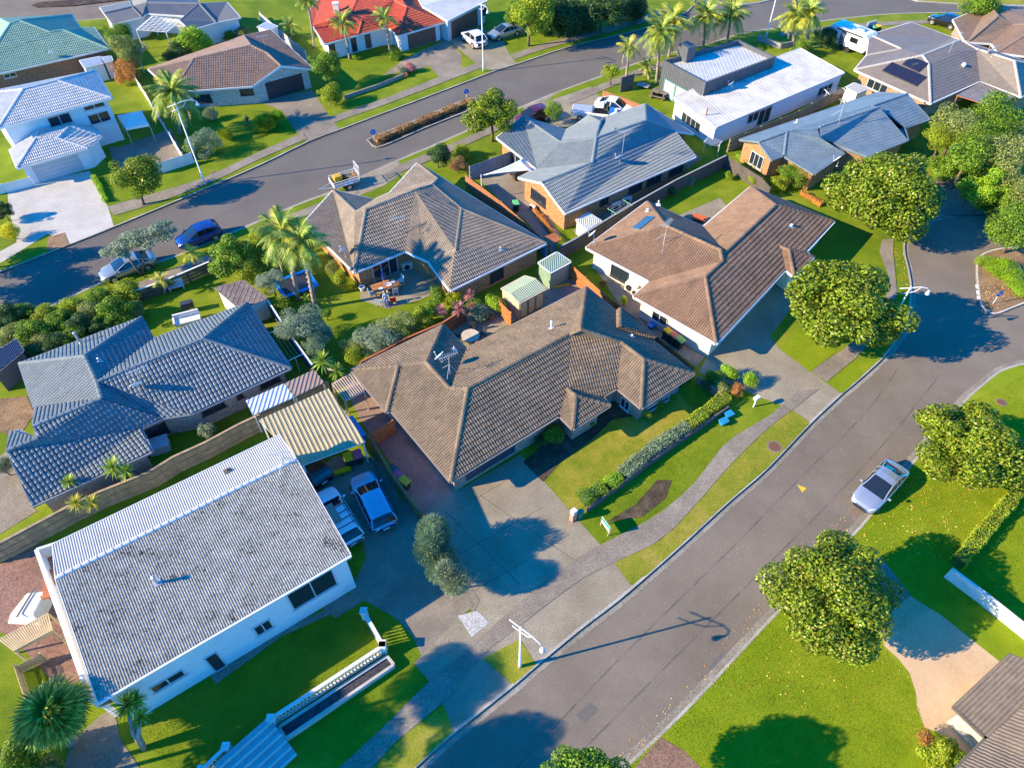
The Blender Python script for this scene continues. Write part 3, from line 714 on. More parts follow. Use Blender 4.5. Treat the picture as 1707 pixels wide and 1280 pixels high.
M_PALE = mat('pale_metal_roof', (0.50, 0.51, 0.49), 0.5, 0.06, 0.7)
M_WHITEROOF = mat('white_metal_roof', (0.62, 0.59, 0.53), 0.5, 0.10, 0.6, col2=(0.46, 0.43, 0.38))
M_MOSS = patchy('weathered_white_roof', ((0.05, 0.045, 0.03), (0.29, 0.27, 0.225), (0.42, 0.395, 0.345)), 5.5, fine=9, bump=0.1, rough=0.6, thr=(0.36, 0.43, 0.62))
M_TAN = mat('tan_metal_roof', (0.44, 0.345, 0.19), 0.6, 0.08, 1.4, col2=(0.37, 0.29, 0.16))
BR_TAN = brick('tan_brick', (0.42, 0.27, 0.16), (0.34, 0.20, 0.115), (0.40, 0.33, 0.26))
BR_PINK = brick('pink_brick', (0.44, 0.29, 0.215), (0.37, 0.225, 0.165), (0.42, 0.36, 0.30))
BR_RED = brick('red_brick', (0.42, 0.17, 0.085), (0.30, 0.11, 0.055), (0.38, 0.28, 0.21))
BR_OR = brick('orange_brick', (0.50, 0.25, 0.10), (0.36, 0.15, 0.06), (0.42, 0.32, 0.22))
BR_CREAM = brick('cream_brick', (0.62, 0.57, 0.47), (0.54, 0.49, 0.40), (0.56, 0.52, 0.45))
BR_GREY = brick('grey_brick', (0.42, 0.38, 0.33), (0.34, 0.31, 0.27), (0.40, 0.37, 0.33))
BR_STONE = brick('pale_stone', (0.60, 0.55, 0.48), (0.50, 0.45, 0.40), (0.50, 0.47, 0.42), 0.38, 0.19)
PLASTER_W = mat('white_plaster', (0.74, 0.75, 0.76), 0.8, 0.03, 1)
PLASTER_C = mat('cream_plaster', (0.78, 0.71, 0.56), 0.8, 0.04, 1)
PLASTER_G = mat('grey_plaster', (0.52, 0.55, 0.57), 0.8, 0.04, 1)
PLASTER_P = mat('pink_plaster', (0.58, 0.40, 0.35), 0.8, 0.04, 1)
TIMB_D = mat('dark_cladding', (0.10, 0.105, 0.115), 0.6, 0.06, 1)
DOOR_BLUE = mat('dark_blue_door', (0.035, 0.055, 0.085), 0.45, 0.05, 1)
DOOR_BR = mat('brown_door', (0.19, 0.085, 0.06), 0.5, 0.08, 1)
DOOR_BK = mat('black_door', (0.035, 0.035, 0.045), 0.5, 0.08, 1)
DOOR_GR = mat('pale_grey_door', (0.48, 0.50, 0.52), 0.5, 0.05, 1)

a, b, c = z7(560, 520), z7(800, 460), z7(920, 540)
H1 = house('tiled_house', 'large brown tiled hip roof house with antenna and dish, behind the patchy front lawn', dict(
    A=a(180, 685), B=a(1268, 155), C=a(1545, 440), D=b(1260, 135), E=c(1685, 590), F=c(1060, 992), G=c(775, 755), h=c(590, 860), H=c(690, 962), I=c(250, 1240), J=c(90, 1080), K=(751, 802),
    l=a(600, 1185), L=a(655, 1165), m=a(735, 640, 'Al'), n=a(790, 630, 'LK'), P=a(1070, 595, 'LK'), r=a(1350, 905, 'LK'), s=a(1560, 905, 'LK'),
    q=b(1060, 690, 'KJ'), t=b(1195, 630, 'DE'), T=c(820, 215, 'DE'), U=c(1090, 420, 'DE'), o=c(180, 765, 'KJ'), p=c(285, 850, 'IH'), x=b(1660, 385, 2.5), y=c(1240, 150, 2.5), z=c(805, 30, 'xy'), u=b(1612, 412), v=c(765, 52, 'DE'), w=c(1197, 186)),
    ['AlLm'[0:1] + 'lm', 'mlLn', 'nLKsrP', 'AmnPB', 'BPrC', 'CrsqtD', 'sKJoq', 'opIJ', 'pHI', 'ohHp', 'qohGTt', 'TGFU', 'UFE', 'DtTUE', 'xzy', 'xuvz', 'zvwy'],
    'ABCDEFGhHIJKLl', 2.3, 26, 0.55, T_BROWN, BR_PINK, trim=mat('brown_fascia', (0.30, 0.24, 0.19), 0.6, 0.05, 2), drop=0.16)
window(H1, (775.4, 778), (858, 752), kind='garage_door', pane=DOOR_BLUE)
window(H1, c(1130, 1000), c(1380, 880), panes=2)
window(H1, c(830, 850), c(930, 960), panes=2)

a, b, d = z7(960, 300), z7(1160, 300), r4(850, 320)
H2 = house('tiled_house', 'tan brown tiled house with white side wall, beside the three wheelie bins', dict(
    A=a(125, 800), B=a(850, 258), C=b(85, 560), D=b(655, 80), E=b(1640, 490), f=b(1300, 855), F=b(1395, 910), g=b(1165, 1140), h=b(1060, 1060), K=(1193.75, 571.9), L=d(820, 690), M=d(930, 592),
    P=a(1065, 540, 'AM'), Q=b(290, 830, 'AM'), r=b(345, 860, 'KE'), S=b(945, 300, 'KE'), V=b(315, 965, 'KE'), q=b(112, 1150, 'LK'), i=b(1000, 790, 'KE'), j=b(1105, 830, 'gF')),
    ['ABP', 'APQVM', 'BCrQP'[0:2] + 'rQP', 'CDSr', 'DES', 'LMVq', 'LqK', 'qVQrSEfjihK'[0:5] + 'Ef' + 'ihK', 'ihgj', 'jgF', 'ijFf'],
    'ABCDEfFghKLM', 2.3, 25, 0.5, T_TAN, PLASTER_C)
window(H2, (1020.5, 436), (1046, 474), panes=2, frame=DARKFRAME)
window(H2, (1088.75, 516), (1111, 545), panes=2)
window(H2, b(1000, 1230), b(900, 1275), kind='garage_door', pane=PLASTER_C) if False else None

a = zz(0, 0, 1)
H3 = house('corrugated_roof_house', 'white two level house with long weathered corrugated roof beside the balustrade garden', dict(
    A=(163.5, 1169, 4.2), B=(584.5, 924, 4.2), c=(494, 765, 'AB', 5.5), d=(465.5, 725, 4.5), e=(88, 907, 4.5), f=(92.5, 964, 'AB', 5.5)),
    ['ABcf', 'fcde'], 'ABcdef', 4.2, 5.5, 0.28, M_MOSS, PLASTER_W, 'fine', cap=True, fmat=((1,), mat('clean_white_roof', (0.52, 0.49, 0.43), 0.55, 0.05, 1.0)), capmat=mat('pale_ridge', (0.55, 0.54, 0.51), 0.5, 0.05, 2))
window(H3, (475, 990), (563, 972), panes=2)
window(H3, (420, 1046), (456.4, 1043), panes=2)
window(H3, (247, 1146), (311, 1122), panes=2)
window(H3, (327.5, 1084), (373, 1100), panes=1, kind='door', pane=DOOR_BK, hz=(0.05, 2.1))

a, b, e5, z6 = z5(0, 460), z5(0, 620), z5(340, 440), zz(180, 560, 5.334)
H4 = house('tiled_house', 'slate blue tiled house with pale brick walls behind the timber paling fence', dict(
    A=a(175, 770), B=a(1245, 365), C=(254.4, 565.6), D=e5(380, 345), E=e5(765, 915), F=z6(740, 690), G=z6(480, 730), H=z6(285, 820), I=z6(385, 1025), J=(53, 843), K=(11.3, 751, 'JI'), L=b(90, 515), M=b(290, 480, 'JI'), N=b(305, 310),
    O=a(745, 705, 'AN'), P=b(850, 90, 'AN'), Q=b(890, 235, 'JI'), S=z6(850, 25, 'EF'), T=b(335, 585, 'JI')),
    ['ANQPO', 'AOB', 'BOPC', 'CPSD', 'DSE', 'PFES', 'PQGF', 'NMQ', 'QMTKJIHG', 'KTL'], 'ABCDEFGHIJKLTMN', 2.3, 26, 0.5, T_SLATE, BR_GREY, 'widetile', trim=mat('slate_fascia', (0.22, 0.25, 0.28), 0.6, 0.05, 2), drop=0.16)
for p1, p2 in (((333.7, 685.6), (376.9, 676.2)), ((391.8, 657.5), (406, 661)), ((432, 640.6), (467.8, 633)), ((240, 717.5), (292.5, 714.7))): window(H4, p1, p2, panes=2, frame=DARKFRAME)

a, b, d = z7(500, 260), z7(700, 280), r4(430, 320)
H5 = house('tiled_house', 'beige tiled house with tan brick walls around the outdoor dining patio', dict(
    A=a(50, 790), B=a(395, 410), C=a(880, 518), D=a(1065, 440), E=a(1390, 85), F=b(1490, 890), G=d(1270, 650), H=b(100, 1100), I=a(1240, 1125), J=d(640, 530),
    K=a(660, 660, 'AJ'), L=a(780, 640, 'AJ'), M=a(1365, 405, 'JI'), N=a(1570, 345, 'EF'), O=a(1635, 275, 'EF'), P=b(490, 485, 'EF'), Q=b(425, 970, 'GF')),
    ['AJLKB', 'BKC', 'CKLMND', 'DNOE', 'LJIM', 'MIHQPN', 'EONPF', 'PQHGF'], 'ABCDEFGHIJ', 2.3, 25, 0.5, T_BEIGE, BR_OR)
window(H5, (619, 445), (663.7, 449), panes=3, kind='sliding_door', hz=(0.05, 2.0))
window(H5, (816.6, 453.5), (839, 461), panes=2, frame=DARKFRAME)

a, d, e4 = z7(820, 160), r4(850, 0), r4(850, 320)
H6 = house('tiled_house', 'grey blue tiled house with orange brick gable wall beside the white shade sail', dict(
    A=a(60, 495), B=a(365, 245), C=a(875, 405), D=a(990, 350), E=a(1150, 232), F=a(1335, 262), I=(1075.5, 173.8), W=d(1215, 885), X=d(1090, 868, 3.0), J=d(1230, 1035), Z=e4(360, 140), Y=a(590, 1030, '|yZ'), y=a(315, 970), z=a(535, 865),
    K=a(815, 550, 'Az'), k=a(1235, 500, 'ZJ'), e=a(1288, 310, 3.3), l=a(1190, 795, 'ZJ'), R=d(900, 800, 'ZJ')),
    ['AzlkK' + 'B', 'BKC', 'CKkeD', 'DeE', 'eFE', 'ekF', 'FkRI', 'yYlz', 'YZJXRkl', 'IRXW'], 'ABCDEFIWXJZYyz', 2.3, 25, 0.45, T_BLUE, BR_OR, capmat=T_BLUE)
for p1, p2 in (((886, 312), (910, 337)), ((1117, 279.6), (1137, 284.6)), ((1079, 297), (1100.6, 301)), ((1049, 308.6), (1069, 315)), ((1000.8, 331), (1013.4, 338))): window(H6, p1, p2, panes=2, frame=DARKFRAME)
window(H6, (851, 250), (868.5, 272.5), panes=2, hz=(0.1, 2.0))

a = z5(1080, 60)
H7 = house('flat_roof_house', 'long low white house with pale metal roof joined to the dark clad box', dict(
    A=a(235, 540), B=a(600, 800), C=(1407, 121), D=(1333.7, 80.6, 2.9), e=a(440, 450, 2.65)), ['ABCDe'], 'ABCDe', 2.4, 5, 0.12, M_WHITEROOF, PLASTER_W, 'low', cap=False)
window(H7, (1137.7, 190.5), (1168.9, 209.4), panes=4, hz=(1.2, 1.55))
window(H7, (1248, 190.5), (1262, 200), panes=2); window(H7, (1266, 186), (1282, 196), panes=2, hz=(0.1, 2.0)); window(H7, (1366, 146), (1388, 140), panes=3, hz=(1.2, 1.6))

a, b = z5(1220, 140), z5(1400, 140)
H8 = house('metal_roof_house', 'blue grey metal roof house with lichen along one eave and large sunlit white dish', dict(
    A=a(70, 490), B=a(235, 510, '|AC'), C=a(350, 668), D=a(460, 630), E=a(485, 420, 3.7), f=a(755, 400, 3.7), g=a(775, 470, 3.5), h=a(730, 790), i=a(990, 610), r=a(775, 382, 3.8), l=b(350, 205, 3.8), k=b(600, 495), j=b(240, 640), s=a(890, 520, 2.6), m=b(285, 195, 3.6), n=b(595, 90, 3.5), o=b(795, 310), p=b(570, 390), t=b(380, 235, 3.3), q=b(335, 75)),
    ['ABErlmnq'[0:3] + 'frlmnq', 'BCDE', 'EDhigf', 'rgsjkl', 'ntpo'[0:1] + 'mtpo'], 'ABCDhisjkpo' + 'nq', 2.3, 20, 0.35, M_BLUE, BR_OR, 'flat', cap=True, trim=M_BLUE)
window(H8, (1255, 247), (1271, 276), panes=3, hz=(0.4, 1.8))

a, b = z5(1467, 20), z5(1360, 0)
H9 = house('hip_roof_house', 'sprawling grey brown roofed house carrying two solar arrays', dict(
    A=b(345, 615), B=a(445, 805), C=a(880, 610), D=a(1240, 745), z=(1740, 150), E=a(1185, 435, 4.3), Z=(1740, 112), f=b(475, 310), g=b(840, 200), H=b(1210, 335), y=b(450, 490),
    x=b(755, 435, 3.0), i=a(375, 385, 'AB'), j=a(710, 250, 'BC'), k=a(430, 460, 'AB'), v=a(845, 325, 3.9)),
    ['AikB', 'BkijvC', 'CvED', 'DEZz', 'AyxHji', 'fxHg', 'yfx', 'HgZEvj'[0:1] + 'ZEvj'], 'ABCDzZHgfy', 2.3, 20, 0.6, M_BROWNGREY, BR_TAN, 'flat', capmat=mat('pale_capping', (0.42, 0.38, 0.33), 0.6, 0.05, 1))
window(H9, b(470, 690), b(630, 800), panes=3, hz=(0.8, 1.9))

a = z5(1467, 20)
H10 = house('hip_roof_house', 'rusty brown roof corner house by the far street bend', dict(
    A=a(645, 70), B=a(745, 250), b=a(775, 265), C=(1648.6, 8.8), D=a(1040, 40, 4.2), F=a(1165, 115, 3.4), E=a(985, 278), G=a(1040, 358), h=(1740, 98), i=(1740, 40, 4.0), j=(1740, 12)),
    ['ABbDC'[0:2] + 'bDC', 'bEFD', 'FEGi', 'Ghi', 'CDFij'], 'ABbEGhijC', 2.3, 22, 0.5, M_RUST, BR_TAN, 'flat')

a = z7(500, 0)
H11 = house('tiled_house', 'bright red tiled house with white columns and twin garden palms', dict(
    A=a(290, 525), P=a(150, 300), B=a(108, 142), Q=a(600, 175, 3.6), c=(600, -10, 4.3), d=(540, -12), p=a(690, 412), o=a(950, 345), O=a(740, 235, 3.3), g=a(1060, 335), G=a(1162, 425), R=a(1705, 265), U=a(1270, 85, 3.9), S=a(1120, 5, 3.9), T=(700, -14), e=(660, -14, 4.3)),
    ['PQcdB', 'PApOQ', 'pO' + 'o'[0:0] + 'o', 'QOogSec'[0:7], 'gGUS', 'GRU', 'URTeS'], 'PApogGRTecdB', 2.3, 24, 0.5, T_RED, PLASTER_W)
for p1, p2 in (((547.8, 74.5), (560.5, 91.4)), ((584, 64.7), (596, 84.4))): window(H11, p1, p2, panes=1, frame=DARKFRAME)
window(H11, (606, 58), (621, 80), panes=1, kind='door', pane=DOOR_BR, hz=(0.05, 2.0))
window(H11, (678.6, 56), (727, 66), kind='garage_door', pane=DOOR_BR, hz=(0.03, 2.0))

a = z7(680, 0)
H12 = house('flat_roof_house', 'grey mono pitch roofed house with brick red garage door behind the white car', dict(
    A=a(175, 80, 3.3), B=a(465, 245, 2.8), C=a(935, 8, 2.8), D=(800, -22, 3.6), e=(690, -14, 3.6)), ['ABCDe'], 'ABCDe', 2.8, 8, 0.3, M_PALE, PLASTER_G, 'low', cap=False)
window(H12, (751.7, 38), (796.7, 49), kind='garage_door', pane=DOOR_BR, hz=(0.03, 2.2))
window(H12, (805, 22), (815, 30), panes=2, frame=DARKFRAME, hz=(1.0, 2.0))

a = z7(320, 20)
H13 = house('tiled_house', 'dark brown tiled house with pink gable over a black garage door', dict(
    L=(247, 115), F=(289, 153), r=(323, 98.4, 'FV'), s=a(700, 400, 'FV'), t=a(890, 490, 'FV'), V=a(720, 880), X=a(1055, 640, '|VR'), R=a(1440, 680), B=a(930, 215), y=a(615, 283), k=(345, 81.5)),
    ['LrF', 'FrstV', 'VtX', 'XtsyBR'[0:3] + 'yBR', 'rkys', 'Lkr'], 'LFVXRByk', 2.3, 22, 0.5, T_DBROWN, BR_STONE)
window(H13, (320, 159), (354.4, 170.4), panes=3, frame=DARKFRAME); window(H13, (398.7, 149.4), (427.6, 157.8), panes=2, frame=DARKFRAME)
window(H13, (441.6, 141), (508.4, 149.4), kind='garage_door', pane=DOOR_BK, hz=(0.03, 2.0))

a = zz(0, 100, 5.817)
H14 = house('two_storey_house', 'white two storey house with white tiled hip roof', dict(
    A=a(1080, 365), B=a(920, 105), C=a(560, 200, 'EA'), D=a(225, 285, 'EA'), E=(-2, 213), f=(-42, 158)), ['EACD', 'ABC', 'EDf', 'BfDC'], 'EABf', 4.75, 23, 0.45, T_WHITE, PLASTER_W)
for p1, p2 in (((137.5, 178), (176, 176.5)), ((144.4, 192.8), (182, 190)), ((76.5, 196.4), (117, 191))): window(H14, p1, p2, panes=2)
H14b = house('garage_wing', 'low white tiled garage in front of the white two storey house', dict(
    F=a(165, 1045), R=a(850, 855), S=a(980, 740), T=a(920, 655), b=a(95, 870), p=a(352, 755, 'FR'), q=a(560, 762, 'FR'), u=a(372, 684, 3.5), v=a(680, 640, 3.5)),
    ['FRqp', 'Fpub', 'RSvq'[0:4], 'STv', 'pqvu'], 'FRSTvub', 2.3, 23, 0.4, T_WHITE, PLASTER_W, cat='garage')
window(H14b, (50, 275.3), (141.8, 284), kind='garage_door', pane=DOOR_GR, hz=(0.03, 2.0))

a = z7(0, 0)
H15 = house('tiled_house', 'green tiled hip roof house with red brick walls', dict(
    A=a(1285, 575), M=(-40, 131), C=a(755, 360, 'MA'), v=a(600, 385, 'MA'), m=a(230, 245, 'MA'), n=a(120, 285, 'MA'), l=(-22, 100, 3.0), B=a(1110, 330), w=a(945, 333), x=a(845, 175), y=a(0, 225), N=(-60, 70)),
    ['MACvmnl', 'ABwC'[0:3] + 'vC', 'vwxm', 'mxyn', 'nyNl', 'lNM'], 'MABwxyN', 2.3, 23, 0.5, T_GREEN, BR_RED)
window(H15, (4.2, 124.4), (28.8, 127), panes=2)

a = z7(160, 0)
H16 = house('metal_roof_house', 'charcoal grey metal roof house with pergola terrace near the top street', dict(
    A=a(45, 90), B=a(195, 290), C=a(545, 205), d=a(590, 160), e=a(1080, 190), f=a(1000, 250), g=a(1115, 360), h=a(1425, 268), i=a(1707, 210), j=a(1550, 30), k=a(1225, 45, 3.4), l=(330, -3, 3.2), m=(245, -3, 3.0), n=a(405, 20), p=a(110, 160, 3.2), q=a(430, 85, 3.2), r=a(600, 35, 3.2)),
    ['ABp'[0:0] + 'Apqn', 'BCqp', 'Cdrmnq', 'derk'[0:2] + 'kr', 'fghk', 'hijk', 'efk', 'rklm'], 'ABCdefghijklmn', 2.5, 15, 0.25, M_GREY, PLASTER_W, 'rib')

a = zz(1560, 1040, 5.333)
H17 = house('tiled_house', 'taupe tiled roof house beside the peach coloured driveway', dict(
    A=a(160, 725), C=a(460, 1010), B=a(655, 265, 'AC', 16), D=a(784, 730, 'AC', 16), c=(1790, 1130, 'AC', 16), e=a(310, 1165), f=(1588, 1290), g=(1540, 1360), k=(1850, 1360, 4.2), m=(1850, 1180, 4.4)),
    ['ACDcB', 'CefgkmcD'], 'ACefgkmcB', 2.3, 16, 0.45, mat('taupe_tile', (0.20, 0.155, 0.112), 0.75, 0.08, 1.0, island=0.10), BR_CREAM, 'tile', trim=mat('taupe_fascia', (0.16, 0.13, 0.10), 0.6, 0.05))

# ------------------------------------------------------------------ plants
L_MAG = leafmat('magnolia_leaf', (0.03, 0.055, 0.004), (0.10, 0.15, 0.008), (0.20, 0.25, 0.022), 0.32, 0.3, warm=(0.36, 0.27, 0.05))
L_GRN = leafmat('green_leaf', (0.03, 0.075, 0.007), (0.085, 0.16, 0.012), (0.165, 0.245, 0.022))
L_YEL = leafmat('yellow_green_leaf', (0.07, 0.12, 0.008), (0.16, 0.21, 0.012), (0.27, 0.30, 0.02))
L_LIME = leafmat('lime_leaf', (0.08, 0.16, 0.006), (0.15, 0.26, 0.010), (0.24, 0.34, 0.02))
L_GREY = leafmat('grey_green_leaf', (0.07, 0.10, 0.055), (0.13, 0.17, 0.10), (0.22, 0.26, 0.165))
L_OLIVE = leafmat('olive_leaf', (0.055, 0.085, 0.018), (0.14, 0.175, 0.04), (0.25, 0.27, 0.085))
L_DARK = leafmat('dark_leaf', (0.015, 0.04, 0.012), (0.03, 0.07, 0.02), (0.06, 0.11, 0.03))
L_TEAL = leafmat('blue_green_leaf', (0.045, 0.09, 0.05), (0.09, 0.15, 0.085), (0.17, 0.22, 0.12))
L_ORG = leafmat('russet_leaf', (0.12, 0.09, 0.02), (0.26, 0.13, 0.03), (0.42, 0.17, 0.05))
L_BRN = leafmat('brown_twig_leaf', (0.10, 0.055, 0.02), (0.20, 0.11, 0.04), (0.30, 0.18, 0.07))
L_PINK = leafmat('pink_cordyline_leaf', (0.16, 0.06, 0.055), (0.30, 0.12, 0.11), (0.45, 0.22, 0.18))
L_GOLD = leafmat('golden_leaf', (0.30, 0.22, 0.005), (0.55, 0.38, 0.008), (0.75, 0.55, 0.02))
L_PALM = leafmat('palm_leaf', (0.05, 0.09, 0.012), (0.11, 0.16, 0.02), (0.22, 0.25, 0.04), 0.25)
L_PALMY = leafmat('yellow_palm_leaf', (0.10, 0.13, 0.012), (0.21, 0.22, 0.022), (0.36, 0.31, 0.05), 0.25)  # yellower leaf tone, also mixed at random into the other palms
L_DEAD = leafmat('dead_frond', (0.22, 0.14, 0.07), (0.36, 0.24, 0.13), (0.50, 0.38, 0.24), 0.2, 0.8)
L_CORD = leafmat('cabbage_tree_leaf', (0.06, 0.12, 0.012), (0.14, 0.21, 0.02), (0.26, 0.30, 0.045), 0.2, 0.35)
BARKM = mat('tree_bark', (0.20, 0.145, 0.10), 0.9, 0.2, 4, bump=0.6, bscale=12)
BARKP = mat('palm_trunk', (0.36, 0.29, 0.235), 0.9, 0.18, 3, bump=0.5, bscale=10)
BARKG = mat('pale_twig', (0.46, 0.38, 0.31), 0.9, 0.12, 5)

def mpp(p, z=0.0): return (G(p, z) - Vector((0, 0, H))).dot(_fw) / F_PX      # metres per photo pixel
RNG = np.random.default_rng(11)
def leaf_cloud(name, lobes, n, ll, lw, seed, inner=0.22, up=0.35, spread=0.55, radial=False):
    """n single leaves over the surface (and some inside) of a set of lobes"""
    r = np.random.default_rng(seed); lobes = np.array(lobes, float)
    wgt = lobes[:, 3] ** 2; idx = r.choice(len(lobes), n, p=wgt / wgt.sum())
    d = r.normal(size=(n, 3)); d /= np.linalg.norm(d, axis=1)[:, None]
    rad = np.where(r.random(n) < inner, r.uniform(0.35, 0.85, n), r.uniform(0.86, 1.08, n))
    P = lobes[idx, :3] + d * (lobes[idx, 3] * rad)[:, None] * np.array([1, 1, 0.9])
    nrm = d + np.array([0, 0, up]) + r.normal(size=(n, 3)) * spread; nrm /= np.linalg.norm(nrm, axis=1)[:, None]
    ax = np.cross(nrm, r.normal(size=(n, 3))); ax /= np.linalg.norm(ax, axis=1)[:, None]
    if radial:
        ax = d + r.normal(size=(n, 3)) * 0.35 + np.array([0, 0, 0.25]); ax /= np.linalg.norm(ax, axis=1)[:, None]; nrm = np.cross(ax, r.normal(size=(n, 3))); nrm /= np.linalg.norm(nrm, axis=1)[:, None]
    sd_ = np.cross(nrm, ax); L_ = ll * r.uniform(0.65, 1.25, n)[:, None]; W_ = lw * r.uniform(0.7, 1.2, n)[:, None]
    fold = nrm * W_ * 0.35
    V = np.stack([P - ax * L_ * 0.5, P + sd_ * W_ * 0.5 + fold, P + ax * L_ * 0.5 - nrm * L_ * 0.12, P - sd_ * W_ * 0.5 + fold], 1).reshape(-1, 3)
    return np_mesh(name, V, np.arange(n * 4).reshape(-1, 4))
def lobes_for(seed, k, flat=0.8, size=(0.32, 0.5), low=-0.75):
    r = np.random.default_rng(seed); out = []
    while len(out) < k:
        d = r.normal(size=3); d /= np.linalg.norm(d)
        if d[2] < low: continue
        s = r.uniform(*size) * r.choice([0.7, 1.0, 1.0, 1.15]); rr = (1 - s) * r.uniform(0.7, 1.2)
        out.append((d[0] * rr, d[1] * rr, d[2] * rr * flat, s))
    out.append((0, 0, 0, 0.55)); return out
CROWN = {
    'big': [leaf_cloud('crown', lobes_for(s, 30, 0.78, (0.2, 0.38)), 24000, 0.062, 0.036, s, inner=0.3) for s in (1, 2, 3)],
    'mid': [leaf_cloud('crown', lobes_for(s, 18, 0.82, (0.24, 0.44)), 8500, 0.085, 0.046, s, inner=0.3) for s in (4, 5, 6)],
    'small': [leaf_cloud('crown', lobes_for(s, 10, 0.85, (0.35, 0.55)), 3000, 0.125, 0.065, s, inner=0.3) for s in (7, 8, 9)],
    'fine': [leaf_cloud('crown', lobes_for(s, 18, 0.85, (0.25, 0.42)), 8000, 0.10, 0.026, s, up=0.6, spread=0.9) for s in (10, 11)],
    'dense': [leaf_cloud('crown', lobes_for(s, 22, 0.8, (0.28, 0.4)), 12000, 0.055, 0.035, s) for s in (12, 13)],
    'sparse': [leaf_cloud('crown', lobes_for(s, 9, 0.6, (0.2, 0.34), -0.3), 2600, 0.11, 0.06, s, inner=0.4) for s in (14, 15)],
    'spiky': [leaf_cloud('crown', lobes_for(s, 5, 0.9, (0.5, 0.7)), 9000, 0.24, 0.022, s, up=0.9, spread=1.2, radial=True) for s in (16, 17)],
}
PLANT_N = [0]
def obj_mat(o, m):
    if len(o.data.materials) == 0: o.data.materials.append(m)
    o.material_slots[0].link = 'OBJECT'; o.material_slots[0].material = m
def trunk_mesh(zb, base, top, r0, limbs, seed, spread):
    r = random.Random(seed); mb = MB(); b = Vector(base); t = Vector(top); mid = b.lerp(t, 0.5) + Vector((r.uniform(-.1, .1), r.uniform(-.1, .1), 0))
    mb.tube([b, mid, t], [r0 * 1.25, r0, r0 * 0.8], 9)
    for k in range(limbs):
        a = 2 * math.pi * (k + r.random() * 0.6) / max(limbs, 1); e = t + Vector((math.cos(a) * spread, math.sin(a) * spread, spread * r.uniform(0.5, 1.0)))
        m_ = t.lerp(e, 0.5) + Vector((0, 0, spread * 0.12)); mb.tube([t.lerp(mid, 0.1), m_, e], [r0 * 0.62, r0 * 0.42, r0 * 0.15], 6)
    return mb
def tree(label, p, rpx, zc, kind, m, cat='tree', name='broadleaf_tree', vr=0.85, base=None, asp=1.0, r0=None, bark=None, group=None, trunk=True, limbs=5):
    """crown centre at pixel p and height zc, crown radius rpx pixels; stands on the ground below"""
    PLANT_N[0] += 1; k = PLANT_N[0]
    c = G(p, zc); rad = rpx * mpp(p, zc)
    bx, by = (G(base).x, G(base).y) if base else (c.x, c.y)
    t = thing(name, label, cat, (bx, by, 0), group=group)
    me = CROWN[kind][k % len(CROWN[kind])]
    o = link('crown', me, None, t); obj_mat(o, m)
    o.location = (c.x - bx, c.y - by, zc); q_ = ((k * 0.618) % 1.0 - 0.5) * 0.2; o.scale = (rad * asp * (1 + q_), rad * (1 - q_), rad * vr); o.rotation_euler = (0, 0, 0 if asp != 1.0 else k * 2.1)
    if trunk:
        r0 = r0 or max(0.04, rad * 0.05)
        mb = trunk_mesh(0, (0, 0, -0.05), ((c.x - bx) * 0.7, (c.y - by) * 0.7, max(0.15, zc - rad * vr * 0.55)), r0, limbs, k, rad * 0.55)
        mb.build('trunk', bark or BARKM, t, smooth=True)
    return t
def shrub(label, p, rpx, kind, m, vr=0.85, name='shrub', cat='shrub', group=None, h=None, asp=1.0):
    rad = rpx * mpp(p); zc = h if h is not None else rad * vr * 0.8
    return tree(label, p, rpx, zc, kind, m, cat, name, vr, None, asp, max(0.02, rad * 0.04), None, group, True, 4)

# palm fronds: a drooping midrib with leaflets
def frond_mesh(seed, L_=1.0, droop=0.9, n=26, wid=0.34, fall=0.35):
    r = random.Random(seed); V = []; Fc = []
    def rib(t): return Vector((L_ * (t - 0.10 * droop * t * t * t), 0, L_ * (0.42 * t - droop * t * t * 0.95)))
    for k in range(n):
        t = 0.14 + 0.86 * k / (n - 1); b = rib(t); d = (rib(min(t + 0.03, 1.03)) - b).normalized()
        ll = wid * L_ * math.sin(math.pi * (0.12 + 0.80 * t)) ** 0.7 * r.uniform(0.8, 1.1)
        for s in (-1, 1):
            tip = b + d * ll * 0.55 + Vector((0, s * ll * 0.85, -ll * fall * r.uniform(0.6, 1.5)))
            w_ = 0.016 * L_ + 0.006; i = len(V); V += [b - d * w_, b + d * w_, tip]; Fc.append((i, i + 1, i + 2))
    prev = None; i0 = len(V)
    for k in range(7):
        t = k / 6; b = rib(t); w_ = 0.022 * L_ * (1 - 0.75 * t)
        V += [b + Vector((0, w_, 0)), b + Vector((0, -w_, 0)), b + Vector((0, 0, w_ * 0.9))]
    me = bpy.data.meshes.new('frond'); fs = list(Fc)
    for k in range(6):
        a = i0 + k * 3
        for x, y in ((0, 1), (1, 2), (2, 0)): fs.append((a + x, a + y, a + 3 + y, a + 3 + x))
    me.from_pydata([tuple(v) for v in V], [], fs); me.update(); return me
FROND = [frond_mesh(s, 1.0, dr, 28) for s, dr in ((1, 0.55), (2, 0.85), (3, 1.15))]
FROND_DEAD = frond_mesh(9, 1.0, 1.5, 16, 0.16, 0.7)
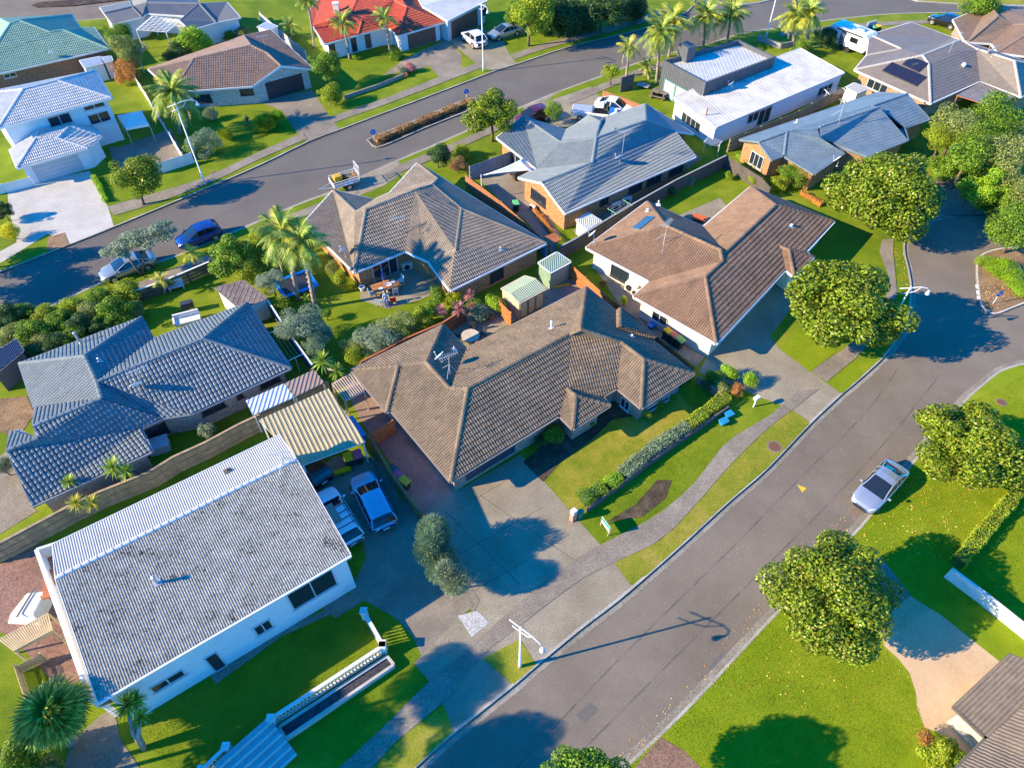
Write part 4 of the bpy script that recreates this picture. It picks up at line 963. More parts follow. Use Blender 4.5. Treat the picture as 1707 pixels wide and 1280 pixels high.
def fan_mesh(seed, n=26):
    r = random.Random(seed); V = [Vector((0, 0.012, 0)), Vector((0, -0.012, 0)), Vector((0.5, 0.012, 0.06)), Vector((0.5, -0.012, 0.06))]; Fc = [(0, 2, 3, 1)]
    for k in range(n):
        a = R(-125 + 250 * k / (n - 1)); L_ = 0.58 * r.uniform(0.9, 1.08) * (1 - 0.15 * abs(a) / 2.2); d = Vector((math.cos(a), math.sin(a), 0)); s = Vector((-d.y, d.x, 0)); o = Vector((0.5, 0, 0.06))
        i = len(V); V += [o, o + d * L_ * 0.55 + s * 0.035 + Vector((0, 0, 0.02)), o + d * L_ * 0.55 - s * 0.035 + Vector((0, 0, 0.02)), o + d * L_ + Vector((0, 0, -0.12 * r.uniform(0.6, 1.6)))]
        Fc += [(i, i + 2, i + 1), (i + 1, i + 2, i + 3)]
    me = bpy.data.meshes.new('frond'); me.from_pydata([tuple(v) for v in V], [], Fc); me.update(); return me
FAN = [fan_mesh(s) for s in (1, 2)]
def palm(label, base, top, crown_px, m, n=22, dead=3, r0=0.16, zt=None, group=None, meshes=None, lean=True, name='palm_tree', dense=False):
    """trunk from pixel base to a crown seen at pixel top (height worked out from both)"""
    b = G(base); z = zt if zt else max(2.0, up_z(base, top)); c = G(top, z); Lf = crown_px * mpp(top, z)
    t = thing(name, label, 'palm tree', (b.x, b.y, 0), group=group); r = random.Random(int(base[0] * 7 + base[1]))
    d = Vector((c.x - b.x, c.y - b.y, z)); mid = d * 0.5 + Vector((0.08, 0.05, 0))
    mb = MB(); mb.tube([(0, 0, -0.05), d * 0.06, mid, d * 0.93, d + Vector((0, 0, 0.15))], [r0 * 1.35, r0 * 1.1, r0, r0 * 0.95, r0 * 0.6], 10)
    for k in range(12): mb.lathe(d * (0.07 + 0.075 * k), [(r0 * 1.0, 0), (r0 * 1.10, 0.025), (r0 * 1.0, 0.05)], 8)
    mb.build('trunk', BARKP, t, smooth=True)
    ms = meshes or FROND
    for k in range(n):
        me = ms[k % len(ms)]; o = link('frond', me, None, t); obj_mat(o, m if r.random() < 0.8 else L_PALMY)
        ring = k / n; el = R(72 - 95 * ring + r.uniform(-8, 8)) if meshes is None else R(75 - 115 * ring + r.uniform(-8, 8))
        o.location = d + Vector((0, 0, 0.05)); o.rotation_euler = (r.uniform(-0.25, 0.25), -el, k * 2.39996 + r.uniform(-0.2, 0.2)); s = Lf * r.uniform(0.85, 1.1); o.scale = (s, s, s)
    for k in range(dead):
        o = link('dead_frond', FROND_DEAD, None, t); obj_mat(o, L_DEAD); a = r.uniform(0, 6.28)
        o.location = d - Vector((0, 0, 0.1)); o.rotation_euler = (0, R(r.uniform(10, 40)), a); s = Lf * r.uniform(0.7, 0.95); o.scale = (s, s, s)
    return t
# cabbage trees: heads of sword leaves
def sword_head(seed, n=110, wid=0.035):
    r = random.Random(seed); V = []; Fc = []
    for k in range(n):
        a = r.uniform(0, 6.283); el = R(r.uniform(-35, 88)); L_ = r.uniform(0.8, 1.05)
        d = Vector((math.cos(a) * math.cos(el), math.sin(a) * math.cos(el), math.sin(el))); s = Vector((-math.sin(a), math.cos(a), 0))
        dr = Vector((0, 0, -0.22 * (1 - abs(math.sin(el))) * r.uniform(0.4, 1.4)))
        i = len(V); V += [d * 0.04 + s * wid * 0.6, d * 0.04 - s * wid * 0.6, d * L_ * 0.55 + s * wid + dr * 0.3, d * L_ * 0.55 - s * wid + dr * 0.3, d * L_ + dr]
        Fc += [(i, i + 1, i + 3, i + 2), (i + 2, i + 3, i + 4)]
    me = bpy.data.meshes.new('leaf_head'); me.from_pydata([tuple(v) for v in V], [], Fc); me.update(); return me
SWORD = [sword_head(s) for s in (1, 2)]
def cordyline(label, base, heads, m=None, name='cabbage_tree', cat='cabbage tree', group=None, r0=0.09, zdef=None):
    """heads: (pixel, radius in pixels, height) on branches from one base"""
    b = G(base); t = thing(name, label, cat, (b.x, b.y, 0), group=group); mb = MB()
    for k, (p, rp, z) in enumerate(heads):
        c = G(p, z) - Vector((b.x, b.y, 0)); s = rp * mpp(p, z)
        mb.tube([(0, 0, -0.05), (c.x * 0.25, c.y * 0.25, z * 0.5), c], [r0 * 1.2, r0, r0 * 0.7], 7)
        o = link('leaf_head', SWORD[k % 2], None, t); obj_mat(o, m or L_CORD); o.location = c; o.scale = (s, s, s); o.rotation_euler = (0, 0, k * 1.7)
    mb.build('trunk', BARKP, t, smooth=True); return t
def hedge(label, line, w_, h_, m, leaf=0.10, dens=420, name='hedge', z0=0.0, lump=0.08, group=None):
    """clipped hedge along a pixel line: leaves all over a box-shaped run"""
    P = [G(q) for q in line]; V = []; r = np.random.default_rng(int(line[0][0])); c0 = P[0]
    t = thing(name, label, 'hedge', (c0.x, c0.y, z0), group=group)
    arr = []
    for a, b in zip(P, P[1:]):
        L_ = (b - a).length; e = (b - a) / L_; s = np.array((-e.y, e.x, 0)); n = int(dens * L_ * (w_ + 2 * h_))
        u = r.uniform(-0.1, L_ + 0.1, n); q_ = r.uniform(-h_, w_ + h_, n)
        x = np.clip(q_, 0, w_) - w_ / 2; z = np.where(q_ < 0, h_ + q_, np.where(q_ > w_, h_ - (q_ - w_), h_))
        rnd = np.minimum(1, 0.86 + 0.14 * np.clip((h_ - z) * 6, 0, 1)); wob = np.sin(u * 2.3 + line[0][0]) * lump + np.sin(u * 5.1) * lump * 0.5
        x = x * rnd * (1 + wob / w_) + r.normal(size=n) * 0.03; z = z * (1 + wob * 0.5 / h_) + r.normal(size=n) * 0.03
        arr.append(np.array(a)[None] + u[:, None] * np.array(e) + x[:, None] * s + np.stack([0 * u, 0 * u, z], 1))
    P3 = np.concatenate(arr) - np.array((c0.x, c0.y, 0)); n = len(P3)
    nr = r.normal(size=(n, 3)); nr[:, 2] += 0.8; nr /= np.linalg.norm(nr, axis=1)[:, None]; ax = np.cross(nr, r.normal(size=(n, 3))); ax /= np.linalg.norm(ax, axis=1)[:, None]; sd_ = np.cross(nr, ax)
    l = leaf * r.uniform(0.7, 1.2, n)[:, None]
    V = np.stack([P3 - ax * l * .5, P3 + sd_ * l * .28, P3 + ax * l * .5, P3 - sd_ * l * .28], 1).reshape(-1, 3)
    o = link('foliage', np_mesh('foliage', V, np.arange(n * 4).reshape(-1, 4)), m, t)
    core = MB()
    for a, b in zip(P, P[1:]):
        k = MB(); a2, b2 = a - c0, b - c0; core.bar(a2 + Vector((0, 0, h_ * 0.46)), b2 + Vector((0, 0, h_ * 0.46)), w_ * 0.6, h_ * 0.8)
    core.build('branches', m if dens < 300 else L_DARK, t); return t

# street and garden trees
def many(rows):
    for r in rows: tree(*r[:6], **(r[6] if len(r) > 6 else {}))
many([
    ('broad glossy magnolia over the footpath by the cul-de-sac head', (1478, 322), 90, 3.7, 'big', L_MAG),
    ('broad glossy magnolia on the verge outside the tan tiled house', (1408, 516), 98, 3.7, 'big', L_MAG),
    ('dense magnolia on the lawn beyond the silver sedan', (1628, 742), 95, 3.4, 'big', L_MAG),
    ('large glossy magnolia beside the peach coloured driveway', (1388, 990), 107, 3.7, 'big', L_MAG),
    ('green treetop overhanging the road beside the brick paved driveway', (985, 1334), 95, 5.0, 'big', L_GRN),
    ('round magnolia street tree at the end of the planted median', (819, 186), 47, 3.6, 'mid', L_MAG, dict(base=(821, 236))),
    ('small round magnolia with sparse leaves beside the white gate', (226, 290), 45, 2.9, 'mid', L_MAG, dict(base=(240, 342))),
    ('forked grey green pohutukawa leaning over the white sedan', (250, 392), 40, 3.6, 'sparse', L_GREY, dict(base=(237, 458), vr=0.5)),
    ('lower grey green pohutukawa crown over the white sedan bonnet', (200, 412), 36, 2.8, 'sparse', L_GREY, dict(base=(236, 459), vr=0.5)),
    ('tall mixed tree behind the silver car on the far verge', (882, 20), 44, 4.2, 'mid', L_YEL),
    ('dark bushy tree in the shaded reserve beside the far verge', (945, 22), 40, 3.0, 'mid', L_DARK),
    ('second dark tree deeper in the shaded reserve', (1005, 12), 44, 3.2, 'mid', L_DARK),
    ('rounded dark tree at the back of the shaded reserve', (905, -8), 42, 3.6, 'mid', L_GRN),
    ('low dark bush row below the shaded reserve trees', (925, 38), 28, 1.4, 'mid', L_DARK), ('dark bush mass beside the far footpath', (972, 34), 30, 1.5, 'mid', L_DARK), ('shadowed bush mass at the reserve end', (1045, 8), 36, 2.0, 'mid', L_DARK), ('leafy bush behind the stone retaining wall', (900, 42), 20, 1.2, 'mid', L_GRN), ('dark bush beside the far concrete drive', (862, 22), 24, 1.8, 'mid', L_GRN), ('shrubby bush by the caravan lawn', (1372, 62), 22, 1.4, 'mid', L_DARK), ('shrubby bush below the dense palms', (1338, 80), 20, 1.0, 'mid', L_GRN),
    ('olive green conifer beside the orange weeping shrub', (207, 82), 24, 3.2, 'dense', L_OLIVE, dict(vr=1.4)),
    ('leafy green tree behind the olive conifer', (196, 58), 26, 3.0, 'mid', L_GRN),
    ('bright green leafy tree beside the pergola terrace', (322, 66), 32, 2.6, 'mid', L_LIME),
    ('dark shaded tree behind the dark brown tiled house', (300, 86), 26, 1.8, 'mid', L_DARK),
    ('tall bright green shrub tree at the corner of the black garage', (540, 108), 30, 2.6, 'mid', L_GRN),
    ('bright green street tree overhanging the rusty brown roof', (1637, 6), 34, 3.4, 'mid', L_GRN),
    ('small lollipop tree on the verge by the black screen', (1017, 118), 17, 2.2, 'small', L_YEL, dict(base=(1018, 142))),
])
# the wooded corner
many([
    ('rounded olive treetop behind the orange pergola post', (1600, 206), 44, 3.6, 'dense', L_OLIVE),
    ('pale green treetop at the edge of the wooded corner', (1662, 195), 52, 4.0, 'dense', L_GRN),
    ('golden green dome shaped conifer at the wooded corner', (1572, 228), 30, 2.8, 'dense', L_YEL),
    ('glossy dark green tree in the middle of the wooded corner', (1615, 262), 46, 3.4, 'mid', L_GRN),
    ('mottled olive tree in the middle of the wooded corner', (1676, 262), 52, 3.8, 'dense', L_OLIVE),
    ('bright lime green tree above the cul-de-sac', (1650, 312), 40, 2.8, 'mid', L_LIME),
    ('tall olive tree against the edge of the wooded corner', (1704, 315), 42, 3.4, 'dense', L_OLIVE),
    ('smooth domed green tree overhanging the cul-de-sac kerb', (1700, 378), 52, 2.8, 'dense', L_GRN),
])
many([
    ('leafy undergrowth below the golden dome conifer', (1585, 275), 34, 1.6, 'mid', L_GRN), ('lime undergrowth beside the shared lane', (1618, 320), 30, 1.6, 'mid', L_LIME), ('olive undergrowth at the wooded corner edge', (1700, 240), 44, 2.4, 'dense', L_OLIVE), ('green undergrowth above the cul-de-sac kerb', (1672, 345), 34, 1.6, 'mid', L_GRN),
    ('yellow flowering bush behind the blue metal roof', (1555, 205), 13, 1.0, 'small', L_GOLD), ('bushy crown at the wooded corner centre', (1640, 232), 40, 3.4, 'dense', L_GRN), ('dark leafy clump above the domed tree', (1712, 350), 34, 2.0, 'mid', L_GRN),
    ('leafy green filler bush behind the trampoline', (455, 425), 28, 1.6, 'mid', L_GRN), ('yellow green filler bush beside the palms', (425, 410), 24, 1.4, 'mid', L_YEL), ('soft grey bush below the queen palm', (535, 555), 20, 1.0, 'fine', L_GREY), ('loose green shrub on the rust fence line', (585, 575), 20, 0.9, 'fine', L_OLIVE), ('leafy shrub beside the pink cordylines', (720, 512), 20, 1.0, 'mid', L_GRN), ('tall leafy shrub behind the pink cordylines', (755, 495), 16, 1.0, 'small', L_YEL), ('bright garden shrub beside the tan brick corner', (568, 465), 15, 0.9, 'small', L_YEL), ('olive garden shrub along the tan brick wall', (556, 445), 14, 0.8, 'small', L_OLIVE), ('green ferny clump below the sheds', (790, 505), 15, 0.9, 'small', L_GRN),
])
for p, r_, lab in (((1650, 440), 24, 'low bright lime ground cover at the island kerb'), ((1680, 450), 30, 'wide lime ground cover across the planted island'), ((1706, 478), 28, 'lime ground cover beside the bark mulch')):
    shrub(lab, p, r_, 'dense', L_LIME, 0.45, 'ground_cover', 'ground cover')
many([
    ('tall street tree outside the corrugated roof house', (-215, 1226), 88, 10.6, 'big', L_GRN), ('tall garden tree beside the stone steps', (-40, 1405), 115, 9.2, 'big', L_MAG), ('broad garden tree beyond the fan palm', (-190, 1262), 110, 6.8, 'big', L_GRN), ('broad garden tree beyond the slatted screen', (-160, 1335), 110, 7.4, 'big', L_OLIVE),
    ('leafy tree beyond the pale driveway', (-150, 440), 60, 4.0, 'mid', L_GRN), ('leafy tree beyond the two storey house', (-130, 395), 50, 4.0, 'mid', L_GRN),
])
# hedges and shrubs along the far street and gardens
for k, (p, r_, m, lab) in enumerate((
    ((205, 486), 30, L_YEL, 'sunlit yellow green hedge bush by the white sedan'), ((165, 497), 30, L_GRN, 'leafy roadside hedge bush with pale gaps'), ((188, 520), 38, L_GRN, 'large dark hedge bush against the street fence'), ((218, 518), 22, L_OLIVE, 'olive bush at the end of the street fence'),
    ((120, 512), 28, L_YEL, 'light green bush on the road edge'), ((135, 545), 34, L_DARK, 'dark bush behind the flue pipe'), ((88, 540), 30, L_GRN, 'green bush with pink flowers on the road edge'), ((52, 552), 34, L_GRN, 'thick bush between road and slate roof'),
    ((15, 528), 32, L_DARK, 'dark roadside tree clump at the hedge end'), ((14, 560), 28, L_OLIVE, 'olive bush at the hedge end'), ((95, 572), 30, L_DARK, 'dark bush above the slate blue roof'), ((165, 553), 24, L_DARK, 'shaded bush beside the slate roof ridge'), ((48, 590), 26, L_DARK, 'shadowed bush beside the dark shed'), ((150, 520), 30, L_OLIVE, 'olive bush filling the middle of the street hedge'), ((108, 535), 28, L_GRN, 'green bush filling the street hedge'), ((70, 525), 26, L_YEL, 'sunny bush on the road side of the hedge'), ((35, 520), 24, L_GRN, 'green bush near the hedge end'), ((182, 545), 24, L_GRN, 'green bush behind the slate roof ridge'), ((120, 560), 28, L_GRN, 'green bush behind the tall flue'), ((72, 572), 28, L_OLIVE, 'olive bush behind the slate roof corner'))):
    shrub(lab, p, r_, 'mid', m, 0.8, 'hedge_bush', 'hedge', 'mixed hedge along the street')
many([
    ('tall bright green hedge tree beside the blue hatchback', (385, 425), 44, 2.2, 'mid', L_GRN, dict(name='hedge_tree')),
    ('bright hedge shoulder between deck and blue hatchback', (408, 452), 26, 1.4, 'mid', L_YEL, dict(name='hedge_tree')),
    ('rounded grey green olive tree behind the brown deck', (452, 470), 25, 2.0, 'fine', L_GREY),
    ('feathery grey green olive tree beside the paling shed', (503, 540), 40, 2.2, 'fine', L_GREY),
    ('silvery olive bush spreading over the lawn corner', (525, 575), 24, 1.6, 'fine', L_TEAL),
    ('yellow green bush beside the white shed wall', (470, 505), 17, 1.3, 'small', L_YEL),
    ('dark bush under the palms by the trampoline', (440, 395), 26, 1.6, 'mid', L_YEL),
    ('scraggly grey shrub along the rust coloured fence', (628, 560), 38, 1.4, 'fine', L_GREY),
    ('twiggy brown grey shrub beside the rust coloured fence', (662, 545), 32, 1.3, 'fine', L_OLIVE),
    ('bright leafy shrub between lawn and rust coloured fence', (700, 530), 27, 1.2, 'mid', L_YEL),
    ('leafy shrub under the eave of the beige tiled house', (730, 490), 20, 0.9, 'small', L_GRN),
    ('round yellow green bush at the corner of the brown tiled roof', (590, 592), 17, 1.2, 'small', L_YEL),
    ('dark green bush next to the round yellow green bush', (618, 600), 15, 1.0, 'small', L_GRN),
    ('round blue green spiky bush at the driveway fence end', (720, 905), 42, 2.0, 'spiky', L_TEAL, dict(vr=1.3)),
    ('dark blue green middle bush between the driveways', (737, 938), 35, 1.9, 'spiky', L_TEAL, dict(vr=1.3)),
    ('pale flowering round bush over the white pebbles', (752, 964), 35, 1.8, 'spiky', L_GREY, dict(vr=1.3)),
    ('bright green bush at the corner of the brick low wall', (1216, 620), 18, 0.8, 'small', L_LIME),
    ('round bright bush beside the concrete drive', (1252, 632), 16, 0.7, 'small', L_LIME),
    ('dark bush behind the brick low wall', (1190, 628), 17, 0.8, 'small', L_GRN),
    ('olive green bush on the brick low wall end', (1203, 645), 15, 0.7, 'small', L_OLIVE),
    ('russet grass bush under the bright bushes', (1228, 650), 14, 0.5, 'fine', L_ORG),
    ('green bush at the top of the front lawn hedge', (1178, 640), 12, 0.6, 'small', L_DARK),
    ('round yellow green shrub by the brown roof bay', (1079, 690), 10, 0.5, 'small', L_YEL),
    ('dark shrub against the bay wall', (1100, 672), 10, 0.4, 'small', L_GRN), ('little round shrub near the bay corner', (1123, 662), 6, 0.3, 'small', L_YEL),
    ('small topiary ball by the portico corner', (986, 705), 7, 0.5, 'small', L_YEL),
    ('dark green shrub under the front eave beside the garage', (925, 722), 20, 0.7, 'small', L_GRN), ('dark fern against the front wall', (903, 735), 14, 0.5, 'fine', L_DARK),
    ('golden flowering shrub behind the green shed', (934, 404), 15, 1.2, 'small', L_GOLD),
    ('yellow flowering shrub beside the orange fence', (1040, 500), 9, 0.6, 'small', L_GOLD), ('orange flowered shrub along the orange fence', (1005, 472), 8, 0.5, 'small', L_ORG),
    ('dark green bush by the far footpath junction', (729, 259), 24, 1.4, 'mid', L_DARK), ('low green bush beside the pink bare shrub', (768, 252), 18, 0.8, 'mid', L_YEL),
    ('pinkish bare shrub above the grey timber fence', (764, 274), 18, 1.0, 'fine', L_BRN),
    ('pale round bush at the red house lawn corner', (548, 158), 24, 1.3, 'mid', L_YEL),
    ('orange weeping shrub beside the green tiled house', (208, 117), 25, 1.4, 'fine', L_ORG, dict(vr=1.1)),
    ('pampas like yellow green clump on the far lawn', (440, 202), 22, 1.0, 'spiky', L_YEL), ('fine leaved yellow clump beside the dark garage drive', (462, 196), 13, 1.0, 'spiky', L_LIME),
    ('blue green shrub clump by the lamp post base', (340, 240), 30, 1.2, 'fine', L_TEAL), ('green shrub beside the white courtyard gate', (316, 250), 16, 0.8, 'small', L_GRN), ('agave like bush on the far lawn slope', (375, 222), 14, 0.8, 'spiky', L_YEL), ('dark shrub under the palm by the stone wall', (352, 190), 14, 0.7, 'small', L_TEAL),
    ('narrow conifer shrub beside the maroon car', (922, 188), 15, 1.5, 'fine', L_GRN, dict(vr=1.7)),
    ('trimmed bush in the brick planter of the red house', (683, 112), 12, 0.6, 'small', L_PINK), ('grey bush in the brick planter', (672, 118), 9, 0.5, 'small', L_GREY), ('low clipped bush at the red house entry', (660, 92), 13, 0.5, 'small', L_GRN), ('round clipped bush at the palm foot', (591, 95), 6, 0.4, 'small', L_LIME),
    ('clipped green bush with pale flowers in the orange brick courtyard', (1326, 290), 28, 1.2, 'dense', L_GRN), ('yellow green bush next to the courtyard bush', (1300, 305), 18, 0.8, 'small', L_YEL), ('small yellow bush by the brown corner fence', (1255, 300), 10, 0.6, 'small', L_YEL), ('green bush with buds by the brown corner fence', (1215, 292), 8, 0.5, 'small', L_LIME),
    ('large leafy bush below the peach driveway', (1568, 1255), 36, 1.0, 'mid', L_YEL), ('dark leafy bush with small pink flowers below the peach driveway', (1600, 1290), 34, 1.0, 'mid', L_GRN), ('red leafed bush at the lawn edge', (1545, 1232), 20, 0.8, 'small', L_ORG),
    ('silver grey shrub behind the timber paling fence', (343, 716), 17, 1.0, 'small', L_GREY),
    ('tall bushy conifer dot in the lawn rockery', (543, 522), 11, 0.8, 'dense', L_GRN),
    ('clipped bush at the left edge beside the car park court', (2, 775), 20, 1.2, 'mid', L_GREY),
    ('dense grey bush below the fan palm', (30, 1262), 46, 1.4, 'mid', L_GRN), ('flowering bush beside the garden path', (75, 1285), 30, 0.9, 'mid', L_OLIVE),
    ('yellow flower bush beside the pale driveway', (18, 385), 17, 0.9, 'small', L_GOLD), ('pink flowered hedge along the pale driveway', (5, 350), 18, 1.2, 'mid', L_DARK),
    ('potted leafy shrub cluster by the rust coloured fence end', (826, 505), 20, 1.0, 'small', L_LIME), ('dark potted plant cluster beside the patio', (800, 522), 18, 0.7, 'small', L_TEAL),
    ('lime shrub at the paling garden corner of the courtyard', (1352, 280), 14, 0.7, 'small', L_GRN),
    ('long leafy bush row beside the blue wall', (402, 55), 14, 0.8, 'mid', L_OLIVE), ('second leafy bush beside the blue wall', (382, 60), 12, 0.7, 'mid', L_GRN),
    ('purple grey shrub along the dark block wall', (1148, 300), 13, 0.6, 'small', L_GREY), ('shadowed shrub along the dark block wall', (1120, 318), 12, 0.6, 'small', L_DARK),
])
hedge('clipped yellow green hedge at the top of the front lawn', [(1143, 717), (1208, 668)], 0.9, 0.75, L_YEL)
hedge('silvery grey hedge along the stepped timber retaining wall', [(1036, 797), (1090, 752), (1143, 717)], 0.95, 0.75, L_GREY)
hedge('dark green shaggy hedge near the letterbox', [(970, 838), (1004, 820)], 1.1, 0.8, L_GRN, lump=0.15)
hedge('bright green hedge ball joining the silvery hedge', [(1012, 815), (1030, 802)], 0.9, 0.8, L_LIME)
hedge('clipped yellow green boundary hedge across the right lawns', [(1592, 942), (1640, 885), (1700, 815), (1740, 770)], 0.8, 0.8, L_YEL)
hedge('flowering russet shrub row on the median', [(628, 238), (665, 222), (710, 203), (785, 172)], 0.8, 0.5, L_BRN, leaf=0.14, dens=200, lump=0.2)
hedge('low shrub row at the beige house driveway edge', [(890, 352), (925, 398)], 0.5, 0.4, L_ORG, dens=200, lump=0.15)
hedge('russet low hedge beside the far garden lawn', [(1335, 325), (1368, 345)], 0.5, 0.5, L_ORG, dens=250)
hedge('narrow green hedge along the pale driveway edge', [(157, 297), (166, 312), (178, 338)], 0.45, 0.4, L_LIME, dens=260)
hedge('creeping green hedge along the brown fence', [(1228, 262), (1270, 290)], 0.6, 0.5, L_GRN, dens=220, lump=0.15)

# palms
palm('tall feathery palm behind the street lamp', (300, 225), (290, 160), 46, L_PALM, 32, 6, 0.15)
palm('tall queen palm beside the trampoline', (497, 500), (474, 395), 50, L_PALM, 30, 5, 0.17)
palm('queen palm with a cut frond scar on the beige house lawn', (526, 514), (502, 410), 46, L_PALM, 28, 5, 0.17)
palm('slim palm at the red house bedroom window', (583, 99), (572, 42), 26, L_PALM, 18, 3, 0.13)
palm('slim palm beside the red house entry', (650, 86), (642, 34), 24, L_PALM, 18, 3, 0.13)
palm('tall palm at the fence of the red house', (524, 80), (513, 6), 24, L_PALM, 18, 2, 0.13)
palm('small palm with dead hanging fronds by the black screen', (1044, 128), (1048, 82), 24, L_PALM, 16, 6, 0.14)
palm('broad palm against the dark clad box', (1094, 140), (1100, 58), 38, L_PALM, 30, 5, 0.16)
palm('yellowish palm behind the dark chimney box', (1115, 95), (1120, 42), 36, L_PALMY, 28, 3, 0.15)
palm('full palm on the far side of the dark clad box', (1172, 82), (1176, 30), 36, L_PALM, 28, 4, 0.15)
palm('palm beside the far corner of the dark clad box', (1212, 70), (1218, 26), 35, L_PALM, 28, 4, 0.15)
palm('dense fan leaved palm behind the white roof', (1322, 78), (1325, 30), 30, L_PALM, 34, 3, 0.2)
palm('second dense palm near the caravan', (1345, 82), (1348, 25), 32, L_PALM, 34, 3, 0.2)
palm('young palm at the trailer end of the street fence', (322, 450), (320, 425), 20, L_PALMY, 12, 1, 0.08, zt=1.6)
palm('young palm by the white garden seat', (275, 490), (270, 468), 18, L_PALMY, 12, 1, 0.08, zt=1.4)
palm('bushy palm clump in the red house side yard', (485, 60), (484, 46), 20, L_PALM, 18, 2, 0.15, zt=1.2)
palm('bushy palm below the verge palms', (1082, 132), (1078, 112), 18, L_PALM, 16, 2, 0.15, zt=1.3)
palm('large fan palm on the lawn beside the white balcony', (120, 1235), (92, 1192), 62, L_PALM, 36, 4, 0.25, zt=3.4, meshes=FAN, name='fan_palm')
palm('small fern palm clump beside the blue dressed olive', (520, 505), (512, 498), 12, L_GRN, 12, 0, 0.06, zt=0.6)
cordyline('two headed cabbage tree beside the tan carport', (545, 625), [((536, 603), 24, 3.0), ((561, 619), 19, 2.4)])
cordyline('cabbage tree with twin heads over the paling fence', (205, 812), [((187, 779), 24, 3.0), ((211, 786), 19, 2.7)])
cordyline('single headed cabbage tree by the slate roof eave', (120, 820), [((115, 804), 19, 2.4)])
cordyline('yellowing twin cabbage tree over the paling fence', (143, 850), [((126, 838), 20, 2.6), ((153, 838), 19, 2.6)], L_PALMY)
cordyline('leaning cabbage tree on the shaded front lawn', (240, 1247), [((212, 1175), 32, 3.3), ((235, 1195), 22, 2.9), ((228, 1165), 20, 3.1)], r0=0.13)
cordyline('pink leafed cordyline group beside the rust coloured fence', (745, 545), [((735, 518), 14, 1.4), ((764, 515), 17, 1.6), ((783, 492), 13, 1.6), ((786, 511), 10, 1.2)], L_PINK, 'pink_cordyline', 'cordyline', r0=0.05)
cordyline('young spiky flax on the far lawn bank', (412, 207), [((412, 202), 11, 0.5)], L_OLIVE, 'flax_bush', 'flax', r0=0.04)
# leafless tree
b = G((240, 122)); t = thing('bare_tree', 'leafless pale branching tree beside the orange weeping shrub', 'tree', (b.x, b.y, 0)); mb = MB(); r_ = random.Random(5)
def twig(p, d, L_, rad, n):
    e = p + d * L_; mb.tube([p, p.lerp(e, 0.5) + Vector((r_.uniform(-.1, .1), r_.uniform(-.1, .1), 0)), e], [rad, rad * 0.8, rad * 0.6], 5, False)
    if n:
        for k in range(3): twig(e, (d + Vector((r_.uniform(-.8, .8), r_.uniform(-.8, .8), r_.uniform(-.1, .5)))).normalized(), L_ * 0.72, rad * 0.6, n - 1)
twig(Vector((0, 0, 0)), Vector((0.05, 0, 1)), 1.3, 0.10, 4); mb.build('branches', BARKG, t)

# ------------------------------------------------------------------ fences, walls, sheds
T_OLD = mat('weathered_paling', (0.40, 0.29, 0.175), 0.85, 0.14, 2.2, island=0.16, bump=0.3, bscale=20)
T_RUST = mat('rust_stained_timber', (0.42, 0.125, 0.04), 0.75, 0.12, 2.0, island=0.12)
T_ORANGE = mat('orange_stained_timber', (0.50, 0.17, 0.05), 0.75, 0.10, 2.0, island=0.12)
T_CEDAR = mat('cedar_paling', (0.36, 0.15, 0.075), 0.8, 0.10, 2.0, island=0.15)
T_GREYT = mat('silvered_paling', (0.34, 0.33, 0.32), 0.85, 0.10, 2.0, island=0.14)
T_DK = mat('dark_brown_fence', (0.115, 0.095, 0.085), 0.75, 0.10, 1.6, island=0.12)
T_PALE = mat('pale_slat_timber', (0.55, 0.42, 0.24), 0.8, 0.08, 2, island=0.1)
WALLW = mat('white_block_wall', (0.72, 0.70, 0.64), 0.8, 0.07, 1.0)
WALLG = mat('grey_block_wall', (0.32, 0.31, 0.30), 0.85, 0.08, 1.0)
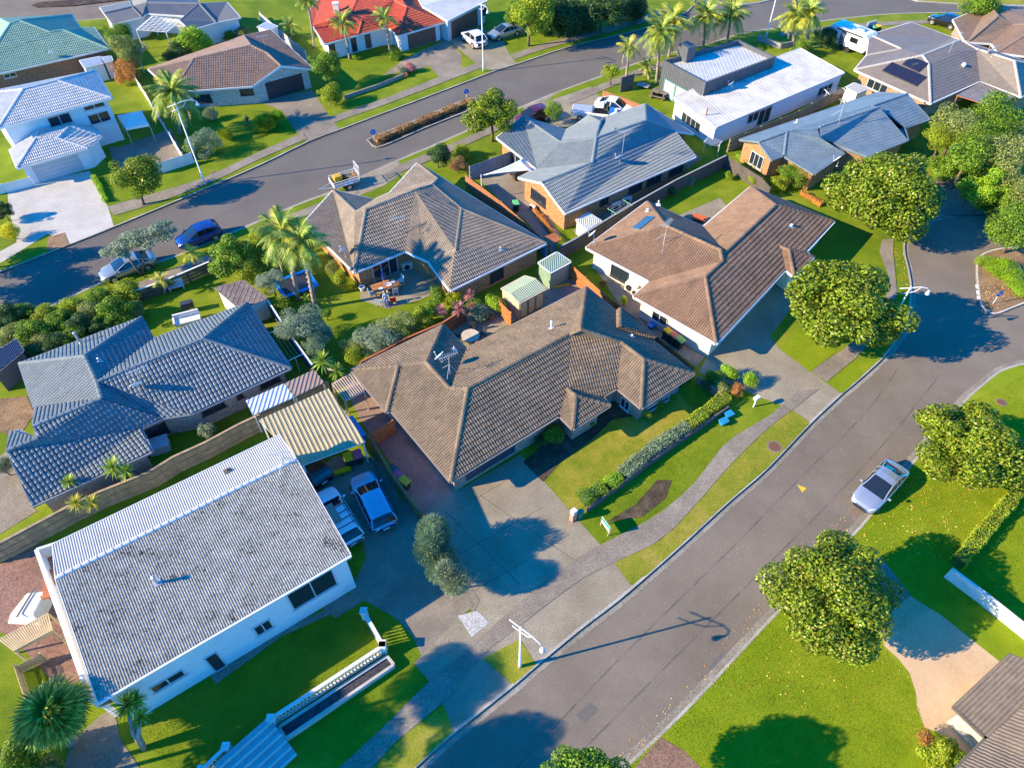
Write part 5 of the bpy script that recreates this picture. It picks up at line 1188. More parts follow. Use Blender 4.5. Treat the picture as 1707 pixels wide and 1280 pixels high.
def fence(label, line, h_=1.7, m=None, post=None, top=True, bay=2.4, board=0.15, cap=False, cat='fence', name='timber_fence', posts=True, rail=True, gap=0.008, th=0.02, wall=False):
    """posts and boarded panels along a pixel line (top edge of the fence when top)"""
    P = [G(p, h_ if top else 0) for p in line]; P = [Vector((p.x, p.y, 0)) for p in P]
    t = thing(name, label, cat, P[0]); post = post or m; rnd = random.Random(int(line[0][0] * 3 + line[0][1]))
    def loc(p): return p - P[0]
    first = True
    for a, b in zip(P, P[1:]):
        L_ = (b - a).length; n = max(1, round(L_ / bay)); e = (b - a) / L_; s = Vector((-e.y, e.x, 0))
        if s.y > 0: s = -s                                     # rails on the camera's side
        for k in range(n):
            p0, p1 = a + e * (L_ * k / n), a + e * (L_ * (k + 1) / n); w_ = (p1 - p0).length
            if posts:
                mb = MB(); q_ = loc(p0) - s * 0.02; mb.box((q_.x, q_.y, h_ / 2 - 0.02), (0.11, 0.11, h_ + 0.02), math.atan2(e.y, e.x)); mb.build('post', post, t)
            mb = MB()
            if wall: mb.bar(loc(p0) + Vector((0, 0, h_ / 2)), loc(p1) - e * 0.012 + Vector((0, 0, h_ / 2)), 0.16, h_)
            else:
                nb = max(1, int(w_ / board))
                for j in range(nb):
                    c0 = p0 + e * (w_ * j / nb + gap / 2); c1 = p0 + e * (w_ * (j + 1) / nb - gap / 2); hh = h_ - 0.03 + rnd.uniform(-0.012, 0.012); o = s * (0.05 + rnd.uniform(-0.004, 0.004))
                    mb.hexa([loc(c0 + o), loc(c1 + o), loc(c1 + o - s * th), loc(c0 + o - s * th)], [loc(c0 + o) + Vector((0, 0, hh)), loc(c1 + o) + Vector((0, 0, hh)), loc(c1 + o - s * th) + Vector((0, 0, hh)), loc(c0 + o - s * th) + Vector((0, 0, hh))])
            mb.build('panel', m, t)
            if rail and not wall:
                for z in (0.35, h_ * 0.55, h_ - 0.22): 
                    mb = MB(); mb.bar(loc(p0) + s * 0.085 + Vector((0, 0, z)), loc(p1) + s * 0.085 + Vector((0, 0, z)), 0.05, 0.09); mb.build('rail', post, t)
            if cap: mb = MB(); mb.bar(loc(p0) + s * 0.04 + Vector((0, 0, h_ + 0.012)), loc(p1) + s * 0.04 + Vector((0, 0, h_ + 0.012)), 0.16, 0.03); mb.build('capping', cap if cap is not True else post, t)
    e = (P[-1] - P[-2]).normalized()
    if posts: mb = MB(); q_ = loc(P[-1]); mb.box((q_.x, q_.y, h_ / 2 - 0.02), (0.11, 0.11, h_ + 0.02), math.atan2(e.y, e.x)); mb.build('post', post, t)
    return t
a, b5 = r4(0, 640), z5(400, 580)
fence('long weathered timber paling fence between slate and corrugated roofs', [(-30, 917), (0, 903), (111, 844), (164, 819), (247, 786), (287, 761), (340, 737), (398, 706), (447, 683), (498, 658), (545, 635)], 1.7, T_OLD, cap=T_OLD)
fence('orange stained fence beside the green shed', [(947, 435), (1007, 489)], 1.6, T_ORANGE)
fence('dark red fence strip running under the brown roof edge', [(1007, 489), (1060, 530), (1110, 572), (1157, 612)], 1.5, T_RUST)
fence('rust coloured fence behind the scraggly shrubs', [(602, 602), (640, 583), (677, 563), (738, 537), (775, 513)], 1.5, T_RUST, cap=T_RUST)
fence('rust fence end panel beside the potted plants', [(832, 500), (852, 520)], 1.6, T_ORANGE)
fence('rust stained boundary fence beside the shaded wagon', [(617, 725), (651.7, 786), (680, 824), (703, 856)], 1.5, T_RUST, cap=T_RUST)
fence('orange gate panel between carport and brown house', [(614, 722), (654, 700)], 1.5, T_ORANGE)
fence('white topped fence beside the feathery olive tree', [(446, 499), (475, 545), (521, 608)], 1.6, T_DK, cap=WHITE)
fence('dark paling street fence behind the white sedan', [(215, 488), (271, 468), (310, 452), (348, 436)], 1.2, T_DK, cap=WHITE, gap=0.03)
fence('brown fence along the blue shaded roof side', [(776, 291), (835, 335), (919, 409)], 1.6, T_CEDAR)
fence('silvered vertical board fence by the shade sail', [(783, 277), (818, 264), (851, 252)], 1.6, T_GREYT)
fence('long dark fence between the orange brick house and tan tiled house', [(935, 410), (960, 397), (1040, 348), (1126, 300), (1210, 259)], 1.5, T_DK, cap=T_GREYT)
fence('weathered fence between white house and blue metal roof', [(1218, 232), (1270, 210), (1333, 184), (1375, 160), (1409, 145)], 1.5, T_OLD)
fence('brown corner fence beside the creeping hedge', [(1210, 258), (1222, 266), (1271, 296), (1285, 312)], 1.4, T_DK)
fence('cedar paling fence beside the parked white ute', [(1006, 151), (1040, 163), (1069, 174)], 1.5, T_CEDAR)
fence('tall black privacy screen on the far verge', [(1037, 129), (1057, 123)], 1.8, TIMB_D, name='privacy_screen')
fence('white garden fence between the two storey and dark brown houses', [(214, 111), (242, 154), (272, 205), (302, 254)], 1.1, WHITE, rail=False)
fence('white panel gate across the courtyard', [(254, 274), (285, 264), (317, 254)], 1.2, WHITE, rail=False, name='panel_gate')
fence('white panel fence beside the pale grey garage door', [(-20, 312), (0, 307), (48, 295)], 1.0, WHITE, rail=False)
fence('pale fence with posts between the red and dark brown houses', [(432, 20), (470, 52), (508, 84)], 1.3, T_GREYT, post=WHITE)
fence('low red brick retaining wall along the red house lawn', [(574, 166), (630, 147), (673, 129)], 0.45, BR_RED, top=False, name='retaining_wall', cat='wall', posts=False, wall=True)
fence('low red brick planter wall beside the red house steps', [(663, 117), (680, 130)], 0.5, DOOR_BR, top=False, name='planter_wall', cat='wall', posts=False, wall=True)
fence('white block boundary wall beside the peach driveway', [(1574, 960), (1630, 1002), (1680, 1042), (1730, 1082)], 1.05, WALLW, top=False, name='block_wall', cat='wall', posts=False, wall=True, bay=3)
fence('stepped timber retaining wall coloured dark as in shade, under the clipped hedges', [(978, 853), (1035, 812), (1100, 762), (1150, 727), (1212, 684)], 0.5, T_DK, top=False, name='retaining_wall', cat='wall', posts=True, wall=True, bay=1.6)  # dark timber colour stands in for shade on the wall's camera side
fence('low pinkish brick wall closing the garden bed', [(1160, 637), (1182, 652), (1203, 668)], 0.7, mat('brick_red_wall', (0.36, 0.19, 0.135), 0.85, 0.14, 5), top=False, name='brick_wall', cat='wall', posts=False, wall=True)
fence('stone retaining wall beside the silver car on the far drive', [(838, 66), (870, 57), (902, 50)], 0.5, mat('rough_stone', (0.40, 0.33, 0.25), 0.9, 0.2, 5), top=False, name='stone_wall', cat='wall', posts=False, wall=True, bay=1.0)
fence('grey planter box wall by the dark clad box', [(1262, 68), (1300, 82), (1322, 78)], 0.7, WALLG, top=False, name='planter_wall', cat='wall', posts=False, wall=True)
fence('white fence post row by the caravan lawn', [(1438, 60), (1448, 38), (1462, 34)], 1.4, PLASTER_G, name='bin_screen', wall=True, posts=False)

# simple roofed boxes: sheds, carports
def shed(name, label, Vx, Fx, outline, ze, over, roof, walls, style='rib', cat='shed', **k): return house(name, label, Vx, Fx, outline, ze, 12, over, roof, walls, style, cap=k.pop('cap', False), cat=cat, drop=0.06, **k)
CREAM_T = mat('cream_steel', (0.60, 0.46, 0.32), 0.6, 0.05, 1.5)
GREEN_T = mat('green_steel', (0.30, 0.38, 0.26), 0.5, 0.05, 1.5)
SHEDG = mat('mid_green_steel', (0.24, 0.34, 0.25), 0.5, 0.05, 1.5)
a = z7(800, 460)
s1 = shed('garden_shed', 'cream garden shed with green and white ribbed gable roof', dict(A=a(255, 155), B=a(540, 0), C=a(780, 150), D=a(465, 320), p=a(372, 212, 2.15), q=a(662, 36, 2.15)), ['ApqB', 'DCqp'], 'ApDCqB', 1.85, 0.05, GREEN_T, CREAM_T, trim=CREAM_T)
for x0, y0, x1, y1 in ((465, 330, 560, 500), (570, 290, 650, 450), (660, 240, 765, 400)): window(s1, a(x0, y0), a(x1, y1), panes=1, kind='door', pane=CREAM_T, frame=mat('shed_trim', (0.30, 0.22, 0.15), 0.6, 0.05), hz=(0.05, 1.7))
a = r4(850, 320)
shed('garden_shed', 'plain green steel garden shed beside the golden shrub', dict(A=a(190, 470), B=a(310, 400), C=a(400, 462), D=a(270, 532)), ['ADCB'], 'ADCB', 1.9, 0.03, GREEN_T, SHEDG)
shed('garden_shed', 'small pale ribbed shed against the orange brick wall', dict(A=a(440, 187), B=a(520, 140), C=a(605, 195), D=a(518, 252)), ['ADCB'], 'ADCB', 1.5, 0.03, mat('pale_green_steel', (0.55, 0.58, 0.52), 0.5, 0.05), mat('pale_green_steel', (0.5, 0.5, 0.5)))
a = z5(1220, 140)
shed('garden_shed', 'pale cream shed between white house and solar roof', dict(A=a(1010, 30), B=a(1080, -8), C=a(1203, 38), D=a(1108, 78)), ['ADCB'], 'ADCB', 2.0, 0.03, mat('grey_shed_roof', (0.36, 0.37, 0.36), 0.6, 0.05), PLASTER_C)
a = z5(340, 440)
s5 = shed('garden_shed', 'white walled shed with flat brown roof behind the slate house', dict(A=a(105, 210), B=a(340, 150), C=a(548, 300), D=a(320, 392)), ['ADCB'], 'ADCB', 2.1, 0.06, DECK, WALLW, 'low', trim=DECK)
a = z5(0, 460)
shed('dark_shed', 'dark blue roofed shed hidden beside the street hedge', dict(A=(-30, 600), B=(26, 566), C=(38, 585), D=(-10, 625)), ['ADCB'], 'ADCB', 1.9, 0.05, mat('navy_roof', (0.05, 0.07, 0.11), 0.6, 0.05), TIMB_D, 'rib', trim=TIMB_D)
a = z7(0, 0)
shed('lean_to', 'white ribbed lean-to roof against the red brick wall', dict(A=a(945, 718), B=a(1185, 672), C=a(1222, 750), D=a(1000, 802)), ['ADCB'], 'ADCB', 2.0, 0.03, mat('white_ribbed', (0.66, 0.66, 0.66), 0.5, 0.05), PLASTER_W)
shed('lean_to', 'small white ribbed roof next to the orange weeping shrub', dict(A=a(1215, 680), B=a(1310, 668), C=a(1330, 722), D=a(1235, 745)), ['ADCB'], 'ADCB', 2.0, 0.03, mat('white_ribbed', (0.66, 0.66, 0.66), 0.5, 0.05), PLASTER_W)
a = z7(320, 20)
shed('garden_shed', 'little white shed behind the dark brown roof', dict(A=a(775, 180), B=a(880, 125), C=a(1015, 172), D=a(905, 212), p=a(825, 150, 2.2), q=a(960, 195, 2.2)), ['ADCB'], 'ADCB', 1.9, 0.05, mat('white_ribbed', (0.66, 0.66, 0.66)), PLASTER_W)

def open_roof(name, label, corners, z, m, style, cat, posts=True, th=0.08, trim=None, slope=0.0):
    """a roof sheet on posts"""
    P = [G(p, z + (slope if i in (0, 1) else 0)) for i, p in enumerate(corners)]; c = sum(P, Vector()) / len(P); c.z = 0
    t = thing(name, label, cat, c); P = [p - c for p in P]
    mb = MB(); mb.hexa([p - Vector((0, 0, th)) for p in P], [p - Vector((0, 0, 0.01)) for p in P]); ro = mb.build('roof', trim or m, t)
    acc = [[], []]; cover(P if style == 'none' else P, style, acc); me = bpy.data.meshes.new('roof_covering'); me.from_pydata(acc[0], [], acc[1]); link('roof_covering', me, m, ro, 'stuff')
    if posts:
        for p in P:
            q_ = p * 0.95; mb = MB(); mb.box((q_.x, q_.y, (p.z - th) / 2), (0.09, 0.09, p.z - th)); mb.build('post', trim or WHITE, t)
    return t
b5 = z5(400, 580)
open_roof('carport', 'tan ribbed carport roof beside the corrugated house', [b5(165, 635), b5(780, 358), (609, 736), (503, 776)], 2.5, M_TAN, 'wide', 'carport', trim=WHITE, slope=0.25)
CLEAR = mat('clear_sheet', (0.56, 0.60, 0.64), 0.25, 0.06, 2)
open_roof('lean_to', 'clear corrugated lean-to along the pale brick wall', [b5(50, 465), b5(390, 312), b5(480, 432), b5(118, 592)], 2.0, CLEAR, 'wide', 'lean-to')
open_roof('lean_to', 'brown corrugated lean-to beside the two headed cabbage tree', [b5(395, 310), b5(655, 190), b5(742, 305), b5(485, 430)], 2.0, mat('brown_sheet', (0.34, 0.24, 0.19), 0.5, 0.06, 2), 'wide', 'lean-to')
a = z5(1467, 20)
open_roof('pergola', 'timber edged pergola with smoky panels behind the solar roof house', [a(675, 735), a(890, 620), a(1200, 745), a(1010, 840)], 2.3, mat('smoke_panel', (0.22, 0.18, 0.15), 0.3, 0.12, 0.8), 'low', 'pergola', trim=T_ORANGE)
def pergola(label, corners, z, m, n=9, name='pergola', post=True, cross=0, cat='pergola'):
    P = [G(p, z) for p in corners]; c = sum(P, Vector()) / 4; c.z = 0; t = thing(name, label, cat, c); P = [p - c for p in P]
    for a_, b_ in ((0, 1), (2, 3)): mb = MB(); mb.bar(P[a_], P[b_], 0.08, 0.14); mb.build('beam', m, t)
    for k in range(n):
        f = k / (n - 1); mb = MB(); up = Vector((0, 0, 0.1)); mb.bar(P[0].lerp(P[1], f) + up, P[3].lerp(P[2], f) + up, 0.07, 0.05); mb.build('slat', m, t)
    for k in range(cross):
        f = (k + 0.5) / cross; up = Vector((0, 0, 0.16)); mb = MB(); mb.bar(P[0].lerp(P[3], f) + up, P[1].lerp(P[2], f) + up, 0.05, 0.04); mb.build('batten', m, t)
    if post:
        for p in P: mb = MB(); mb.box((p.x, p.y, z / 2 - 0.05), (0.1, 0.1, z - 0.1)); mb.build('post', m, t)
    return t
pergola('slatted timber pergola at the side of the brown tiled house', [b5(815, 320), b5(985, 225), b5(1095, 380), b5(925, 468)], 2.1, mat('pergola_pale', (0.55, 0.42, 0.33), 0.7, 0.06), 10)
a = z7(160, 0)
pergola('white lattice pergola over the terrace', [a(480, 365), a(660, 205), a(1000, 248), a(830, 392)], 2.3, WHITE, 10, cross=6)

# dark clad box of the flat roofed house
a = z5(1080, 60); zt = 3.9
Q = [G(a(135, 215), zt), G(a(510, 415), zt), G(a(1130, 185), zt), G(a(800, 35), zt)]; c = sum(Q, Vector()) / 4; c.z = 0
t = thing('clad_box_building', 'charcoal ribbed flat roofed box with parapet and tall chimney', 'building', c); Q = [q_ - c for q_ in Q]; I = offset_ring(Q, 0.22)
mb = MB(); mb.poly([(q_.x, q_.y, zt - 0.5) for q_ in I]); mb.build('roof', M_PALE, t)
acc = [[], []]; cover([Vector((q_.x, q_.y, zt - 0.47 + 0.001 * q_.x)) for q_ in I], 'low', acc); me = bpy.data.meshes.new('roof_covering'); me.from_pydata(acc[0], [], acc[1]); link('roof_covering', me, M_PALE, t, 'stuff')
for i in range(4):
    p, q_ = Q[i], Q[(i + 1) % 4]; pi, qi = I[i], I[(i + 1) % 4]; wmb = MB()
    D = lambda v, z: Vector((v.x, v.y, z))
    wmb.hexa([D(p, -0.05), D(q_, -0.05), D(qi, -0.05), D(pi, -0.05)], [D(p, zt), D(q_, zt), D(qi, zt), D(pi, zt)])
    wo = wmb.build('wall', TIMB_D, t); L_ = (q_ - p).length; e = (q_ - p).normalized(); out = Vector((e.y, -e.x, 0))
    if (p + q_).dot(out) < 0: out = -out
    for k in range(int(L_ / 0.32)):
        x = p + e * (0.16 + 0.32 * k); rb = MB(); rb.box((x.x + out.x * 0.015, x.y + out.y * 0.015, zt / 2 - 0.01), (0.05, 0.03, zt - 0.03), math.atan2(e.y, e.x)); 
        if k % 1 == 0: rb.build('cladding_rib', TIMB_D, wo)
ch = MB(); g1 = G(a(330, 195), zt - 0.3) - c; ch.box((g1.x, g1.y, zt + 0.4), (1.5, 1.3, 1.6), math.atan2((Q[1] - Q[0]).y, (Q[1] - Q[0]).x)); ch.build('chimney', TIMB_D, t, bevel=0.02)
hb = House(); hb.ring = [q_ + c for q_ in Q]; hb.ze = zt; hb.name = 'clad'; hb.root = t; hb.cen = c
window(hb, a(150, 380), a(235, 520), panes=1, kind='glass_door', pane=CURTAIN, frame=mat('teal_frame', (0.05, 0.28, 0.24), 0.5, 0.05), hz=(0.1, 2.1)); window(hb, a(250, 430), a(385, 560), panes=1, kind='glass_door', pane=CURTAIN, frame=MATS['teal_frame'], hz=(0.1, 2.1))
for k, (bp, tp) in enumerate(((a(393, 810), a(408, 672)), (a(437, 830), a(455, 695)), (a(470, 885), a(520, 605)))):
    b_ = G(bp); t_ = thing('timber_pole', ('short rough timber pole against the white end wall', 'dark downpipe pole against the white end wall', 'tall leaning timber pole against the white end wall')[k], 'pole', b_); z = (2.3, 2.0, 3.2)[k]
    mb = MB(); mb.tube([(0, 0, -0.05), (0.05, 0, z)], [0.1, 0.07], 7); mb.build('pole_shaft', T_DK if k == 1 else T_CEDAR, t_)

# balcony, slatted screen and lower deck at the left end of the corrugated roof house
a5 = z5(0, 840); z = 3.3
A_ = G((60, 915), z); B_ = G((150, 1165), z); C_ = G((106, 900), z)
c = Vector((A_.x, A_.y, 0)); t = thing('balcony', 'white parapet balcony along the gable end of the corrugated house', 'balcony', c)
mb = MB(); d = (C_ - A_); mb.hexa([A_ - c - Vector((0, 0, 1.2)), B_ - c - Vector((0, 0, 1.2)), B_ - c + d - Vector((0, 0, 1.2)), A_ - c + d - Vector((0, 0, 1.2))], [A_ - c - Vector((0, 0, 1.0)), B_ - c - Vector((0, 0, 1.0)), B_ - c + d - Vector((0, 0, 1.0)), A_ - c + d - Vector((0, 0, 1.0))]); mb.build('floor', PAVER, t)
mb = MB(); mb.bar(A_ - c - Vector((0, 0, 0.6)), B_ - c - Vector((0, 0, 0.6)), 0.22, 1.2); mb.bar(A_ - c - Vector((0, 0, 0.6)), A_ - c + d - Vector((0, 0, 0.6)), 0.16, 1.18); mb.build('parapet', PLASTER_W, t)
for f in (0.02, 0.5, 0.97):
    p = A_.lerp(B_, f) - c; mb = MB(); mb.box((p.x + 0.1, p.y, 1.05), (0.22, 0.22, 2.1)); mb.build('post', PLASTER_W, t)
tb = G(z5(0, 840)(440, 700), z - 0.6); tt = thing('balcony_table', 'reddish bench table on the white parapet balcony', 'table', (tb.x, tb.y, 2.3)); mb = MB(); mb.box((0, 0, 0.42), (0.6, 1.8, 0.06), 0.3); mb.build('table_top', T_RUST, tt)
for sx, sy in ((-.2, -.75), (.2, -.75), (-.2, .75), (.2, .75)): mb = MB(); mb.box((sx, sy, 0.19), (0.06, 0.06, 0.40), 0.0); mb.build('leg', T_RUST, tt)
a = r4(0, 960)
pergola('pale slatted timber screen roof beside the white balcony', [a(0, 420), a(320, 250), a(350, 365), a(100, 500)], 1.9, T_PALE, 22, post=True, name='slatted_screen', cat='screen')
fence('pale slatted timber stair rail on the side lawn', [a(95, 590), a(185, 860)], 1.0, T_PALE, top=True, board=0.12, gap=0.05, name='slatted_rail')
fence('pale slatted return rail on the side lawn', [a(95, 590), a(260, 510)], 1.0, T_PALE, top=True, board=0.12, gap=0.05, name='slatted_rail')
p = G((60, 1010)); t = thing('folded_gazebo', 'pale tarpaulin cover with dark strap on the brick terrace', 'cover', p)
mb = MB(); mb.hexa([(-1.2, -1.1, 0), (0.9, -1.2, 0), (1.0, 0.9, 0), (-0.7, 0.8, 0)], [(-0.8, -0.8, 0.7), (0.6, -0.8, 0.75), (0.7, 0.6, 0.75), (-0.4, 0.5, 0.7)]); mb.build('tarpaulin', WALLW, t, bevel=0.08); mb = MB(); mb.bar((-0.25, -1.0, 0.80), (0.0, 0.8, 0.80), 0.1, 0.03); mb.build('strap', TIMB_D, t)

# balustraded garden wall with planter and steps
a = r4(430, 960)
def baluster_run(label, line, h_=0.85):
    P = [G(p) for p in line]; t = thing('balustrade', label, 'balustrade', P[0]); c = P[0]
    for x, y in zip(P, P[1:]):
        n = max(2, int((y - x).length / 0.2))
        for k in range(n):
            p = x.lerp(y, (k + 0.5) / n) - c; mb = MB(); mb.lathe((p.x, p.y, 0.08), [(0.05, 0), (0.05, 0.05), (0.03, 0.12), (0.065, 0.28), (0.03, 0.55), (0.05, 0.66)], 7); mb.build('baluster', mat('cream_concrete', (0.68, 0.58, 0.42), 0.8, 0.06, 2), t, smooth=True)
        for z, hh, w_ in ((0.04, 0.08, 0.22), (h_, 0.09, 0.2)): mb = MB(); mb.bar(x - c + Vector((0, 0, z)), y - c + Vector((0, 0, z)), w_, hh); mb.build('rail', WALLW, t)
    for p in P:
        p = p - c; mb = MB(); mb.box((p.x, p.y, 0.48), (0.32, 0.32, 0.96)); mb.box((p.x, p.y, 0.99), (0.4, 0.4, 0.07)); mb.build('pier', WALLW, t)
    return t
baluster_run('cream balustrade along the front of the shaded lawn', [a(112, 975), a(838, 500)])
baluster_run('short balustrade return toward the shaded driveway', [a(838, 488), a(715, 275)])
baluster_run('balustrade beside the stone steps at the lawn corner', [(385, 1252), (345, 1290)])
Q = [G(a(150, 1010)), G(a(860, 545)), G(a(905, 600)), G(a(195, 1085))]; c = Q[0]; t = thing('planter_box', 'long concrete planter filled with dark stones below the balustrade', 'planter', c); Q = [q_ - c for q_ in Q]
for i in range(4): mb = MB(); mb.bar(Q[i] + Vector((0, 0, 0.2)), Q[(i + 1) % 4] + Vector((0, 0, 0.2)), 0.16 - 0.004 * i, 0.4 + 0.006 * i); mb.build('side', mat('planter_concrete', (0.50, 0.46, 0.40), 0.85, 0.08, 1.5), t)
mb = MB(); mb.poly([q_ + Vector((0, 0, 0.3)) for q_ in Q]); mb.build('stone_fill', GRAVEL, t)
S0, S1 = G((368, 1280)), G((455, 1203)); c = S0; t = thing('garden_steps', 'flight of pale concrete steps beside the balustrade', 'steps', c); e = (S1 - S0); s = Vector((e.y, -e.x, 0)).normalized()
for k in range(6):
    o = s * (0.38 * k) - c; mb = MB(); zt_ = 0.95 - 0.15 * k
    mb.hexa([S0 + o, S1 + o, S1 + o + s * 0.376, S0 + o + s * 0.376], [S0 + o + Vector((0, 0, zt_)), S1 + o + Vector((0, 0, zt_)), S1 + o + s * 0.376 + Vector((0, 0, zt_)), S0 + o + s * 0.376 + Vector((0, 0, zt_))]); mb.build('step', mat('step_concrete', (0.42, 0.42, 0.42), 0.8, 0.08, 1.5), t)
    mb = MB(); mb.bar(S0 + o + s * 0.33 + Vector((0, 0, zt_ + 0.008)), S1 + o + s * 0.33 + Vector((0, 0, zt_ + 0.008)), 0.07, 0.012); mb.build('nosing', WALLW, t)

# ------------------------------------------------------------------ vehicles
TYRE = mat('tyre_rubber', (0.025, 0.025, 0.027), 0.85, 0.1, 8); RIM = mat('alloy_rim', (0.55, 0.56, 0.58), 0.3, 0.05, 8, metal=0.6)
CARGLASS = glassmat('car_glass', (0.012, 0.016, 0.02)); LAMP = mat('headlamp', (0.75, 0.77, 0.80), 0.1, 0.02, 4); TAIL = mat('tail_lamp', (0.45, 0.02, 0.015), 0.2, 0.05, 4); TRIMB = mat('black_trim', (0.03, 0.03, 0.032), 0.5, 0.05, 5); PLATE = mat('number_plate', (0.8, 0.8, 0.78), 0.5, 0.02, 5)
KINDS = {   # body stations (x, underside, deck height, half width), glasshouse (x, z, half width), roof span
    'sedan': ([(-2.36, .42, .72, .62), (-2.28, .30, .92, .78), (-2.0, .22, 1.0, .87), (-1.4, .20, 1.0, .90), (-0.5, .18, .97, .915), (0.6, .18, .95, .915), (1.1, .2, .93, .90), (1.6, .22, .87, .885), (2.05, .24, .79, .82), (2.28, .30, .69, .70), (2.37, .40, .58, .55)],
              [(-1.82, 1.0, .70), (-1.4, 1.22, .66), (-0.95, 1.39, .61), (-0.4, 1.455, .605), (0.1, 1.43, .61), (0.6, 1.2, .66), (1.12, .93, .70)], (2, 4)),
    'wagon': ([(-2.36, .42, .80, .66), (-2.30, .30, 1.0, .80), (-2.0, .22, 1.04, .87), (-1.4, .20, 1.02, .90), (-0.5, .18, .99, .91), (0.6, .18, .96, .91), (1.1, .2, .94, .90), (1.6, .22, .88, .88), (2.05, .24, .80, .82), (2.28, .30, .69, .70), (2.36, .40, .58, .55)],
              [(-2.28, 1.04, .74), (-2.08, 1.26, .70), (-1.86, 1.43, .64), (-0.6, 1.51, .63), (0.15, 1.46, .62), (0.62, 1.22, .67), (1.15, .94, .70)], (2, 4)),
    'hatch': ([(-2.0, .42, .80, .62), (-1.94, .30, 1.0, .76), (-1.7, .22, 1.05, .83), (-1.2, .20, 1.04, .86), (-0.4, .18, 1.0, .865), (0.6, .18, .97, .865), (1.0, .2, .95, .86), (1.5, .22, .88, .84), (1.8, .24, .80, .78), (1.98, .30, .68, .66), (2.05, .40, .58, .5)],
              [(-1.92, 1.05, .70), (-1.74, 1.27, .66), (-1.5, 1.44, .60), (-0.5, 1.53, .60), (0.15, 1.48, .60), (0.65, 1.22, .64), (1.2, .94, .67)], (2, 4)),
    'suv': ([(-2.2, .5, .85, .66), (-2.14, .36, 1.06, .82), (-1.9, .28, 1.12, .9), (-1.3, .26, 1.1, .93), (-0.5, .25, 1.07, .935), (0.6, .25, 1.05, .935), (1.1, .26, 1.03, .92), (1.6, .28, .98, .9), (1.95, .3, .9, .84), (2.15, .36, .78, .74), (2.22, .45, .66, .6)],
            [(-2.1, 1.12, .76), (-1.92, 1.36, .72), (-1.65, 1.58, .66), (-0.6, 1.68, .66), (0.1, 1.63, .65), (0.6, 1.36, .70), (1.15, 1.05, .74)], (2, 4)),
}
def loft(secs, close=True):
    mb = MB(); n = len(secs[0])
    for s in secs: mb.v += [tuple(p) for p in s]
    for i in range(len(secs) - 1):
        for k in range(n - 1): mb.f.append([i * n + k, i * n + k + 1, (i + 1) * n + k + 1, (i + 1) * n + k])
    if close: mb.f.append(list(range(n))); mb.f.append([(len(secs) - 1) * n + k for k in reversed(range(n))])
    return mb
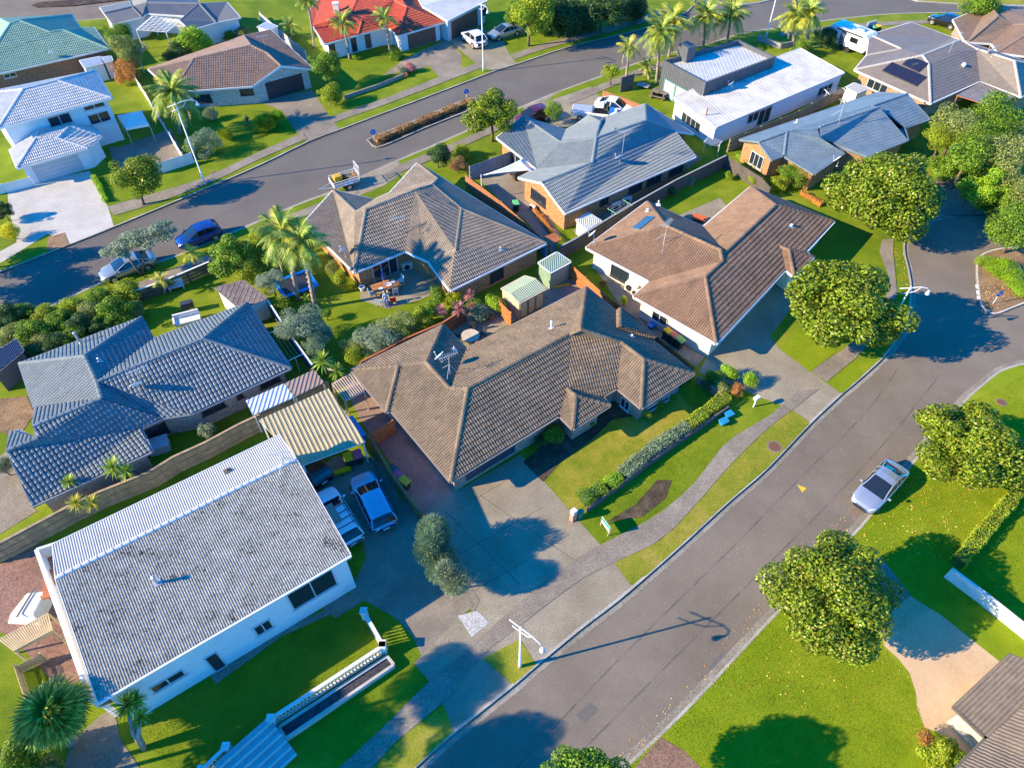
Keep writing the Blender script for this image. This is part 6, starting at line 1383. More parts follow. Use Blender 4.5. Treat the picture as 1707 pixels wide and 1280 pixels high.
def car_proto(kind):
    st, gh, (r0, r1) = KINDS[kind]; root = thing('parked_car', 'x', 'car')
    secs = []
    for x, zl, zt_, w_ in st:
        half = [(w_ * 0.80, zl), (w_ * 0.96, zl + 0.10), (w_, zl + (zt_ - zl) * 0.5), (w_ * 0.985, zt_ - 0.09), (w_ * 0.93, zt_ - 0.015), (w_ * 0.5, zt_ + 0.012), (0, zt_ + 0.02)]
        secs.append([Vector((x, y, z)) for y, z in half] + [Vector((x, -y, z)) for y, z in reversed(half[:-1])])
    body = loft(secs); body.f += [[i * 13, (i + 1) * 13, (i + 1) * 13 + 12, i * 13 + 12] for i in range(len(secs) - 1)]
    o = body.build('body', None, root, smooth=True)
    # glasshouse
    def belt(x):
        for (a0, b0, c0, d0), (a1, b1, c1, d1) in zip(st, st[1:]):
            if a0 <= x <= a1: f = (x - a0) / (a1 - a0); return c0 + (c1 - c0) * f, d0 + (d1 - d0) * f
        return st[-1][2], st[-1][3]
    S2 = []
    for x, z, w_ in gh:
        zb, wb_ = belt(x); wb_ *= 0.93; z = max(z, zb + 0.005)
        S2.append([Vector((x, wb_, zb - 0.02)), Vector((x, w_ + (0.03 if z > zb + 0.1 else 0.08), max(z - 0.05, zb))), Vector((x, w_ * 0.8, z + 0.0)), Vector((x, 0, z + 0.02))])
    def part(name, quads, m, off=0.0):
        mb = MB()
        for q_ in quads: mb.poly([p + Vector((0, 0, off)) for p in q_])
        return mb.build(name, m, root, smooth=False)
    def mir(p): return Vector((p.x, -p.y, p.z))
    def band(i, lo, hi): 
        out = []
        for k in range(lo, hi):
            q_ = [S2[i][k], S2[i + 1][k], S2[i + 1][k + 1], S2[i][k + 1]]; out += [q_, [mir(p) for p in reversed(q_)]]
        return out
    n = len(S2)
    for s in (1, -1):
        Q = []
        for i in range(n - 1):
            q_ = [S2[i][0], S2[i + 1][0], S2[i + 1][1], S2[i][1]]; Q.append(q_ if s > 0 else [mir(p) for p in reversed(q_)])
        part('side_window', Q, CARGLASS)
    part('rear_window', sum([band(i, 1, 3) for i in range(0, r0)], []), CARGLASS); part('windscreen', sum([band(i, 1, 3) for i in range(r1, n - 1)], []), CARGLASS)
    rf = MB()
    for i in range(r0, r1):
        for q_ in band(i, 1, 3): rf.poly([p + Vector((0, 0, 0.012)) for p in q_])
    rf.build('roof_panel', None, root)
    for s in (1, -1):          # pillars
        mb = MB()
        for i in range(n - 1): 
            p, q_ = S2[i][1], S2[i + 1][1]; mb.bar((p.x, p.y * s, p.z + 0.008), (q_.x, q_.y * s, q_.z + 0.008), 0.07, 0.045)
        for i in (r0, r0 + 1): mb.bar((S2[i][0].x, S2[i][0].y * s * 1.005, S2[i][0].z), (S2[i][1].x, S2[i][1].y * s * 1.01, S2[i][1].z), 0.07, 0.05)
        mb.build('pillar', None, root)
        mb = MB(); xm = gh[-1][0] - 0.28; zb, wb_ = belt(xm); mb.box((xm, s * (wb_ + 0.09), zb + 0.07), (0.12, 0.2, 0.13)); mb.build('mirror', None, root, bevel=0.03)
    L0, L1 = st[0][0], st[-1][0]
    for s in (1, -1):
        x, zl, zt_, w_ = st[-3]; mb = MB(); mb.mesh([(L1 - 0.30, s * w_ * 0.985, zt_ - 0.15), (L1 - 0.02, s * w_ * 0.62, zt_ - 0.20), (L1 - 0.10, s * w_ * 0.58, zt_ - 0.02), (L1 - 0.38, s * w_ * 0.92, zt_ + 0.035)], [(0, 1, 2, 3) if s > 0 else (3, 2, 1, 0)]); mb.build('headlight', LAMP, root)
        x, zl, zt_, w_ = st[1]; mb = MB(); mb.box((L0 + 0.09, s * w_ * 0.86, zt_ - 0.14), (0.14, 0.26, 0.16)); mb.build('tail_light', TAIL, root, bevel=0.03)
    mb = MB(); mb.box((L1 - 0.015, 0, 0.42), (0.05, 0.9, 0.13)); mb.build('grille', TRIMB, root); mb = MB(); mb.box((L0 + 0.005, 0, 0.62), (0.05, 0.4, 0.12)); mb.build('number_plate', PLATE, root)
    wb2 = (st[-1][0] - st[0][0]) * 0.29; rw = 0.33 if kind != 'suv' else 0.37
    for x in (-wb2 - 0.02, wb2 + 0.08):
        for s in (1, -1):
            w_ = belt(x)[1]; y = s * (w_ - 0.07)
            mb = MB(); k = 16
            mb.tube([(x, y - s * 0.1, rw), (x, y + s * 0.082, rw)], rw, 16); mb.v = [v for v in mb.v]; o2 = mb.build('wheel', TYRE, root, bevel=0.03)
            mb = MB(); mb.tube([(x, y + s * 0.08, rw), (x, y + s * 0.092, rw)], rw * 0.68, 14); mb.build('rim', RIM, o2)
            mb = MB(); mb.tube([(x, y - s * 0.06, rw + 0.03), (x, y + s * 0.072, rw + 0.03)], rw + 0.07, 18); mb.build('wheel_arch', TRIMB, root)
    return root
PROTO = {}; PAINTED = ('body', 'roof_panel', 'pillar', 'mirror')
def car(label, rear, front, kind, paint, z=0.0, name='parked_car', cat='car'):
    a, b = G(rear, z), G(front, z); c = (a + b) / 2; rz = math.atan2((b - a).y, (b - a).x)
    if kind not in PROTO: PROTO[kind] = car_proto(kind); t = PROTO[kind]; t.location = (c.x, c.y, z); t.rotation_euler = (0, 0, rz); t['label'] = label
    else: t = copy_tree(PROTO[kind], (c.x, c.y, z), rz, label)
    t['category'] = cat
    for ch in t.children:
        if ch.name.split('.')[0] in PAINTED: obj_mat(ch, paint)
    return t
SILVER = carpaint('silver_paint', (0.50, 0.52, 0.56), 0.6, 0.3); WHITEP = carpaint('white_paint_car', (0.78, 0.79, 0.80), 0.0, 0.3); BLUEP = carpaint('blue_paint', (0.015, 0.05, 0.26), 0.35, 0.25); LBLUE = carpaint('pale_blue_paint', (0.30, 0.42, 0.55), 0.45, 0.3); MAROON = carpaint('maroon_paint', (0.16, 0.008, 0.03), 0.35, 0.25); BLACKP = carpaint('black_paint', (0.015, 0.016, 0.02), 0.2, 0.2); GOLDP = carpaint('champagne_paint', (0.45, 0.44, 0.38), 0.6, 0.3)
car('silver sedan parked on the wide grey road', (1487, 790), (1433, 848), 'sedan', SILVER, -0.115)
car('pale blue wagon parked in the shade beside the rust fence', (642, 880), (606, 806), 'wagon', LBLUE)
wag = car('white wagon with roof rack tucked beside the corrugated house', (588, 908), (542, 832), 'wagon', WHITEP)
mb = MB()
for x in (-1.5, -1.0, -0.5, 0.0): mb.bar((x, -0.66, 1.60), (x, 0.66, 1.60), 0.05, 0.04)
for y in (-0.6, 0.6): mb.bar((-1.7, y, 1.56), (0.1, y, 1.56), 0.04, 0.04)
mb.build('roof_rack', TRIMB, wag); mb = MB(); mb.box((-0.35, 0.25, 1.66), (1.5, 0.6, 0.06)); mb.build('roof_board', mat('cardboard', (0.32, 0.25, 0.19), 0.85, 0.08), wag)
car('black car parked under the tan carport', (533, 800), (502, 765), 'hatch', BLACKP)
car('white sedan parked under the grey green pohutukawa', (252, 440), (182, 466), 'sedan', GOLDP, -0.115)
car('blue hatchback parked on the far road', (362, 392), (308, 412), 'hatch', BLUEP, -0.115)
car('white sports utility car on the far concrete drive', (802, 82), (778, 64), 'suv', WHITEP)
car('champagne sedan parked beside the stone retaining wall', (860, 56), (822, 67), 'sedan', GOLDP)
car('maroon hatchback on the drive of the grey blue tiled house', (905, 197), (872, 208), 'hatch', MAROON)
car('white coupe beside the cedar paling fence', (1010, 183), (1040, 190), 'sedan', WHITEP)
car('black car parked outside the rusty brown roof house', (1582, 46), (1560, 40), 'hatch', BLACKP)
# white ute
c0 = G((968, 196)); c1 = G((1012, 200)); c = (c0 + c1) / 2; rz = math.atan2((c1 - c0).y, (c1 - c0).x)
t = thing('pickup_truck', 'white utility pickup with covered tray behind the grey blue roof', 'pickup', c, rz)
def box_part(nm, cc, dd, m, bevel=0.05, par=None): mb = MB(); mb.box(cc, dd); return mb.build(nm, m, par or t, bevel=bevel)
box_part('tray', (-1.35, 0, 0.78), (2.3, 1.75, 0.6), WHITEP); box_part('tray_cover', (-1.35, 0, 1.10), (2.2, 1.6, 0.05), mat('grey_tonneau', (0.35, 0.40, 0.46), 0.6, 0.05)); box_part('cab_body', (0.7, 0, 0.75), (1.8, 1.78, 0.62), WHITEP); box_part('bonnet', (2.05, 0, 0.78), (0.95, 1.72, 0.5), WHITEP, 0.1)
mb = MB(); mb.hexa([(-0.15, -0.84, 1.05), (1.6, -0.84, 1.05), (1.6, 0.84, 1.05), (-0.15, 0.84, 1.05)], [(0.05, -0.66, 1.62), (0.95, -0.66, 1.62), (0.95, 0.66, 1.62), (0.05, 0.66, 1.62)]); mb.build('windscreen', CARGLASS, t); box_part('roof_panel', (0.5, 0, 1.65), (1.0, 1.36, 0.06), WHITEP)
for x in (-1.5, 1.75):
    for s in (1, -1): mb = MB(); mb.tube([(x, s * 0.70, 0.36), (x, s * 0.91, 0.36)], 0.36, 14); o2 = mb.build('wheel', TYRE, t, bevel=0.03); mb = MB(); mb.tube([(x, s * 0.9, 0.36), (x, s * 0.925, 0.36)], 0.23, 12); mb.build('rim', RIM, o2)
for s in (1, -1): box_part('tail_light', (-2.5, s * 0.75, 0.85), (0.06, 0.18, 0.3), TAIL, 0.02); box_part('headlight', (2.5, s * 0.66, 0.85), (0.08, 0.3, 0.18), LAMP, 0.02)
# caravan
a5 = z5(1360, 0); c0 = G(a5(150, 430)); c1 = G(a5(400, 530)); e = (c1 - c0); c = (c0 + c1) / 2 + Vector((0.6, 1.6, 0)); rz = math.atan2(e.y, e.x)
t = thing('caravan', 'white and blue caravan parked on the grass behind the white house', 'caravan', c, rz)
mb = MB(); mb.mesh([(-2.9, -1.15, 0.55), (2.6, -1.15, 0.55), (2.9, -1.15, 1.0), (2.75, -1.15, 2.3), (2.3, -1.15, 2.6), (-2.4, -1.15, 2.6), (-2.95, -1.15, 2.0), (-3.1, -1.15, 1.1)] + [(-2.9, 1.15, 0.55), (2.6, 1.15, 0.55), (2.9, 1.15, 1.0), (2.75, 1.15, 2.3), (2.3, 1.15, 2.6), (-2.4, 1.15, 2.6), (-2.95, 1.15, 2.0), (-3.1, 1.15, 1.1)], [tuple(range(8)), tuple(range(15, 7, -1))] + [(i, i + 8, (i + 1) % 8 + 8, (i + 1) % 8) for i in range(8)]); mb.build('body', WHITEP, t, bevel=0.06)
box_part('awning', (0.2, -1.22, 2.35), (3.6, 0.14, 0.14), TRIMB, 0.02); box_part('door', (-0.6, -1.16, 1.45), (0.7, 0.05, 1.7), mat('caravan_grey', (0.10, 0.12, 0.16), 0.5, 0.05), 0.02); box_part('window', (-1.9, -1.16, 1.65), (0.9, 0.05, 0.6), CARGLASS, 0.02); box_part('window', (1.0, -1.16, 1.65), (1.1, 0.05, 0.6), CARGLASS, 0.02); box_part('roof_hatch', (-1.0, 0, 2.64), (0.8, 0.7, 0.12), WHITEP, 0.03); box_part('air_conditioner', (1.0, 0, 2.70), (1.0, 0.7, 0.22), LBLUE, 0.05); box_part('drawbar', (-3.7, 0, 0.5), (1.3, 0.2, 0.1), TRIMB, 0.01)
for x in (-0.3, 0.5):
    for s in (1, -1): mb = MB(); mb.tube([(x, s * 1.0, 0.36), (x, s * 1.19, 0.36)], 0.36, 12); mb.build('wheel', TYRE, t)
# cage trailer with a small yellow machine
a7 = z7(500, 260); c0 = G(a7(440, 390)); c1 = G(a7(640, 330)); c = (c0 + c1) / 2; rz = math.atan2((c1 - c0).y, (c1 - c0).x)
t = thing('cage_trailer', 'white cage trailer with raised ramp gate at the verge', 'trailer', c, rz)
box_part('deck', (0, 0, 0.55), (2.6, 1.5, 0.08), GALV, 0.01)
for y in (-0.75, 0.75):
    box_part('side', (0, y, 0.75), (2.6, 0.05, 0.36), WHITE, 0.01); mb = MB(); mb.bar((-1.3, y, 1.12), (1.3, y, 1.12), 0.05)
    for x in (-1.28, -0.45, 0.45, 1.28): mb.bar((x, y, 0.9), (x, y, 1.12), 0.05)
    mb.build('cage_rail', WHITE, t); mb = MB(); mb.tube([(0.15, y - 0.1 * (1 if y < 0 else -1), 0.32), (0.15, y + 0.18 * (1 if y > 0 else -1), 0.32)], 0.32, 14); o2 = mb.build('wheel', TYRE, t); mb = MB(); s_ = 1 if y > 0 else -1; mb.tube([(0.15, y + s_ * 0.17, 0.32), (0.15, y + s_ * 0.19, 0.32)], 0.2, 12); mb.build('rim', RIM, o2); box_part('mudguard', (0.15, y + s_ * 0.1, 0.70), (0.85, 0.3, 0.05), WHITE, 0.02)
box_part('front_board', (-1.3, 0, 0.78), (0.05, 1.5, 0.4), WHITE, 0.01); mb = MB(); mb.bar((-1.3, -0.5, 0.5), (-2.5, 0, 0.5), 0.07); mb.bar((-1.3, 0.5, 0.5), (-2.5, 0, 0.5), 0.07); mb.bar((-2.45, 0, 0.5), (-2.7, 0, 0.5), 0.09); mb.build('drawbar', GALV, t)
mb = MB()
for k in range(9): y = -0.72 + 0.18 * k; mb.bar((1.32, y, 0.6), (1.45, y, 2.0), 0.03)
for z in (0.62, 1.3, 2.0): mb.bar((1.32 + (z - .6) * .093, -0.74, z), (1.32 + (z - .6) * .093, 0.74, z), 0.05)
mb.build('ramp_gate', WHITE, t)
t2 = thing('mini_loader', 'small yellow machine loaded on the cage trailer', 'machine', c + Vector((0, 0, 0.59)), rz); YEL = mat('machine_yellow', (0.62, 0.36, 0.01), 0.45, 0.06, 2)
box_part('hood', (-0.6, 0.1, 0.5), (0.8, 0.7, 0.55), YEL, 0.06, t2); box_part('seat', (0.05, 0.1, 0.45), (0.4, 0.5, 0.3), TRIMB, 0.04, t2); box_part('chassis', (-0.3, 0.1, 0.2), (1.5, 0.6, 0.18), TRIMB, 0.02, t2)
for s in (1, -1): mb = MB(); mb.tube([(-0.3, 0.1 + s * 0.3, 0.2), (-0.3, 0.1 + s * 0.5, 0.2)], 0.2, 12); mb.build('wheel', TYRE, t2); mb = MB(); mb.bar((0.2, 0.1 + s * 0.25, 0.5), (1.1, 0.1 + s * 0.25, 0.35), 0.08); mb.build('lift_arm', YEL, t2)
box_part('bucket', (1.1, 0.1, 0.25), (0.25, 1.0, 0.3), mat('rusty_steel', (0.30, 0.15, 0.06), 0.7, 0.1), 0.03, t2)

# ------------------------------------------------------------------ things on roofs
from mathutils.geometry import intersect_ray_tri
def on_roof(h, p):
    r = ray(p); C = Vector((0, 0, H)); best = None
    for f in h.faces:
        for tr in tessellate_polygon([f]):
            q_ = intersect_ray_tri(f[tr[0]], f[tr[1]], f[tr[2]], r, C, True)
            if q_ is not None and (best is None or (q_ - C).length < (best[0] - C).length):
                n = newell(f); best = (q_, n if n.z > 0 else -n)
    if best is None: return G(p, h.ze + 0.6), Vector((0, 0, 1))
    return best
STEEL = mat('pale_steel', (0.62, 0.63, 0.64), 0.35, 0.04, 4, metal=0.4); DISHW = mat('dish_white', (0.74, 0.75, 0.76), 0.45, 0.03, 3)
def dish(h, p, label, r_=0.38, az=2.0, hgt=0.45):
    q_, n = on_roof(h, p); t = thing('satellite_dish', label, 'satellite dish', q_, az)
    mb = MB(); mb.tube([(0, 0, -0.03), (0, 0, hgt), (0.10, 0, hgt + 0.12)], 0.025, 6); mb.box((0, 0, 0.01), (0.18, 0.18, 0.04)); mb.build('mast', STEEL, t)
    M = Matrix.Translation((0.14, 0, hgt + 0.18)) @ Matrix.Rotation(R(52), 4, 'Y'); mb = MB(); k = 18; pr = [(0.02, 0.0), (r_ * 0.5, 0.03), (r_ * 0.85, 0.085), (r_, 0.12), (r_ * 0.98, 0.10), (r_ * 0.5, 0.01), (0.02, -0.02)]
    mb.lathe((0, 0, 0), pr, k); mb.v = [tuple(M @ Vector(v)) for v in mb.v]; mb.build('reflector', DISHW, t, smooth=True)
    mb = MB(); mb.bar(M @ Vector((r_ * 0.9, 0, 0.08)), M @ Vector((r_ * 0.35, 0, 0.5)), 0.025); mb.box(M @ Vector((r_ * 0.3, 0, 0.5)), (0.08, 0.08, 0.08)); mb.build('feed_arm', STEEL, t)
def antenna(h, p, label, hgt=2.0, az=0.4, legs=True, m=None):
    q_, n = on_roof(h, p); t = thing('tv_antenna', label, 'antenna', q_, az); m = m or STEEL
    mb = MB(); mb.tube([(0, 0, -0.05), (0, 0, hgt)], 0.022, 6)
    if legs:
        for a in (0.3, 2.4, 4.5):
            e = Vector((math.cos(a) * 0.8, math.sin(a) * 0.8, 0)); e.z = -(n.x * e.x + n.y * e.y) / n.z
            W_ = Matrix.Rotation(-az, 3, 'Z'); e2 = W_ @ Vector((e.x, e.y, 0)); e2.z = e.z; mb.bar((0, 0, hgt * 0.55), e2 + Vector((0, 0, 0.03)), 0.022)
    mb.build('mast', m, t)
    mb = MB(); mb.bar((-0.7, 0, hgt), (0.7, 0, hgt), 0.03)
    for k in range(9): x = -0.65 + 0.16 * k; w_ = 0.35 - 0.02 * k; mb.bar((x, -w_, hgt), (x, w_, hgt), 0.014)
    mb.build('yagi_elements', m, t)
def flue(h, p, label, hgt=0.5, r_=0.08, m=None, dome=False):
    q_, n = on_roof(h, p); t = thing('roof_flue', label, 'flue', q_)
    mb = MB()
    if dome: mb.lathe((0, 0, -0.02), [(0.16, 0), (0.16, 0.12), (0.26, 0.16), (0.24, 0.3), (0.12, 0.4), (0.02, 0.43)], 14)
    else: mb.lathe((0, 0, -0.1), [(r_, 0), (r_, hgt)], 10)
    mb.build('pipe', m or GALV, t, smooth=dome)
    if not dome: mb = MB(); mb.lathe((0, 0, hgt - 0.12), [(r_ * 1.5, 0), (r_ * 1.5, 0.08), (0.02, 0.13)], 10); mb.build('cowl', m or GALV, t)
    tm = n.to_track_quat('Z', 'Y').to_matrix(); mb = MB(); mb.box((0, 0, 0.055), (0.4, 0.4, 0.02), 0, tm); mb.build('flashing', m or GALV, t)
a, b, c = z7(560, 520), z7(800, 460), z7(920, 540)
dish(H1, a(1262, 610), 'white satellite dish on the brown tiled roof', 0.42, 2.6); antenna(H1, a(1355, 745), 'tripod aerial on the brown tiled roof', 1.9, 0.5); flue(H1, b(845, 620), 'white flue on the brown tiled roof', 0.75, 0.07, WHITE); flue(H1, c(950, 150), 'small vent pipe on the shaded brown slope', 0.25, 0.05, WHITE); flue(H1, a(1402, 450), 'slim vent pipe near the brown roof dish', 0.35, 0.04, WHITE)
a, b = z7(960, 300), z7(1160, 300)
dish(H2, a(210, 735), 'white satellite dish at the corner of the tan roof', 0.40, 2.6, 0.55); antenna(H2, a(1035, 770), 'tall tripod aerial on the tan roof', 2.2, 0.9); flue(H2, a(850, 375), 'white cowl on the tan roof peak', 0.3, 0.09, WHITE); flue(H2, b(1130, 555), 'white vent on the long tan slope', 0.3, 0.07, WHITE); flue(H2, b(940, 20) if False else a(975, 300), 'slim white pipe behind the tan roof', 0.5, 0.05, WHITE)
flue(H3, (263, 972), 'weathered flue pipe on the corrugated roof', 0.75, 0.09, GALV); antenna(H3, (474, 775), 'aerial on the corrugated roof end', 1.2, 0.2, True); flue(H3, (380, 785), 'small dark vent on the corrugated roof', 0.25, 0.05, T_DK)
dish(H4, zz(180, 560, 5.334)(290, 510), 'white satellite dish on the slate blue roof', 0.42, 2.2, 0.5); flue(H4, z5(0, 460)(712, 595), 'tall pale flue pipe on the slate blue roof', 1.15, 0.09, GALV); flue(H4, z5(0, 460)(880, 750), 'crooked pale vent on the shaded slate slope', 0.35, 0.06, GALV); antenna(H4, zz(180, 560, 5.334)(300, 380), 'small aerial on the slate blue roof', 0.9, 0.6, False)
a = z7(500, 260)
dish(H5, a(545, 1200), 'white satellite dish low on the beige roof', 0.40, 2.4); antenna(H5, a(1175, 910), 'white aerial on the beige roof', 1.5, 0.3, False); antenna(H5, a(1425, 930), 'black aerial on the beige roof', 0.9, 0.5, False, DARKFRAME); flue(H5, z7(700, 280)(955, 970), 'small vent on the beige front slope', 0.3, 0.05, GALV)
dish(H6, r4(850, 0)(725, 1090), 'white satellite dish on the grey blue roof', 0.42, 2.4, 0.5); antenna(H6, r4(850, 0)(742, 1020), 'tall aerial on the grey blue roof', 2.4, 0.4, False); flue(H6, z7(820, 160)(1465, 410), 'small dark vent on the grey blue ridge slope', 0.3, 0.05, DARKFRAME)
dish(H7, z5(1080, 60)(735, 480), 'white dish on the pale flat roof', 0.40, 2.4); dish(H8, z5(1220, 140)(925, 725), 'large sunlit dish on the blue metal porch roof', 0.42, 2.4); antenna(H8, z5(1220, 140)(935, 330), 'long legged aerial on the blue metal roof', 2.3, 0.4); flue(H8, z5(1220, 140)(567, 345), 'slim white vent on the blue metal roof', 0.4, 0.05, WHITE)
a = z5(1467, 20)
dish(H9, a(985, 395), 'very large white dish on the solar house ridge', 0.75, 2.2, 0.6); antenna(H9, a(605, 365), 'slanted aerial pole on the solar house', 2.2, 0.4, False); flue(H9, a(735, 480), 'white domed roof ventilator on the solar house', dome=True, m=DISHW)
antenna(H13, z7(320, 20)(870, 430), 'thin aerial on the dark brown roof', 1.4, 0.4, False)
dish(H15, z7(0, 0)(650, 700), 'white dish on the green tiled roof', 0.35, 2.4)
# chimney of the red house
q_, n = on_roof(H11, z7(500, 0)(440, 150)); mb = MB(); mb.box((q_.x - H11.cen.x, q_.y - H11.cen.y, q_.z + 0.4), (0.7, 0.6, 1.4)); mb.box((q_.x - H11.cen.x, q_.y - H11.cen.y, q_.z + 1.14), (0.82, 0.72, 0.1)); mb.build('chimney', PLASTER_C, H11.root)
def on_quad(name, label, h, quad, m, cat, cells=(1, 1), th=0.08, frame=None):
    P = []
    for p in quad: q_, n = on_roof(h, p); P.append(q_ + n * 0.10)
    c = sum(P, Vector()) / 4; t = thing(name, label, cat, c); P = [p - c for p in P]; nn = newell(P); nn = nn if nn.z > 0 else -nn
    mb = MB(); mb.hexa([p * 1.02 - nn * 0.10 for p in P], [p * 1.02 for p in P]); mb.build('frame', frame or ALU, t)
    for i in range(cells[0]):
        for j in range(cells[1]):
            def pt(u, v): return P[0].lerp(P[1], v).lerp(P[3].lerp(P[2], v), u)
            e = 0.02; mb = MB(); C4 = [pt((i + e) / cells[0], (j + e) / cells[1]), pt((i + e) / cells[0], (j + 1 - e) / cells[1]), pt((i + 1 - e) / cells[0], (j + 1 - e) / cells[1]), pt((i + 1 - e) / cells[0], (j + e) / cells[1])]
            mb.hexa([p + nn * 0.004 for p in C4], [p + nn * 0.03 for p in C4]); mb.build('panel', m, t)
    return t
SOLAR = mat('solar_cell', (0.02, 0.022, 0.045), 0.15, 0.1, 2)
on_quad('solar_array', 'long row of dark solar panels across the grey brown roof', H9, [a(20, 525), a(105, 450), a(410, 580), a(320, 660)], SOLAR, 'solar panels', (4, 1), frame=DARKFRAME); on_quad('solar_array', 'smaller pair of dark solar panels near the grey brown ridge', H9, [a(195, 470), a(275, 397), a(428, 462), a(340, 538)], SOLAR, 'solar panels', (2, 1), frame=DARKFRAME)
a = z7(960, 300)
on_quad('solar_heater', 'blue glass skylight panel on the tan roof', H2, [a(665, 582), a(850, 438), a(940, 450), a(755, 597)], glassmat('blue_panel', (0.03, 0.13, 0.26)), 'skylight', (1, 1), frame=M_BLUE)
on_quad('skylight', 'small square skylight on the tan slope', H2, [a(640, 590), a(655, 578), a(662, 584), a(648, 596)], GLASS, 'skylight') if False else None

# ------------------------------------------------------------------ street furniture
def street_lamp(label, base, hgt, az, arm=1.4, m=None, name='street_lamp'):
    b = G(base); t = thing(name, label, 'street lamp', b, az); m = m or mat('lamp_white', (0.72, 0.73, 0.75), 0.4, 0.03, 2)
    mb = MB(); mb.tube([(0, 0, -0.05), (0, 0, 0.9), (0, 0, 0.92), (0, 0, hgt)], [0.10, 0.10, 0.07, 0.055], 10); mb.build('pole', m, t, smooth=True)
    mb = MB(); mb.tube([(-0.75, 0, hgt - 0.30), (0, 0, hgt - 0.14), (arm * 0.5, 0, hgt + 0.05), (arm * 0.85, 0, hgt + 0.02), (arm, 0, hgt - 0.12)], 0.035, 8); mb.tube([(-0.55, 0, hgt - 0.75), (0, 0, hgt - 0.62), (arm * 0.35, 0, hgt - 0.42), (arm * 0.55, 0, hgt + 0.02)], 0.028, 8); mb.build('arm', m, t, smooth=True)
    mb = MB(); mb.lathe((arm + 0.05, 0, hgt - 0.55), [(0.17, 0), (0.15, 0.10), (0.08, 0.26), (0.05, 0.38)], 14); o = mb.build('lamp_head', m, t, smooth=True); mb = MB(); mb.lathe((arm + 0.05, 0, hgt - 0.60), [(0.08, 0), (0.14, 0.045)], 12); mb.build('lens', mat('lamp_lens', (0.8, 0.8, 0.75), 0.2, 0.02), o)
street_lamp('white street lamp on the dry verge patch beside the driveway crossing', (866.4, 1111), 5.5, R(-42))
street_lamp('white street lamp by the cul-de-sac kerb', (1471, 564), 5.4, R(-10), 1.3)
street_lamp('tall white street lamp in front of the far palm', (341.3, 306), 8.4, R(20), 1.8)
street_lamp('tall white street lamp beside the far concrete drive', (805.8, 119.6), 7.8, R(-60), 1.4)
street_lamp('pale street pole among the far palms', (1276, 66), 8.0, R(40), 1.2)
def wheelie(label, p, lid, body=None, rz=0.0, z=0.0, group=None):
    b = G(p); t = thing('wheelie_bin', label, 'bin', b, rz, group); body = body or mat('bin_black', (0.03, 0.032, 0.035), 0.5, 0.05, 4)
    mb = MB(); mb.hexa([(-0.22, -0.2, 0.06), (0.22, -0.2, 0.06), (0.22, 0.26, 0.06), (-0.22, 0.26, 0.06)], [(-0.28, -0.34, 0.92), (0.28, -0.34, 0.92), (0.28, 0.34, 0.92), (-0.28, 0.34, 0.92)]); mb.build('body', body, t, bevel=0.03)
    mb = MB(); mb.hexa([(-0.30, -0.38, 0.925), (0.30, -0.38, 0.925), (0.30, 0.38, 0.925), (-0.30, 0.38, 0.925)], [(-0.26, -0.33, 1.0), (0.26, -0.33, 1.0), (0.26, 0.36, 1.04), (-0.26, 0.36, 1.04)]); mb.build('lid', lid, t, bevel=0.02)
    mb = MB(); mb.tube([(-0.24, 0.43, 0.96), (0.24, 0.43, 0.96)], 0.02, 6); mb.build('handle', body, t)
    for s in (1, -1): mb = MB(); mb.tube([(s * 0.2, 0.27, 0.1), (s * 0.26, 0.27, 0.1)], 0.1, 10); mb.build('wheel', TYRE, t)
YL = mat('lid_yellow', (0.70, 0.42, 0.005), 0.45, 0.04, 3); RL = mat('lid_red', (0.62, 0.13, 0.10), 0.5, 0.04, 3); GL = mat('lid_green', (0.22, 0.45, 0.10), 0.5, 0.04, 3); PL = mat('lid_pink', (0.55, 0.09, 0.16), 0.5, 0.04, 3); DL = mat('lid_dark', (0.05, 0.075, 0.07), 0.5, 0.04, 3); GL2 = mat('lid_bright_green', (0.12, 0.50, 0.20), 0.5, 0.04, 3)
wheelie('yellow lidded wheelie bin against the white side wall', (1111, 566), YL, rz=0.6); wheelie('red lidded wheelie bin between yellow and green bins', (1121, 573), RL, rz=0.6); wheelie('lime lidded wheelie bin against the white side wall', (1131, 580), GL, rz=0.6)
wheelie('dark lidded wheelie bin beside the rust fence', (660, 795), DL, rz=0.9); wheelie('pink lidded wheelie bin beside the rust fence', (667, 804), PL, rz=0.9); wheelie('yellow lidded wheelie bin beside the rust fence', (677, 814), YL, rz=0.9)
wheelie('yellow lidded wheelie bin under the tan carport', (584, 775), YL, rz=0.4); wheelie('pink lidded wheelie bin under the tan carport', (600, 771), PL, rz=0.4)
wheelie('green lidded wheelie bin in the shaded side yard', (860, 352), GL2, rz=0.2); wheelie('green lidded bin beside the pale screen', (1453, 58), GL2, rz=0.2); wheelie('yellow lidded bin beside the pale screen', (1461, 56), YL, rz=0.2)
def ac(label, p, rz, z=0.1, s=1.0):
    b = G(p); t = thing('heat_pump', label, 'heat pump', b, rz); mb = MB(); mb.box((0, 0, z + 0.35 * s), (0.95 * s, 0.38 * s, 0.7 * s)); mb.build('casing', mat('ac_casing', (0.62, 0.61, 0.57), 0.5, 0.04, 3), t, bevel=0.02)
    mb = MB(); mb.tube([(-0.12 * s, -0.19 * s, z + 0.35 * s), (-0.12 * s, -0.215 * s, z + 0.35 * s)], 0.26 * s, 16); mb.build('fan_grille', TRIMB, t)
    for x in (-0.35, 0.35): mb = MB(); mb.box((x * s, 0, z / 2), (0.08, 0.34 * s, z)); mb.build('foot', TRIMB, t)
